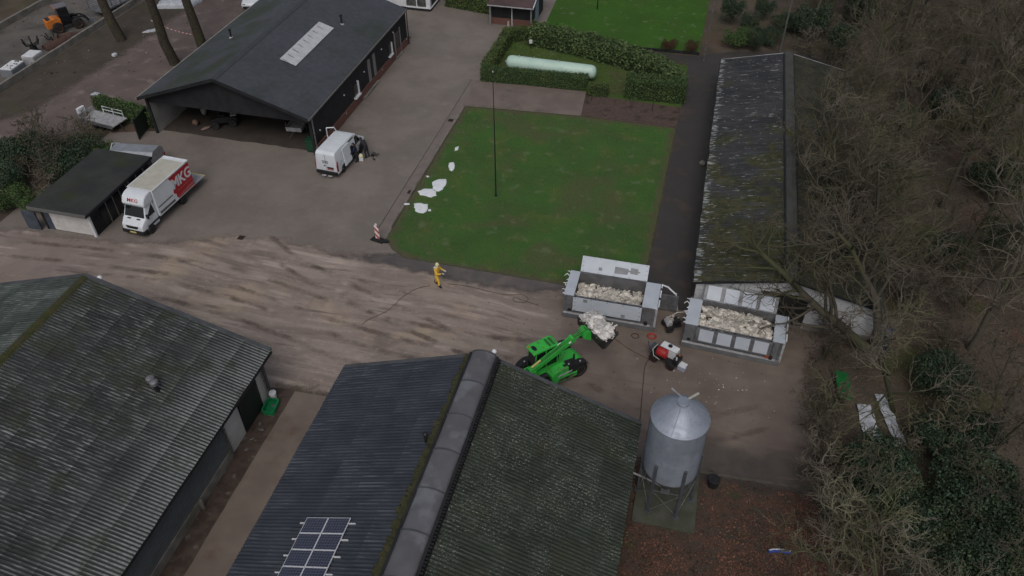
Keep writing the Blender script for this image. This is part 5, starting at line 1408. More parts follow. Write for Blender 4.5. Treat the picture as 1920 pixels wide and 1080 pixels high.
for k in range(26):
    s_ = rg_.choice((-1.115, 1.0)) if k % 2 else -1.155
    MB().blob((rg_.uniform(-.7, .9), s_ if s_ < 0 else .68, rg_.uniform(.52, .8)), (rg_.uniform(.04, .11), .012, rg_.uniform(.03, .07)), 7, 4, None, .2, rg_).build('mud_splash', MT['thmud'], TH)
# carriage and bucket
MB().prism([(1.62, 2.62), (2.02, 2.30), (2.12, 2.36), (2.10, 2.98), (1.78, 3.12)], 'y', -.72, -.12).build('carriage', MT['green'], TH, bevel=.02)
MB().tube([(1.5, -.4, 2.55), (2.05, -.4, 2.45)], .06, 8).build('tilt_cylinder', MT['blackplastic'], TH)
bk0, bk1 = -1.58, .58
def bprof(o): return [(2.06, 3.02), (2.10, 2.45), (2.26, 2.22), (2.48, 2.16), (3.34, 2.86)] if not o else [(3.30, 2.89), (2.47, 2.21), (2.28, 2.27), (2.14, 2.47), (2.11, 3.02)]
MT['bucket'] = pm('worn_bucket', (.020, .019, .019), (.045, .042, .040), 2.5, .55, c3=(.09, .075, .06), s3=3, lo3=.6, hi3=.8)
bk = MB().prism(bprof(0) + bprof(1), 'y', bk0, bk1).build('bucket', MT['bucket'], TH)
for y in (bk0, bk1 - .04): MB().prism([(2.06, 3.02), (2.10, 2.45), (2.26, 2.22), (2.48, 2.16), (3.34, 2.86), (2.7, 3.0)], 'y', y - .02, y + .06).build('bucket_side', MT['bucket'], bk)
MB().box(2.03, 2.13, bk0 - .03, bk1 + .03, 2.98, 3.05).build('bucket_rail', MT['bucket'], bk, bevel=.01)
for k in range(9): MB().box(3.24, 3.42, bk0 + .12 + k * .235, bk0 + .2 + k * .235, 2.84, 2.88, None).build('tooth', MT['bucket'], bk)
def h3(x, y): return .30 + .34 * math.sin(PI * min(max(y / 2.1, 0), 1)) ** .6 * math.sin(PI * min(max((x + .15) / 1.35, 0), 1)) ** .6 + .10 * mnoise.noise(Vector((x * 2, y * 2, 4)))
hb = heap('bird_heap', 'heap of clean white birds carried in the raised bucket', (0, 0, 0), 0, 1.15, 2.06, h3, 62, MT['birdB'], 33, 1.05)
hb.matrix_world = Matrix.Translation((-5.6, 30.5, 0)) @ Matrix.Rotation(math.radians(46), 4, 'Z') @ Matrix.Translation((2.14, -1.53, 2.52))

# ------------------------------------------------------------------ box truck
TR = thing('box_truck', 'white box truck with a red rear panel and lowered tail lift beside the garage', 'truck', (-36.48, 39.2, 0), math.radians(-90 - 3.2))
# local x forward; cab at the front (+x), box behind
for x in (2.25, -1.45):
    for y in (-.86, .86): tyre(TR, (x, y, .34), .34, .22, MT['rim'])
MB().box(-2.75, 1.2, -.42, .42, .42, .62).build('chassis', MT['blackplastic'], TR)
cabp = [(1.30, .38), (2.90, .34), (3.02, .60), (2.98, .95), (2.64, 1.24), (2.50, 1.32), (2.14, 2.12), (1.30, 2.18)]
bm_ = MB().prism(cabp, 'y', -.92, .92)
me = bm_.mesh('cab', bevel=.07, segs=3, smooth=35)
for v in me.vertices:
    if v.co.z > 1.25: v.co.y *= 1 - .16 * (v.co.z - 1.25)
    if v.co.x > 2.5: v.co.y *= 1 - .10 * (v.co.x - 2.5) / .5
cabo = link('cab', me, MT['vanwhite'], TR)
def slab(mt, quad, nrm, th, nm, mat, par):
    q = [Vector(p) for p in quad]; nn = Vector(nrm).normalized()
    b_ = MB().add([p - nn * .02 for p in q] + [p + nn * th for p in q], [(3, 2, 1, 0), (4, 5, 6, 7), (0, 1, 5, 4), (1, 2, 6, 5), (2, 3, 7, 6), (3, 0, 4, 7)])
    return b_.build(nm, mat, par, bevel=.01)
slab(0, [(2.485, -.80, 1.35), (2.485, .80, 1.35), (2.165, .74, 2.06), (2.165, -.74, 2.06)], (.91, 0, .41), .012, 'windscreen', MT['glass'], cabo)
for s in (-1, 1):
    slab(0, [(2.36, s * .905, 1.30), (1.48, s * .91, 1.30), (1.48, s * .795, 2.02), (2.06, s * .795, 2.02)], (0, s, .14), .008, 'side_window', MT['glass'], cabo)
    MB().box(2.30, 2.40, s * .95 - .06, s * .95 + .10 * s + .06, 1.32, 1.62).build('mirror', MT['blackplastic'], cabo, bevel=.02)
    MB().box(1.34, 2.5, s * .925 - .012, s * .925 + .012, .62, .74).build('side_moulding', MT['blackplastic'], cabo)
    slab(0, [(2.96, s * .46, .90), (2.86, s * .80, .92), (2.70, s * .80, 1.12), (2.80, s * .48, 1.08)], (.7, s * .3, .5), .03, 'headlight', MT['lamp_clear'], cabo)
    MB().box(2.56, 2.64, s * .38 - .14, s * .38 + .14, 1.24, 1.295).build('bonnet_vent', MT['blackplastic'], cabo)
MB().prism([(-.5, 0), (.5, 0), (.42, -.2), (-.42, -.2)], 'x', 2.985, 3.03, Matrix.Translation((0, 0, .92))).build('grille', MT['blackplastic'], cabo, bevel=.01)
MB().box(2.6, 3.08, -.90, .90, .30, .58).build('bumper', MT['blackplastic'], cabo, bevel=.05)
MB().box(3.08, 3.095, -.26, .26, .40, .52).build('number_plate', MT['yellowpaint'], cabo)
# wind deflector above the cab
df = MB().prism([(1.26, 2.10), (2.22, 2.10), (2.28, 2.28), (2.06, 2.70), (1.74, 2.86), (1.26, 2.90)], 'y', -.90, .90).mesh('deflector', bevel=.12, segs=4, smooth=50)
dfo = link('deflector', df, MT['vanwhite'], TR)
mtx = Matrix(((0, -.464, .886, 2.172), (1, 0, 0, .0), (0, .886, .464, 2.50), (0, 0, 0, 1)))
text_mesh('MKG', .36, .008, MT['red'], 'lettering', dfo, mtx, bold=.004, sx=1.15)
# box body
BX0, BX1, BY, BZ0, BZ1 = -2.92, 1.22, 1.0, .72, 2.86
box = MB().box(BX0, BX1, -BY, BY, BZ0, BZ1).build('box_body', MT['vanwhite'], TR, bevel=.02)
MB().box(BX0 + .35, BX1 - .05, -BY + .05, BY - .05, BZ1 - .01, BZ1 + .008).build('roof_sheet', MT['cream'], box)
for s in (-1, 1): MB().box(BX0, BX1 + .02, s * (BY - .01) - .04, s * (BY - .01) + .04, BZ1 - .06, BZ1 + .02).build('roof_rail', MT['white'], box, bevel=.01)
MB().box(BX1 - .05, BX1 + .03, -BY, BY, BZ1 - .06, BZ1 + .021).build('roof_rail', MT['white'], box, bevel=.01)
MB().box(BX0 - .05, BX0 + .06, -BY - .01, BY + .01, BZ1 - .12, BZ1 + .03).build('rear_header', MT['white'], box, bevel=.015)
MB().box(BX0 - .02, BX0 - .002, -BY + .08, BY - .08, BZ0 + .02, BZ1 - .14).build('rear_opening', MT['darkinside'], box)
for s in (-1, 1):
    yy = s * BY
    def sidep(pts, nm, mat, th=.006):
        return MB().prism(pts, 'y', yy + s * .003, yy + s * (.003 + th)).build(nm, mat, box)
    sidep([(BX0 + .02, .92), (BX0 + .02, 2.74), (-.55, 2.74), (-.75, 2.42), (-1.05, 2.30), (-.72, 1.72), (-.66, 1.40), (-.88, 1.28), (-.88, .92)], 'red_panel', MT['red'])
    sidep([(BX0 + .02, .80), (BX0 + .02, 1.18), (-1.0, .96), (-1.0, .80)], 'pink_band', MT['redpink'], .011)
    sidep([(1.12, 1.36), (1.12, 1.46), (-.50, 1.46), (-.50, 1.36)], 'grey_stripe', MT['rim'])
    sidep([(1.10, .86), (1.10, 1.04), (-.60, 1.02), (-.60, .84)], 'grey_stripe', MT['rim'])
    sgn = -s
    # letters read along the vehicle as seen from that side
    if s > 0: mm = Matrix(((-1, 0, 0, -1.82), (0, 0, 1, yy + .010), (0, 1, 0, 2.02), (0, 0, 0, 1)))
    else: mm = Matrix(((1, 0, 0, -1.82), (0, 0, -1, yy - .010), (0, 1, 0, 2.02), (0, 0, 0, 1)))
    text_mesh('MKG', 1.10, .004, MT['white'], 'lettering', box, mm, bold=.035, sx=.92)
    for k in range(9):
        sidep([(-1.12 - k * .19, 1.34), (-1.12 - k * .19, 1.44), (-1.24 - k * .19, 1.44), (-1.24 - k * .19, 1.34)], 'small_letter', MT['redpink'], .011)
MB().box(BX0 - 1.32, BX0 - .05, -BY + .04, BY - .04, .66, .72).build('tail_lift', MT['palesteel'], TR, bevel=.01)
MB().box(BX0 - 1.34, BX0 - 1.28, -BY + .02, BY - .02, .655, .735).build('tail_lift_edge', MT['yellowpaint'], TR)
for y in (-.5, .5): MB().tube([(-2.6, y, .45), (-3.4, y, .62)], .045, 8).build('lift_arm', MT['blackplastic'], TR)
for y in (-.9, .9): MB().box(-2.97, -2.9, y - .08, y + .08, .50, .68).build('tail_lamp', MT['lamp_red'], TR, bevel=.01)

# ------------------------------------------------------------------ white panel van
VA = thing('panel_van', 'white panel van parked by the barn with its sliding side door open', 'van', (-26.45, 48.85, 0), math.radians(90 - 3.6))
for x in (1.55, -1.45):
    for y in (-.80, .80): tyre(VA, (x, y, .33), .33, .22, MT['rim'])
vp_ = [(-2.42, .34), (2.42, .30), (2.50, .62), (2.40, .98), (1.78, 1.22), (1.02, 2.02), (.6, 2.14), (-2.25, 2.18), (-2.46, 2.02), (-2.50, .60)]
me = MB().prism(vp_, 'y', -.93, .93).mesh('body', bevel=.09, segs=3, smooth=40)
for v in me.vertices:
    if v.co.z > 1.0: v.co.y *= 1 - .13 * (v.co.z - 1.0)
    if v.co.x > 1.7: v.co.y *= 1 - .16 * (v.co.x - 1.7) / .8
vb = link('body', me, MT['vanwhite'], VA)
yat = lambda z: .93 * (1 - .13 * max(0, z - 1.0))
slab(0, [(1.70, -.72, 1.28), (1.70, .72, 1.28), (1.08, .66, 1.97), (1.08, -.66, 1.97)], (.74, 0, .67), .012, 'windscreen', MT['glass'], vb)
for s in (-1, 1):
    slab(0, [(1.55, s * .90, 1.22), (.72, s * .905, 1.18), (.72, s * .825, 1.84), (1.10, s * .825, 1.84)], (0, s, .13), .010, 'cab_window', MT['glass'], vb)
    MB().box(1.38, 1.50, s * 1.0 - .10, s * 1.0 + .10, 1.15, 1.42).build('mirror', MT['blackplastic'], vb, bevel=.03)
    slab(0, [(2.42, s * .50, .86), (2.20, s * .80, .90), (1.98, s * .80, 1.12), (2.22, s * .52, 1.05)], (.7, s * .3, .5), .02, 'headlight', MT['lamp_clear'], vb)
    MB().prism([(-2.30, .62), (-2.30, 1.45), (-2.38, 1.45), (-2.5, 1.1), (-2.5, .62)], 'y', s * .91 - .025, s * .91 + .025).build('tail_lamp', MT['lamp_red'], vb, bevel=.01)
    for x in (1.55, -1.45):
        pts = [(x + .42 * math.cos(t), .33 + .42 * math.sin(t)) for t in [PI * i / 10 for i in range(11)]] + [(x + .34 * math.cos(t), .33 + .34 * math.sin(t)) for t in [PI * (10 - i) / 10 for i in range(11)]]
        MB().prism(pts, 'y', s * .925 - .03, s * .925 + .03).build('wheel_arch', MT['blackplastic'], vb)
MB().box(-2.58, -2.40, -.90, .90, .32, .60).build('rear_bumper', MT['blackplastic'], vb, bevel=.04)
MB().box(2.36, 2.54, -.80, .80, .26, .56).build('front_bumper', MT['blackplastic'], vb, bevel=.05)
MB().box(-2.52, -2.506, -.62, -.08, .82, .96).build('plate_recess', MT['blackplastic'], vb)
MB().box(-2.535, -2.521, -.60, -.10, .72, .84).build('number_plate', MT['redpink'], vb)
MB().box(-2.515, -2.498, -.006, .006, .62, 2.02).build('door_seam', MT['blackplastic'], vb)
for k, (w, z) in enumerate(((.55, 1.42), (.45, 1.33), (.5, 1.24))): MB().box(-2.506, -2.496, -.05 - w / 2 + .1, -.05 + w / 2 + .1, z, z + .035).build('small_print', MT['rim'], vb)
MB().box(-2.53, -2.50, .08, .2, .98, 1.06).build('door_handle', MT['blackplastic'], vb, bevel=.01)
for k in range(3): MB().box(-2.0 + .1 * k, -1.95 + .12 * k, -.96, -.93, .95 + .11 * k, 1.0 + .11 * k).build('small_print', MT['rim'], vb)
# sliding door pushed back along the right side, dark opening in front of it
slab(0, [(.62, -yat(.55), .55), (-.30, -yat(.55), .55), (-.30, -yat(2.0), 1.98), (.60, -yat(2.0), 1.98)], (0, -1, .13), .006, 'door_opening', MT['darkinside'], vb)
sd = slab(0, [(-.25, -yat(.5) - .06, .48), (-1.35, -yat(.5) - .06, .48), (-1.35, -yat(2.0) - .06, 1.98), (-.25, -yat(2.0) - .06, 1.98)], (0, -1, .13), .05, 'sliding_door', MT['vanwhite'], VA)
MB().box(-.42, -.36, -1.06, -1.02, .95, 1.12).build('handle', MT['blackplastic'], sd, bevel=.005)
MB().box(-1.36, .6, -.975, -.93, .36, .47).build('side_sill', MT['blackplastic'], vb)
MB().box(.1, .5, -.99, -.945, .9, 1.12).build('blue_crate', MT['blue'], vb)
# left front door standing open
hinge = Matrix.Translation((1.62, .93, 0)) @ Matrix.Rotation(math.radians(180 - 62), 4, 'Z')
me = MB().prism([(0, .45), (.98, .45), (.98, 1.15), (.0, 1.15)], 'y', -.035, .035, hinge).build('open_door', MT['vanwhite'], VA, bevel=.02)
fr = MB()
for a_, b_ in (((.0, 1.15), (.35, 1.95)), ((.35, 1.95), (.95, 1.97)), ((.95, 1.97), (.96, 1.15))):
    fr.tube([hinge @ Vector((a_[0], 0, a_[1])), hinge @ Vector((b_[0], 0, b_[1]))], .045, 6)
fr.build('door_frame', MT['vanwhite'], me)
for y in (-.45, .05): MB().box(-2.72, -2.56, y, y + .36, .20, .25).build('rear_step', MT['palesteel'], vb, bevel=.01)

# ------------------------------------------------------------------ silo
SI = thing('feed_silo', 'galvanised feed silo with a conical roof standing on steel legs', 'silo', (1.53, 23.85, .14))
n = NT('galvanised_steel', .5, metal=.35, spec=.5)
c = n.mix(n.ramp(n.noise(.9, 5), .35, .65), (.33, .37, .44), (.27, .30, .36))
c = n.mix(n.ramp(n.noise(5, 5, .65), .52, .72, 0, .6), c, (.20, .215, .24))
n.color(c); n.rough(n.ramp(n.noise(3, 4), .3, .7, .42, .62)); MT['galv'] = n.m
prof = [(1.28, 2.46)]
z = 2.46
while z < 6.03:
    prof += [(1.272, z + .025), (1.288, z + .06)]; z += .07
prof += [(1.28, 6.06)]
MB().lathe(prof, 48).build('body', MT['galv'], SI, smooth=50)
MB().lathe([(1.33, 5.99), (1.33, 6.06), (.36, 6.98), (.30, 6.99)], 40).build('cone_roof', MT['galv'], SI, smooth=40)
for k in range(9):
    t = 2 * PI * k / 9 + .3
    MB().tube([(1.31 * math.cos(t), 1.31 * math.sin(t), 6.085), (.36 * math.cos(t), .36 * math.sin(t), 6.99)], .014, 5).build('roof_seam', MT['galv'], SI)
MB().lathe([(.28, 6.90), (.28, 7.09), (.26, 7.11), (.02, 7.12)], 24).build('filler_lid', MT['galv'], SI, smooth=40)
MB().tube([(.18, .25, 7.0), (.62, .95, 6.72)], .06, 10).build('filler_pipe', MT['whitehose'], SI, smooth=40)
MB().tube([(-.1, .30, 7.0), (-.55, 1.02, 6.65)], .055, 10).build('vent_pipe', MT['palesteel'], SI, smooth=40)
MB().lathe([(.22, .72), (1.20, 2.40), (1.285, 2.46), (1.285, 2.54)], 40).build('hopper', MT['steel'], SI, smooth=40)
lg = []
MT['leg'] = pm('galvanised_leg', (.12, .13, .15), (.09, .10, .11), 3, .5, metal=.4)
for k in range(6):
    t = math.radians(-60 + 60 * k); x, y = 1.33 * math.cos(t), 1.33 * math.sin(t); lg.append((x, y))
    m = Matrix.Translation((x, y, 0)) @ Matrix.Rotation(t, 4, 'Z')
    MB().box(-.05, .05, -.07, .07, 0, 3.7, m).build('leg', MT['leg'], SI, bevel=.01)
    MB().box(-.14, .14, -.14, .14, 0, .03, m).build('foot_plate', MT['leg'], SI)
for k in range(6):
    a, b = lg[k], lg[(k + 1) % 6]
    for (p, q) in ((a, b), (b, a)):
        MB().tube([(p[0], p[1], .12), (q[0], q[1], 1.75)], .022, 6).build('cross_brace', MT['rim'], SI)
    MB().tube([(a[0], a[1], 1.8), (b[0], b[1], 1.8)], .025, 6).build('ring_brace', MT['leg'], SI)
MB().box(-.22, .22, -.22, .22, .35, .75).build('boot', MT['steel'], SI, bevel=.03)
MB().tube([(0, 0, .55), (-1.2, -.1, 1.25), (-2.15, -.2, 1.7)], .05, 8).build('auger_tube', MT['palesteel'], SI, smooth=40)
MB().tube([(-1.30, .15, .3), (-1.28, .35, 5.9)], .03, 6).build('ladder_rail', MT['leg'], SI)

# ------------------------------------------------------------------ gas tank
GT = thing('gas_tank', 'long pale mint-coloured gas tank lying behind the low hedge', 'gas tank', (-17.65, 66.75, 0), math.radians(-2.0))
m = Matrix.Translation((0, 0, 1.05)) @ Matrix.Rotation(PI / 2, 4, 'Y')
pr_ = [(.03, -.02), (.3, .02), (.48, .12), (.58, .28), (.62, .48), (.62, 7.95), (.58, 8.15), (.48, 8.31), (.3, 8.42), (.03, 8.46)]
MB().lathe(pr_, 28, m).build('vessel', MT['tankgreen'], GT, smooth=50)
for x in (.5, 4.2, 7.9): MB().lathe([(.625, x - .02), (.632, x), (.625, x + .02)], 28, m).build('weld_band', MT['tankgreen'], GT, smooth=50)
for x in (1.6, 6.8): MB().prism([(-.55, 0), (.55, 0), (.5, .7), (-.5, .7)], 'x', x - .18, x + .18).build('saddle', MT['concrete'], GT, bevel=.02)
for x, h in ((1.2, .12), (1.7, .1), (2.6, .14), (4.9, .12)): MB().tube([(x, 0, 1.62), (x, 0, 1.68 + h)], .06, 8).build('valve', MT['palesteel'], GT)
MB().lathe([(.10, -.12), (.10, .02)], 12, m).build('end_valve', MT['palesteel'], GT)

# ------------------------------------------------------------------ people
def skinned(name, joints, edges, mat, parent, sub=2, root=0):
    me = bpy.data.meshes.new(name)
    me.from_pydata([j[:3] for j in joints], edges, [])
    me.materials.append(mat)
    o = bpy.data.objects.new(name, me); COL.objects.link(o)
    if parent: o.parent = parent
    sk = o.modifiers.new('skin', 'SKIN'); sk.use_smooth_shade = True
    for i, v in enumerate(me.skin_vertices[0].data):
        v.radius = (joints[i][3], joints[i][4] if len(joints[i]) > 4 else joints[i][3]); v.use_root = i == root
    sb = o.modifiers.new('sub', 'SUBSURF'); sb.levels = sub; sb.render_levels = sub
    return o
def figure(root, S, pose, suit, headm, bootm, handm, hood=None, coat=None):
    """x forward, y left, z up; pose gives joint positions for S = 1 (about 1.8 m)"""
    p = {k: Vector(v) for k, v in pose.items()}
    names = ['pelvis', 'belly', 'chest', 'neck', 'hipL', 'kneeL', 'ankleL', 'hipR', 'kneeR', 'ankleR', 'shL', 'elL', 'wrL', 'shR', 'elR', 'wrR']
    rad = [.15, .145, .165, .075, .105, .078, .062, .105, .078, .062, .08, .058, .045, .08, .058, .045]
    rad2 = [.19, .18, .21, .075] + rad[4:]
    J = [(*p[nm], rad[i], rad2[i]) for i, nm in enumerate(names)]
    E_ = [(0, 1), (1, 2), (2, 3), (0, 4), (4, 5), (5, 6), (0, 7), (7, 8), (8, 9), (2, 10), (10, 11), (11, 12), (2, 13), (13, 14), (14, 15)]
    body = skinned('body', J, E_, suit, root)
    hd = p['head']
    head = MB(); head.blob((hd.x, hd.y, hd.z), (.105, .085, .13), 14, 10)
    head.blob((hd.x + .105, hd.y, hd.z - .01), (.022, .016, .03), 6, 4)
    for s in (-1, 1): head.blob((hd.x + .0, hd.y + s * .085, hd.z - .01), (.025, .012, .035), 6, 4)
    ho = head.build('head', headm, body, smooth=80)
    fc = MB()
    for s in (-1, 1): fc.blob((hd.x + .098, hd.y + s * .035, hd.z + .015), (.01, .014, .009), 6, 4)
    fc.box(hd.x + .092, hd.x + .104, hd.y - .028, hd.y + .028, hd.z - .068, hd.z - .058)
    fc.build('eyes_and_mouth', MT['blackplastic'], body)
    if hood:
        hm = MB().blob((hd.x - .022, hd.y, hd.z + .015), (.125, .118, .155), 16, 10)
        hm.blob((hd.x - .05, hd.y, hd.z - .13), (.11, .12, .10), 14, 8)
        hm.build('hood', hood, body, smooth=80)
    else:
        MB().blob((hd.x - .02, hd.y, hd.z + .03), (.108, .094, .12), 14, 8).build('hair', MT['darkcloth'], body, smooth=80)
    for s in 'LR':
        a, k = p['ankle' + s], p['knee' + s]
        d = Vector((1, 0, 0)) if 'toe' + s not in p else (p['toe' + s] - a)
        d.z = 0; d.normalize()
        J2 = [(a.x, a.y, a.z + .16, .072), (a.x, a.y, a.z + .02, .068), (a.x - d.x * .05, a.y - d.y * .05, a.z - .05, .055), (a.x + d.x * .10, a.y + d.y * .10, a.z - .055, .052), (a.x + d.x * .19, a.y + d.y * .19, a.z - .062, .042)]
        skinned('boot', J2, [(0, 1), (1, 2), (1, 3), (3, 4)], bootm, body, 2)
        w, e = p['wr' + s], p['el' + s]
        f = (w - e).normalized(); sd_ = f.cross(Vector((0, 0, 1)))
        if sd_.length < .1: sd_ = Vector((0, 1, 0))
        sd_.normalize(); nn = sd_.cross(f)
        sgn = 1 if s == 'L' else -1
        J3 = [(*(w + f * .02), .032), (*(w + f * .09), .036)]; E3 = [(0, 1)]
        for k2, (off, ln_) in enumerate(((-.030, .075), (-.010, .09), (.010, .085), (.030, .065))):
            i0 = len(J3); q1 = w + f * .10 + sd_ * off; q2 = q1 + f * ln_ * .55 - nn * .012; q3 = q2 + f * ln_ * .3 - nn * .035
            J3 += [(*q1, .0105), (*q2, .0095), (*q3, .008)]; E3 += [(1, i0), (i0, i0 + 1), (i0 + 1, i0 + 2)]
        i0 = len(J3); q1 = w + f * .05 + sd_ * (.04 * sgn); q2 = q1 + f * .04 + sd_ * (.02 * sgn) - nn * .02
        J3 += [(*q1, .013), (*q2, .010)]; E3 += [(0, i0), (i0, i0 + 1)]
        skinned('hand', J3, E3, handm, body, 1)
    root.scale = (S, S, S)
    return body
Y = thing('person', 'person in a yellow hooded coverall walking along the lawn edge', 'person', (-14.40, 36.30, 0), math.radians(-8))
figure(Y, 1.08, dict(pelvis=(0, 0, .95), belly=(.0, 0, 1.12), chest=(.02, 0, 1.33), neck=(.04, 0, 1.50), head=(.09, 0, 1.64),
       hipL=(0, .10, .88), kneeL=(-.04, .12, .50), ankleL=(-.22, .13, .11), hipR=(0, -.10, .88), kneeR=(.14, -.12, .50), ankleR=(.16, -.13, .10),
       shL=(.02, .20, 1.42), elL=(.16, .27, 1.16), wrL=(.40, .16, 1.22), shR=(.02, -.20, 1.42), elR=(.14, -.27, 1.16), wrR=(.38, -.15, 1.17)),
       MT['yellow'], MT['skin'], MT['blackplastic'], MT['glove'], MT['hood'])
pa = MB().box(.43, .60, -.10, .10, 1.26, 1.268, Matrix.Rotation(math.radians(-14), 4, 'Y') @ Matrix.Translation((-.27, 0, .13)))
clip = pa.build('paper_sheet', MT['white'], None); clip.location = Y.location; clip.rotation_euler = Y.rotation_euler; clip.scale = Y.scale
tag(clip, 'white sheet held in both hands by the person in yellow', 'paper')
K = thing('person', 'person in dark clothes bending at the front door of the white van', 'person', (-24.75, 49.72, 0), math.radians(160))
figure(K, 1.03, dict(pelvis=(0, 0, .93), belly=(.08, 0, 1.10), chest=(.22, 0, 1.27), neck=(.35, 0, 1.40), head=(.45, 0, 1.50),
       hipL=(0, .10, .87), kneeL=(.06, .12, .48), ankleL=(-.04, .13, .10), hipR=(0, -.10, .87), kneeR=(.0, -.12, .48), ankleR=(-.1, -.14, .10),
       shL=(.24, .20, 1.34), elL=(.36, .24, 1.06), wrL=(.56, .16, .98), shR=(.24, -.20, 1.34), elR=(.34, -.24, 1.06), wrR=(.54, -.14, .96)),
       MT['darkcloth'], MT['skin'], MT['blackplastic'], MT['skin'])
K2 = thing('person', 'person in dark clothes standing at the open side door of the white van', 'person', (-25.28, 48.98, 0), math.radians(200))
figure(K2, .98, dict(pelvis=(0, 0, .93), belly=(.02, 0, 1.10), chest=(.06, 0, 1.30), neck=(.10, 0, 1.46), head=(.15, 0, 1.60),
       hipL=(0, .10, .87), kneeL=(.03, .11, .48), ankleL=(0, .12, .10), hipR=(0, -.10, .87), kneeR=(.0, -.11, .48), ankleR=(-.05, -.13, .10),
       shL=(.06, .20, 1.38), elL=(.14, .25, 1.10), wrL=(.34, .18, 1.02), shR=(.06, -.20, 1.38), elR=(.14, -.25, 1.10), wrR=(.34, -.16, 1.02)),
       pm('navy_clothes', (.016, .02, .035), None, rough=.9), MT['skin'], MT['blackplastic'], MT['skin'])
# ------------------------------------------------------------------ smaller things in the yard
je = thing('jerrycan', 'white canister with a pale yellow top beside the white van', 'canister', (-25.02, 49.18, 0), .3)
MB().box(-.16, .16, -.12, .12, 0, .34).build('body', MT['white'], je, bevel=.04, segs=3)
MB().lathe([(.15, .34), (.17, .40), (.15, .52), (.05, .58)], 14).build('top', MT['hood'], je, smooth=50)
MB().tube([(-.1, 0, .55), (0, 0, .64), (.1, 0, .55)], .018, 6).build('handle', MT['white'], je)
tl = thing('hand_tool', 'tangled black hose and sprayer lying on the paving beside the van', 'sprayer', (-24.35, 50.0, 0))
g = random.Random(2); p = [Vector((-.2, .25, .06))]
for k in range(14): p.append(p[-1] + Vector((g.uniform(-.16, .2), g.uniform(-.2, .16), 0))); p[-1].z = .06 + .2 * abs(math.sin(k * 1.3))
MB().tube(p, .022, 6).build('hose', MT['blackplastic'], tl)
MB().tube([(.1, -.35, .05), (.35, -.55, .07)], .05, 8).build('nozzle', MT['blackplastic'], tl)
MB().box(-.15, .1, -.1, .1, 0, .16).build('pump', MT['blackplastic'], tl, bevel=.03)

be = thing('traffic_beacon', 'red and white striped traffic beacon at the corner of the lawn', 'traffic beacon', (-19.95, 39.85, 0), math.radians(-12)); be.scale = (1.18, 1.18, 1.18)
MB().prism([(-.42, -.20), (.42, -.20), (.36, .2), (-.36, .2)], 'z', 0, .11).build('foot', MT['black'], be, bevel=.02)
MB().prism([(.30, -.10), (.62, -.05), (.72, .12), (.40, .22)], 'z', 0, .13).build('weight', MT['blackplastic'], be, bevel=.03)
n = NT('beacon_stripes', .5)
tc = n.node('ShaderNodeTexCoord'); sp = n.node('ShaderNodeSeparateXYZ'); n.ln(tc.outputs['Object'], sp.inputs[0])
dg_ = n.math('FRACT', n.math('MULTIPLY', n.math('SUBTRACT', sp.outputs[2], n.math('MULTIPLY', sp.outputs[0], -.9)), 2.35))
n.color(n.mix(n.math('GREATER_THAN', dg_, .55), (.80, .74, .72), (.42, .06, .06))); MT['stripes'] = n.m
MB().box(-.15, .15, -.03, .03, .14, 1.08).build('board', MT['stripes'], be, bevel=.03, segs=3)
MB().box(-.06, .06, -.035, .035, 1.08, 1.22).build('lamp', MT['white'], be, bevel=.02)
MB().tube([(0, 0, .05), (0, 0, .2)], .04, 8).build('stem', MT['blackplastic'], be)

# foam patches on the lawn
MT['foam'] = pm('white_foam', (.80, .82, .86), (.72, .75, .80), 3, .9, bump=.5, bscale=10, bdist=.05)
def foam(pts, h, lab, seed, name='foam_patch', cat='foam', mat='foam', group='white foam patches on the lawn'):
    cx_ = sum(p[0] for p in pts) / len(pts); cy_ = sum(p[1] for p in pts) / len(pts)
    w = wob([(x - cx_, y - cy_) for x, y in pts], .09, .13 if h < .2 else .05, seed)
    bm = bmesh.new(); rings = []
    for s, z in ((1.0, .005), (.985, h * .6), (.93, h), (.6, h * 1.15), (.25, h * 1.2)):
        rings.append([bm.verts.new((x * s, y * s, z + (min(.05, h * .6) * mnoise.noise(Vector((x * 5, y * 5, seed + s * 3))) if s < .99 else 0))) for x, y in w])
    k = len(w)
    for a, b in zip(rings[:-1], rings[1:]):
        for i in range(k): bm.faces.new((a[i], a[(i + 1) % k], b[(i + 1) % k], b[i]))
    bm.faces.new(rings[-1])
    me = bpy.data.meshes.new(name); bmesh.ops.recalc_face_normals(bm, faces=bm.faces); bm.to_mesh(me); bm.free()
    me.polygons.foreach_set('use_smooth', [True] * len(me.polygons))
    o = link(name, me, MT[mat]); o.location = (cx_, cy_, .006)
    return tag(o, lab, cat, group)
foam([(-17.95, 46.55), (-18.27, 46.75), (-18.33, 47.07), (-18.59, 47.54), (-18.41, 47.93), (-17.7, 48.24), (-17.49, 47.5), (-17.49, 46.83), (-17.72, 46.5)], .04, 'upper lobe of the largest white foam patch on the lawn', 1)
foam([(-19.29, 46.17), (-18.88, 46.61), (-18.27, 46.71), (-17.87, 46.50), (-17.64, 45.94), (-18.02, 45.6), (-18.4, 45.73), (-18.91, 45.72)], .035, 'lower lobe of the largest white foam patch on the lawn', 2)
foam([(-19.03, 44.6), (-18.66, 44.75), (-18.22, 44.69), (-18.02, 44.79), (-17.81, 44.31), (-17.75, 43.93), (-17.92, 43.59), (-18.3, 43.61), (-18.57, 43.73), (-18.86, 44.12)], .035, 'rounded white foam patch on the lawn nearest the striped beacon', 3)
foam([(-18.27, 52.14), (-18.36, 52.75), (-18.16, 53.0), (-18.05, 52.47)], .04, 'farthest white foam patch on the lawn, small and narrow', 4)
foam([(-18.15, 50.47), (-17.82, 50.62), (-17.58, 49.95), (-17.6, 49.4), (-17.85, 49.67)], .05, 'second farthest white foam patch on the lawn, upright and narrow', 5)
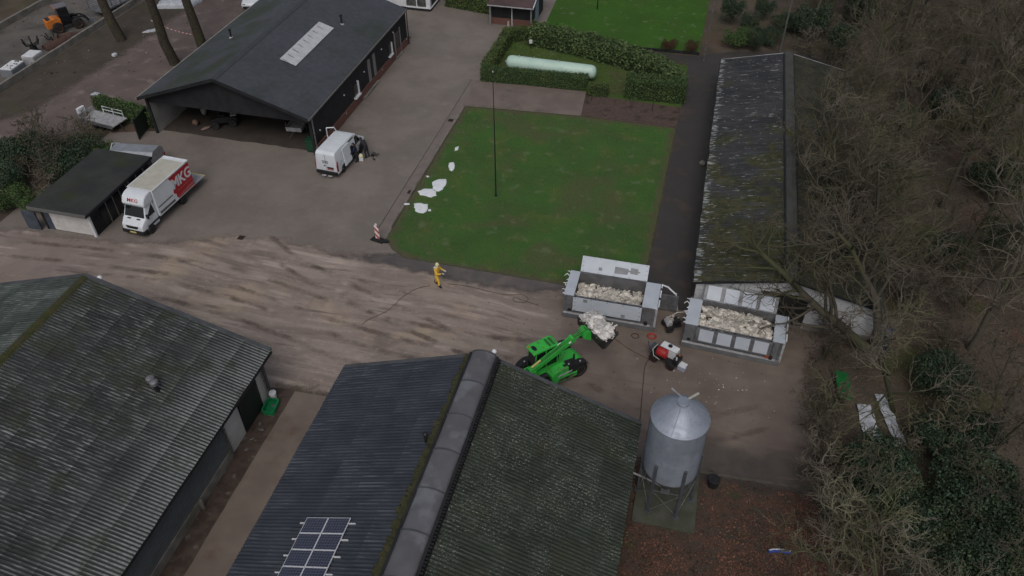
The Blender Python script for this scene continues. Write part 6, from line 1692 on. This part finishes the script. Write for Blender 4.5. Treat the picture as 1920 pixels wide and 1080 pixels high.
foam([(-19.36, 48.27), (-19.16, 48.36), (-19.0, 48.19), (-19.18, 48.10)], .03, 'tiny white foam fleck at the kerb above the largest patch', 6)
foam([(-19.72, 44.36), (-19.39, 44.56), (-19.25, 44.42), (-19.52, 44.28)], .03, 'small white foam fleck lying across the lawn kerb', 7)
foam([(-17.72, 44.12), (-17.58, 44.2), (-17.5, 44.02), (-17.66, 43.95)], .03, 'tiny white foam fleck beside the rounded patch', 8)

mast = thing('lamp_mast', 'tall slender dark mast standing on the lawn', 'mast', (-13.39, 47.02, 0))
MB().tube([(0, 0, 0), (.0, 0, 4.5), (-.02, 0, 9.9)], [.05, .038, .022], 10).build('pole', MT['blackplastic'], mast, smooth=50)
MB().lathe([(.12, 0), (.12, .05), (.08, .06)], 12).build('base_plate', MT['blackplastic'], mast)
MB().blob((-.02, 0, 9.95), (.05, .05, .08), 8, 5).build('finial', MT['palesteel'], mast)
for (x, y, l, hh, lab) in ((0.02, 73.5, (.05, 0), 9, 'grey utility pole beside the path behind the hedges'), (7.07, 76.7, (0, 0), 9, 'pale pole behind the far end of the mossy shed')):
    q = thing('utility_pole', lab, 'pole', (x, y, 0)); MB().tube([(0, 0, -.1), (l[0] * 4, l[1], hh)], [.09, .06], 10).build('shaft', MT['rim'], q, smooth=50)
    MB().box(-.5, .5, -.05, .05, hh - .6, hh - .48).build('cross_arm', MT['darktimber'], q)
q = thing('garden_post', 'short black post on the back lawn', 'post', (-11.9, 83.2, 0)); MB().tube([(0, 0, 0), (0, 0, 1.1)], [.07, .06], 10).build('shaft', MT['blackplastic'], q, smooth=50)
MB().blob((0, 0, 1.14), (.09, .09, .07), 10, 6).build('cap', MT['blackplastic'], q)
for (x, y, lab) in ((-18.85 - .9, 45.95, 'dark drain grate in the gutter beside the foam patches'), (-20.05, 56.9, 'dark drain grate in the gutter at the far end of the lawn'), (-29.4, 37.85, 'rusty drain grate at the edge of the muddy track')):
    q = thing('drain_grate', lab, 'drain', (x, y, .004))
    MB().box(-.22, .22, -.22, .22, -.03, .010).build('frame', MT['blackplastic'], q)
    for k in range(5): MB().box(-.18, .18, -.18 + k * .08, -.14 + k * .08, .010, .022).build('bar', pm('rusty_iron', (.045, .03, .022), None, rough=.8) if 'rusty_iron' not in bpy.data.materials else bpy.data.materials['rusty_iron'], q)
for k, (x, y) in enumerate(((-9.0, 63.1), (-3.6, 62.5))):
    q = thing('marker_stake', 'thin dark stake in the mulch bed, ' + ('left' if k == 0 else 'right') + ' one', 'stake', (x, y, 0)); MB().tube([(0, 0, 0), (.02, 0, .9)], .025, 6).build('rod', MT['blackplastic'], q)
q = thing('meter_box', 'small white meter box on a post behind the gas tank', 'meter box', (-16.6, 72.0, 0))
MB().tube([(0, 0, 0), (0, 0, .7)], .03, 8).build('post', MT['blackplastic'], q); MB().box(-.15, .15, -.1, .1, .62, .95).build('box', MT['white'], q, bevel=.03)
bo = thing('boulder', 'pale rounded boulder on the path beside the mossy shed', 'boulder', (1.22, 54.9, 0))
MB().blob((0, 0, .18), (.28, .24, .22), 12, 8, None, .1, random.Random(4)).build('stone', pm('pale_stone', (.19, .17, .15), (.13, .12, .105), 5, .9, bump=.4), bo, smooth=80)
tb = thing('plastic_tub', 'green plastic tub by the dark barn door', 'tub', (-20.12, 24.25, 0), math.radians(6))
MB().prism([(-.22, -.42), (.22, -.42), (.30, -.30), (.30, .30), (.22, .42), (-.22, .42), (-.30, .30), (-.30, -.30)], 'z', .02, .06).build('base', MT['plasticgreen'], tb)
def ring(mb, o, i, z0, z1):
    n_ = len(o)
    v = [(x, y, z0) for x, y in o] + [(x, y, z1) for x, y in o] + [(x, y, z1) for x, y in i] + [(x, y, z0) for x, y in i]
    f = []
    for k in range(n_):
        j = (k + 1) % n_
        f += [(k, j, n_ + j, n_ + k), (n_ + k, n_ + j, 2 * n_ + j, 2 * n_ + k), (2 * n_ + k, 2 * n_ + j, 3 * n_ + j, 3 * n_ + k)]
    mb.add(v, f)
oc = [(-.25, -.48), (.25, -.48), (.34, -.34), (.34, .34), (.25, .48), (-.25, .48), (-.34, .34), (-.34, -.34)]
w_ = MB(); ring(w_, oc, [(x * .86, y * .88) for x, y in oc], .02, .28); w_.build('wall', MT['plasticgreen'], tb)
w_ = MB(); ring(w_, [(x * 1.10, y * 1.08) for x, y in oc], [(x * .86, y * .88) for x, y in oc], .27, .32); w_.build('rim', MT['plasticgreen'], tb)
bu = thing('bucket', 'white bucket against the corner of the streaked grey barn', 'bucket', (-20.35, 25.0, 0))
MB().lathe([(.16, 0), (.21, .42), (.20, .43), (.19, .42)], 16).build('pail', MT['white'], bu, smooth=50); MB().lathe([(.21, .43), (.21, .47), (.05, .49)], 16).build('lid', MT['white'], bu, smooth=50)
for k in range(6):
    q = MB().blob((0, 0, .03), (rnd.uniform(.08, .18), rnd.uniform(.06, .14), .04), 8, 5, None, .3, rnd).build('rubble_stone', MT['rim'], None)
    q.location = (-20.2 + rnd.uniform(-.1, .5), 24.3 - k * .55 + rnd.uniform(-.2, .2), .01); q.rotation_euler = (0, 0, k)
    tag(q, 'grey rubble stone on the bare soil strip between the barns', 'stone', 'rubble stones between the barns')
bn = thing('black_drum', 'black open drum at the edge of the leaf litter right of the silo', 'drum', (3.85, 25.1, 0))
w_ = MB().lathe([(.26, 0), (.29, .25), (.28, .52), (.25, .52), (.24, .1)], 18); w_.build('drum', MT['blackplastic'], bn, smooth=50)
MB().lathe([(.30, .50), (.31, .53), (.26, .54)], 18).build('rim', MT['blackplastic'], bn)
bl = thing('blue_trough', 'blue and white curved trough lying in the leaf litter', 'trough', (7.1, 22.0, 0), math.radians(8))
pp = [(-.5, 0), (-.25, .07), (.1, .10), (.5, .06)]
MB().tube([(x, y, .12) for x, y in pp], .09, 8).build('body', MT['blue'], bl, smooth=50); MB().tube([(x, y + .03, .2) for x, y in pp], .035, 6).build('white_edge', MT['white'], bl, smooth=50)
MB().tube([(.05, .3, 0), (.05, .32, .5)], .03, 6).build('stake', MT['blackplastic'], bl)
gb = thing('green_board', 'bright green board standing among the branches at the yard edge', 'board', (10.25, 32.9, 0), math.radians(2))
MB().box(-.36, .36, -1.0, 1.0, .75, .81, Matrix.Rotation(math.radians(8), 4, 'Y')).build('board', pm('green_board_paint', (.012, .16, .035), (.01, .12, .03), 2, .5), gb, bevel=.01)
for y in (-.8, .8): MB().box(-.25, .25, y - .05, y + .05, 0, .72).build('bearer', MT['darktimber'], gb)
def crumple(name, lab, cx_, cy_, w, l, rot, seed, mat):
    m_ = MB(); nx, ny = 8, 20
    for j in range(ny + 1):
        for i in range(nx + 1):
            x = w * (i / nx - .5) + .12 * mnoise.noise(Vector((j * .4, seed, 0))); y = l * (j / ny - .5)
            m_.v.append((x * (1 - .25 * abs(y / l)), y, .10 + .10 * mnoise.noise(Vector((x * 3, y * 2.2, seed))) + .06 * mnoise.noise(Vector((x * 9, y * 7, seed)))))
    for j in range(ny):
        for i in range(nx): m_.f.append((j * (nx + 1) + i, j * (nx + 1) + i + 1, (j + 1) * (nx + 1) + i + 1, (j + 1) * (nx + 1) + i))
    o = m_.build(name, mat, None, fix=False); o.location = (cx_, cy_, 0); o.rotation_euler = (0, 0, rot)
    sol = o.modifiers.new('t', 'SOLIDIFY'); sol.thickness = .02
    return tag(o, lab, 'sheet', 'white sheets in the clearing')
MT['plasticwhite'] = pm('white_sheet', (.55, .57, .62), (.45, .47, .52), 2, .5, c3=(.2, .2, .2), s3=5, lo3=.56, hi3=.7)
crumple('plastic_sheet', 'crumpled white sheet among the branches, nearer the yard', 11.75, 30.9, .85, 3.0, math.radians(6), 1, MT['plasticwhite'])
crumple('plastic_sheet', 'longer crumpled white sheet behind the first, under the branches', 12.9, 31.6, .6, 3.6, math.radians(14), 2, MT['plasticwhite'])

# washing unit and generator
WU = thing('wash_unit', 'wheeled washing unit with a white tank and red hose reel', 'washing unit', (.62, 33.15, 0), math.radians(-24))
MB().box(-.85, .85, -.42, .42, .36, .44).build('frame', MT['blackplastic'], WU, bevel=.02)
for x in (-.55, .55):
    for y in (-.48, .48): tyre(WU, (x, y, .27), .27, .18, MT['redrim'])
MB().box(-.46, .62, -.12, .46, .45, 1.08).build('tank', MT['white'], WU, bevel=.10, segs=3)
MB().lathe([(.13, 1.07), (.13, 1.12), (.03, 1.13)], 14, Matrix.Translation((.08, .22, 0))).build('tank_cap', MT['blackplastic'], WU, smooth=50)
MB().tube([(-.52, -.16, .45), (-.52, -.16, 1.14), (.68, -.16, 1.14), (.68, -.16, .45)], .022, 6).build('guard_rail', MT['rim'], WU)
MB().tube([(-.52, .5, .45), (-.52, .5, 1.14), (.68, .5, 1.14), (.68, .5, .45)], .022, 6).build('guard_rail', MT['rim'], WU)
mr = Matrix.Translation((-.12, -.28, .86)) @ Matrix.Rotation(PI / 2, 4, 'Y')
MB().lathe([(.10, -.30), (.30, -.29), (.30, -.25), (.22, -.24), (.26, -.12), (.27, 0), (.26, .12), (.22, .24), (.30, .25), (.30, .29), (.10, .30)], 22, mr).build('hose_reel', MT['red'], WU, smooth=50)
for k in range(5): MB().tube([mr @ Vector((.275 * math.cos(t), .275 * math.sin(t), -.18 + k * .09)) for t in [2 * PI * i / 18 for i in range(19)]], .022, 5).build('hose_turn', MT['redhose'], WU)
MB().tube([(-.62, .0, 1.0), (-.72, -.35, .8), (-.5, -.6, .62), (-.1, -.62, .55)], .03, 6).build('hose_loop', MT['whitehose'], WU, smooth=60)
MB().box(.60, .95, -.36, .2, .46, .82).build('engine', MT['blackplastic'], WU, bevel=.05)
MB().blob((.78, .1, .88), (.10, .10, .08), 10, 6).build('fuel_cap', pm('rusty', (.2, .09, .05), None, rough=.6), WU)
MB().tube([(.80, -.3, .8), (.80, -.3, 1.02)], .04, 8).build('filter', MT['white'], WU)
MB().tube([(-.85, 0, .40), (-1.15, 0, .5), (-1.25, 0, .85)], .03, 6).build('handle', MT['bluegrey'], WU)
MB().box(-1.0, -.78, -.3, .3, .5, .75).build('control_box', MT['bluegrey'], WU, bevel=.03)
wb = thing('crate', 'small white crate standing beside the wheeled washing unit', 'crate', (1.62, 32.72, 0), math.radians(-22))
MB().box(-.24, .24, -.2, .2, 0, .32).build('body', pm('pale_blue_plastic', (.35, .37, .48), None, rough=.5), wb, bevel=.03); MB().box(-.25, .25, -.21, .21, .322, .38).build('lid', MT['white'], wb, bevel=.02)
GN = thing('generator', 'dirty white wheeled generator between the two containers', 'generator', (.72, 36.0, 0), math.radians(28))
MB().box(-.5, .5, -.3, .3, .30, .38).build('frame', MT['blackplastic'], GN, bevel=.02)
for y in (-.36, .36): tyre(GN, (-.3, y, .26), .26, .14, MT['rim'])
MB().box(-.10, .42, -.24, .24, .38, .72).build('engine', MT['blackplastic'], GN, bevel=.05)
MB().prism([(-.46, .40), (-.12, .40), (-.12, .78), (-.34, .82), (-.5, .62)], 'y', -.27, .27).build('cover', MT['palesteel'], GN, bevel=.05)
g = random.Random(8)
for k in range(7): MB().blob((g.uniform(-.3, .4), g.uniform(-.25, .25), g.uniform(.72, .9)), (g.uniform(.06, .13),) * 3, 7, 5, None, .2, g).build('white_part', pm('dirty_white', (.45, .42, .36), (.2, .18, .15), 9, .8) if k == 0 else bpy.data.materials['dirty_white'], GN)
MB().tube([(.45, -.2, .6), (.8, -.1, .95), (1.0, .1, 1.0)], .03, 6).build('handle', MT['blackplastic'], GN)
MB().tube([(-.1, .2, .85), (.3, .2, 1.05), (.9, .1, 1.05)], .025, 6).build('handle', MT['whitehose'], GN)
wp=thing('plank', 'white plank lying on the yard behind the corner of the mossy barn roof', 'plank', (-4.9, 29.35, 0), math.radians(-14))
MB().box(-.35, .35, -.06, .06, 0, .05).build('board', MT['white'], wp, bevel=.01)
# hoses
def hose(name, lab, pts, r, mat, z=.02):
    P0 = [Vector((x, y, z)) for x, y in pts]; out = []
    for i in range(len(P0) - 1):
        a = P0[max(i - 1, 0)]; b = P0[i]; c_ = P0[i + 1]; d_ = P0[min(i + 2, len(P0) - 1)]
        for k in range(6):
            t = k / 6
            out.append(.5 * ((2 * b) + (c_ - a) * t + (2 * a - 5 * b + 4 * c_ - d_) * t * t + (3 * b - a - 3 * c_ + d_) * t ** 3))
    out.append(P0[-1])
    return tag(MB().tube(out, r, 6).build(name, mat, None, smooth=60), lab, 'hose')
hose('hose', 'long dark hose running from the washing unit past the silo', [(-.05, 33.3), (-.45, 32.6), (-.40, 31.0), (-.30, 29.4), (-.25, 28.2), (-.45, 27.5), (-.35, 26.6), (-.1, 26.2)], .018, MT['hose'])
hose('hose', 'dark red hose crossing the mud to the washing unit', [(-3.4, 35.0), (-2.6, 34.3), (-1.6, 33.6), (-.75, 33.2), (-.3, 33.0)], .018, pm('brown_hose', (.12, .05, .035), None, rough=.6))
hose('hose', 'thin hose trailing away behind the person in yellow', [(-14.9, 36.2), (-15.7, 35.6), (-16.3, 34.6), (-16.5, 33.8), (-16.9, 33.0), (-17.6, 32.2), (-17.8, 31.7)], .013, MT['hose'])
hose('hose', 'thin hose looping on the mud in front of the person in yellow', [(-13.9, 36.6), (-12.4, 36.7), (-11.0, 36.55), (-9.8, 36.5), (-8.9, 36.75), (-8.4, 36.45), (-8.6, 36.05), (-9.2, 36.0), (-9.3, 36.35), (-8.5, 36.2), (-7.6, 36.0)], .013, MT['hose'])
coil = []
for k in range(40):
    t = k * .55; coil.append((-.38 + (.28 - .002 * k) * math.cos(t), 34.95 + (.26 - .003 * k) * math.sin(t)))
hose('hose_coil', 'coil of orange-red hose on the ground between the containers', coil, .03, MT['redhose'], .04)
coil2 = [(-1.35 + .22 * math.cos(k * .6), 34.75 + .2 * math.sin(k * .6)) for k in range(22)]
hose('hose_coil', 'faint brown hose loop lying left of the orange-red coil', coil2, .02, bpy.data.materials['brown_hose'], .03)

# scattered feathers and stones on the mud
sp_ = MB(); g = random.Random(17)
for k in range(260):
    x = g.uniform(-12, 8); y = g.uniform(27, 37.5); s = g.uniform(.015, .05)
    sp_.blob((x, y, .01), (s, s * .8, s * .4), 5, 3)
tag(sp_.build('mud_clods', pm('clods', (.07, .05, .04), (.14, .11, .09), 4, .9, island=.5), None), 'small dark clods scattered over the mud of the yard', 'clods', kind='stuff')
sp_ = MB()
for k in range(34):
    x = 3.6 + g.gauss(0, 1.6); y = 31.6 + g.gauss(0, .9); s = g.uniform(.02, .055)
    sp_.blob((x, y, .012), (s, s * .6, s * .3), 5, 3)
tag(sp_.build('feathers', MT['birdB'], None), 'white feathers scattered in front of the full container', 'feathers', kind='stuff')

# things around the open barn
bi = thing('wheeled_bin', 'dark green wheeled bin at the corner of the open barn', 'bin', (-29.45, 49.6, 0), .1)
MB().prism([(-.28, .12), (.28, .12), (.34, 1.0), (-.34, 1.0)], 'y', -.34, .34).build('body', MT['bingreen'], bi, bevel=.03)
MB().prism([(-.37, 1.0), (.37, 1.0), (.34, 1.1), (-.34, 1.12)], 'y', -.38, .40).build('lid', MT['bingreen'], bi, bevel=.03)
for y in (-.3, .3): MB().lathe([(.11, -.03), (.11, .03)], 14, Matrix.Translation((.26, y, .11)) @ Matrix.Rotation(PI / 2, 4, 'X')).build('wheel', MT['black'], bi)
ft = thing('small_trailer', 'small pale-sided trailer parked inside the mouth of the open barn', 'trailer', (-31.9, 52.4, 0), math.radians(95))
MB().box(-1.1, 1.1, -.65, .65, .45, .52).build('bed', MT['palesteel'], ft)
for y in (-.65, .65): MB().box(-1.1, 1.1, y - .025, y + .025, .52, .82).build('side_board', MT['palesteel'], ft, bevel=.005)
for x in (-1.1, 1.1): MB().box(x - .025, x + .025, -.65, .65, .525, .82).build('end_board', MT['palesteel'], ft, bevel=.005)
for y in (-.6, .6): MB().tube([(-1.1, y, .8), (-1.1, y, 1.2), (1.1, y, 1.2), (1.1, y, .8)], .025, 6).build('rail', MT['rim'], ft)
for y in (-.78, .78): tyre(ft, (0, y, .3), .3, .18, MT['rim'])
MB().tube([(-1.1, 0, .45), (-2.0, 0, .42)], .045, 8).build('drawbar', MT['rim'], ft)
mc = thing('mower', 'dark machine with a pale panel parked in the left bay of the open barn', 'machine', (-38.4, 51.6, 0), math.radians(30))
for x in (-.7, .7):
    for y in (-.5, .5): tyre(mc, (x, y, .34), .34, .2, MT['rim'])
MB().prism([(-1.0, .4), (1.1, .4), (1.1, .75), (.4, .9), (-.2, .95), (-1.0, .8)], 'y', -.42, .42).build('body', MT['blackplastic'], mc, bevel=.06)
MB().box(-.25, .2, -.25, .25, .95, 1.05).build('seat', MT['blackplastic'], mc, bevel=.04); MB().box(-.32, -.24, -.25, .25, 1.0, 1.4).build('backrest', MT['blackplastic'], mc, bevel=.03)
MB().tube([(.55, 0, .8), (.4, 0, 1.15)], .025, 6).build('steering_column', MT['blackplastic'], mc)
MB().box(.6, 1.1, -.3, .3, .9, .96).build('white_panel', MT['palesteel'], mc, bevel=.01)
for i, (x, y, w, l, h, lab) in enumerate(((-40.8, 51.0, .55, .4, .55, 'brown sack standing against the pale inner wall of the barn'), (-39.6, 50.6, .9, .35, .22, 'brown bundle lying on the floor at the front of the barn'), (-41.0, 52.8, .7, .5, .9, 'pale box in the left bay of the barn'))):
    tag(MB().blob((0, 0, h / 2), (w / 2, l / 2, h / 2), 14, 8, None, .06, rnd).build('sack', pm('sack_%d' % i, ((.16, .10, .075), (.20, .14, .12), (.26, .25, .23))[i], None, rough=.9), None, smooth=80), lab, 'sack')
    o = bpy.data.objects[-1] if False else COL.objects[-1]; o.location = (x, y, 0); o.rotation_euler = (0, 0, i)
for i in range(6):
    x = -37.0 + i * 1.25
    q = thing('storage_crate', 'grey crate in the row along the back of the open barn', 'crate', (x, 56.6, 0), g.uniform(-.1, .1), 'crates along the back of the barn')
    h = g.uniform(.7, 1.3); MB().box(-.45, .45, -.4, .4, .1, h).build('body', (MT['bluegrey'], MT['rim'], MT['steel'])[i % 3], q, bevel=.02)
    for y in (-.3, .3): MB().box(-.45, .45, y - .05, y + .05, 0, .098).build('runner', MT['darktimber'], q)
q = thing('gate_panel', 'dark green sheet panel leaning beside the barn corner', 'panel', (-44.3, 49.0, 0), math.radians(100))
MB().box(-1.2, 1.0, -.03, .03, .05, 1.75).build('sheet', pm('dark_green_sheet', (.016, .026, .018), None, rough=.7), q, bevel=.01)
for x in (-1.2, 1.0): MB().box(x - .04, x + .04, -.05, .05, 0, 1.85).build('post', MT['darktimber'], q)
# grey covered trailer behind the garage
gt = thing('covered_trailer', 'grey covered trailer parked behind the garage', 'trailer', (-41.7, 44.35, 0), math.radians(8))
MB().prism([(-.95, .55), (.95, .55), (.95, 1.25), (.55, 1.62), (-.55, 1.66), (-.95, 1.35)], 'x', -1.75, 1.75).build('body', MT['aluminium'], gt, bevel=.03)
MB().box(-1.7, 1.7, -.97, -.952, .62, 1.2).build('side_panel', MT['bluegrey'], gt)
for x in (-1.2, 0, 1.2): MB().box(x - .03, x + .03, -.99, -.972, .58, 1.26).build('side_rib', MT['aluminium'], gt)
MB().box(-1.8, 1.8, -.6, .6, .40, .545).build('chassis', MT['blackplastic'], gt)
for x in (-.45, .45):
    for y in (-.9, .9): tyre(gt, (x, y, .3), .3, .2, MT['rim'])
MB().tube([(-1.75, 0, .5), (-2.7, .1, .45)], .05, 8).build('drawbar', MT['rim'], gt)
MB().tube([(-1.72, -.9, 1.3), (-1.9, .3, 1.75), (-1.72, .9, 1.4)], .035, 6).build('front_rail', MT['white'], gt)
for y in (-.85, .85): MB().box(1.752, 1.80, y - .08, y + .08, .6, .8).build('tail_lamp', MT['lamp_red'], gt)
# white flatbed trailer by the hedge
wt = thing('flatbed_trailer', 'white flatbed trailer with a headboard standing in front of the hedge', 'trailer', (-48.3, 49.2, 0), math.radians(-9))
MB().box(-1.8, 1.8, -.85, .85, .55, .63).build('bed', MT['palesteel'], wt, bevel=.01)
for y in (-.86, .86): MB().box(-1.8, 1.8, y - .03, y + .03, .45, .75 if y < 0 else .68).build('side_rail', MT['steel'], wt, bevel=.01)
MB().box(-1.84, -1.78, -.8, .8, .63, 1.05).build('headboard', MT['palesteel'], wt, bevel=.01)
MB().box(-1.95, -1.70, -.72, -.0, 1.06, 1.5).build('white_box', MT['white'], wt, bevel=.03)
MB().tube([(-.7, .82, .68), (-.7, .82, 1.25), (1.5, .82, 1.25), (1.5, .82, .68)], .035, 6).build('side_frame', MT['white'], wt)
MB().tube([(.4, .82, .68), (.4, .82, 1.25)], .035, 6).build('side_frame', MT['white'], wt); MB().tube([(-.7, .82, .95), (1.5, .82, .95)], .03, 6).build('side_frame', MT['white'], wt)
for x in (-.35, .35):
    for y in (-.7, .7): tyre(wt, (x, y, .28), .28, .18, MT['rim'])
MB().tube([(1.8, 0, .5), (2.7, -.5, .4)], .05, 8).build('drawbar', MT['blackplastic'], wt)

# left background: low walls, loader, big bags, gravel heap, vehicles
for nm, x0, x1, ya, yb, lab in (('w', -61.55, -61.30, 50, 100, 'low concrete wall along the verge beside the dirt road'), ('w', -71.3, -71.0, 45, 100, 'farther low concrete wall at the top left corner')):
    q = thing('low_wall', lab, 'wall', (x0, ya, 0)); y = 0
    while y < yb - ya:
        MB().box(0, x1 - x0, y, y + 2.46, 0, .58 + rnd.uniform(-.02, .02)).build('wall_block', MT['concrete'], q, bevel=.02); y += 2.5
LO = thing('wheel_loader', 'orange wheel loader with a dark cab on the concrete pad', 'loader', (-64.4, 65.6, 0), math.radians(55))
for x in (-.95, 1.0):
    for y in (-.75, .75): tyre(LO, (x, y, .55), .55, .4, MT['orange'])
MB().prism([(-1.9, .55), (-.4, .55), (-.4, 1.35), (-1.0, 1.5), (-1.85, 1.35)], 'y', -.55, .55).build('engine_hood', MT['orange'], LO, bevel=.08, segs=3)
MB().box(-1.75, -1.3, -.45, .45, 1.42, 1.44).build('hood_grille', MT['blackplastic'], LO)
MB().prism([(-.5, .8), (.6, .8), (.5, 2.3), (-.5, 2.35)], 'y', -.55, .55).build('cab', MT['glass'], LO, bevel=.05)
MB().box(-.65, .65, -.62, .62, 2.36, 2.48).build('cab_roof', pm('dull_roof', (.16, .15, .17), None, rough=.5), LO, bevel=.04)
MB().box(-.67, -.63, -.6, .6, 2.30, 2.44).build('roof_trim', MT['orange'], LO)
MB().box(-.4, 1.5, -.4, .4, .5, .8).build('frame', MT['blackplastic'], LO, bevel=.04)
for y in (-.4, .4): MB().tube([(.7, y, 1.1), (1.7, y, 1.0), (2.3, y, .4)], .09, 8).build('lift_arm', MT['blackplastic'], LO)
MB().prism([(2.2, .1), (3.0, .05), (2.95, .12), (2.35, .25), (2.25, .8), (2.15, .8)], 'y', -1.0, 1.0).build('bucket', MT['steel'], LO)
for i, (x, y, s, rz, lab) in enumerate(((-63.9, 60.0, 1.5, .3, 'black upturned implement frame on the pad beside the white block'), (-63.0, 61.9, 1.3, 1.1, 'black upturned implement frame nearer the orange loader'))):
    q = thing('implement', lab, 'implement', (x, y, 0), rz); q.scale = (s, s, s)
    for k in range(6):
        t = k * PI / 3; MB().tube([(0, 0, .5), (.4 * math.cos(t), .4 * math.sin(t), .55), (.55 * math.cos(t), .55 * math.sin(t), .9)], .05, 6).build('tine', MT['blackplastic'], q)
    MB().lathe([(.25, 0), (.2, .45), (.08, .5)], 12).build('hub', MT['blackplastic'], q)
ca = thing('cage_trailer', 'grey slatted trailer behind the orange loader', 'trailer', (-62.8, 70.8, 0), math.radians(80))
MB().box(-2, 2, -.95, .95, .6, .7).build('bed', MT['steel'], ca)
for k in range(5):
    for y in (-.95, .95): MB().box(-2, 2, y - .02, y + .02, .78 + k * .2, .88 + k * .2).build('slat', MT['palesteel'], ca)
for x in (-1.95, -.6, .6, 1.95):
    for y in (-.95, .95): MB().box(x - .04, x + .04, y - .05, y + .05, .7, 1.75).build('post', MT['steel'], ca)
for x in (-.5, .5):
    for y in (-.8, .8): tyre(ca, (x, y, .35), .35, .22, MT['rim'])
for i, (x, y, w, l, h, lab) in enumerate(((-62.3, 58.0, 1.3, 1.5, .9, 'white square block on the concrete pad, nearest the loader'), (-62.6, 55.6, 1.3, 2.0, .8, 'white covered stack with rubble on top beside the low wall'), (-66.0, 54.6, 1.4, 1.4, .8, 'white block at the left edge of the picture'))):
    q = thing('big_bag', lab, 'block', (x, y, 0), .08)
    MB().box(-w / 2, w / 2, -l / 2, l / 2, 0, h).build('body', (MT['palesteel'], pm('grey_bag', (.18, .19, .21), None, rough=.8), MT['palesteel'])[i], q, bevel=.08, segs=3)
    MB().box(-w / 2 + .05, w / 2 - .05, -l / 2 + .05, l / 2 - .05, h + .001, h + .06).build('cover', MT['white'], q, bevel=.03)
    if i == 1:
        for k in range(26): MB().blob((g.uniform(-.5, .5), g.uniform(-.8, .8), h + .08), (.09, .08, .06), 6, 4).build('rubble', MT['rim'] if k % 2 else MT['white'], q)
tag(MB().tube([(-63.2, 60.6, .02), (-62.5, 62.5, .25), (-61.9, 64.8, .03)], [.5, .75, .3], 8).build('soil_heap', pm('red_soil', (.10, .055, .045), (.07, .045, .04), 2, .95, bump=.8, bscale=6, bdist=.1), None, smooth=80), 'low heap of reddish soil along the wall beside the loader', 'soil heap')
foam([(-58.2, 72.2), (-56.2, 72.8), (-54.7, 73.2), (-54.6, 75.5), (-57.5, 76), (-58.8, 74.2)], .5, 'heap of pale gravel at the top edge beside the middle trunk', 21, 'gravel_heap', 'gravel', 'plasticwhite', 'pale heaps by the dirt road')
foam([(-56.2, 66.4), (-55.4, 66.6), (-54.6, 67.6), (-55.2, 67.6), (-56.0, 67.0)], .12, 'small heap of pale rubble right of the leftmost trunk', 22, 'gravel_heap', 'gravel', 'plasticwhite', 'pale heaps by the dirt road')
foam([(-55.95, 60.95), (-55.6, 60.9), (-55.5, 61.3), (-55.85, 61.4)], .2, 'white round stone on the verge below the leftmost trunk', 23, 'white_stone', 'stone', 'plasticwhite', 'pale stones')
foam([(-53.0, 53.6), (-52.3, 53.7), (-52.2, 54.1), (-52.9, 54.15)], .004, 'pale puddle on the dirt road', 24, 'puddle', 'puddle', 'lidwhite', 'puddles')
foam([(-72.0, 72.2), (-71.7, 72.0), (-69.6, 74.6), (-70.0, 74.9)], .4, 'white bundle on the farther low wall', 25, 'white_bundle', 'bundle', 'plasticwhite', 'bundles')

db = MB(); g = random.Random(23)
for k in range(420):
    x = g.uniform(-71, -56) if k % 3 else g.uniform(-56, -47); y = g.uniform(48, 82); s = g.choice((.03, .05, .07, .12)) * g.uniform(.6, 1.4)
    db.blob((x, y, s * .3), (s, s * g.uniform(.5, 1), s * .5), 6, 4, None, .2, g)
tag(db.build('rubble', pm('rubble', (.09, .075, .062), (.16, .14, .12), 3, .9, island=.6), None), 'loose rubble strewn over the pad and verge at the top left', 'rubble', kind='stuff')
def car(lab, loc, rot, paint):
    r = thing('parked_car', lab, 'car', loc, rot, 'cars at the top edge')
    me = MB().prism([(-2.1, .35), (2.1, .30), (2.2, .6), (2.0, .85), (1.1, 1.0), (.4, 1.48), (-1.5, 1.5), (-2.1, 1.0)], 'y', -.86, .86).mesh('body', bevel=.08, segs=3, smooth=40)
    for v in me.vertices:
        if v.co.z > 1.0: v.co.y *= 1 - .3 * (v.co.z - 1.0)
    b_ = link('body', me, paint, r)
    slab(0, [(1.08, -.66, 1.06), (1.08, .66, 1.06), (.5, .60, 1.44), (.5, -.60, 1.44)], (.55, 0, .83), .012, 'windscreen', MT['glass'], b_)
    for s in (-1, 1):
        slab(0, [(.85, s * .845, 1.05), (-1.6, s * .845, 1.05), (-1.4, s * .76, 1.38), (.35, s * .76, 1.38)], (0, s, .3), .01, 'side_window', MT['glass'], b_)
        MB().box(2.02, 2.16, s * .6 - .16, s * .6 + .16, .62, .76).build('headlight', MT['lamp_clear'], b_, bevel=.02)
        for x in (-1.3, 1.35): tyre(r, (x, s * .78, .31), .31, .2, MT['rim'])
    MB().box(2.1, 2.24, -.75, .75, .3, .5).build('bumper', MT['blackplastic'], b_, bevel=.03)
    return r
car('white car at the top edge behind the barn roof', (-48.6, 76.2, 0), math.radians(-75), MT['vanwhite'])
car('grey car just cut by the top edge, left of the white car', (-53.6, 77.6, 0), math.radians(8), MT['steel'])
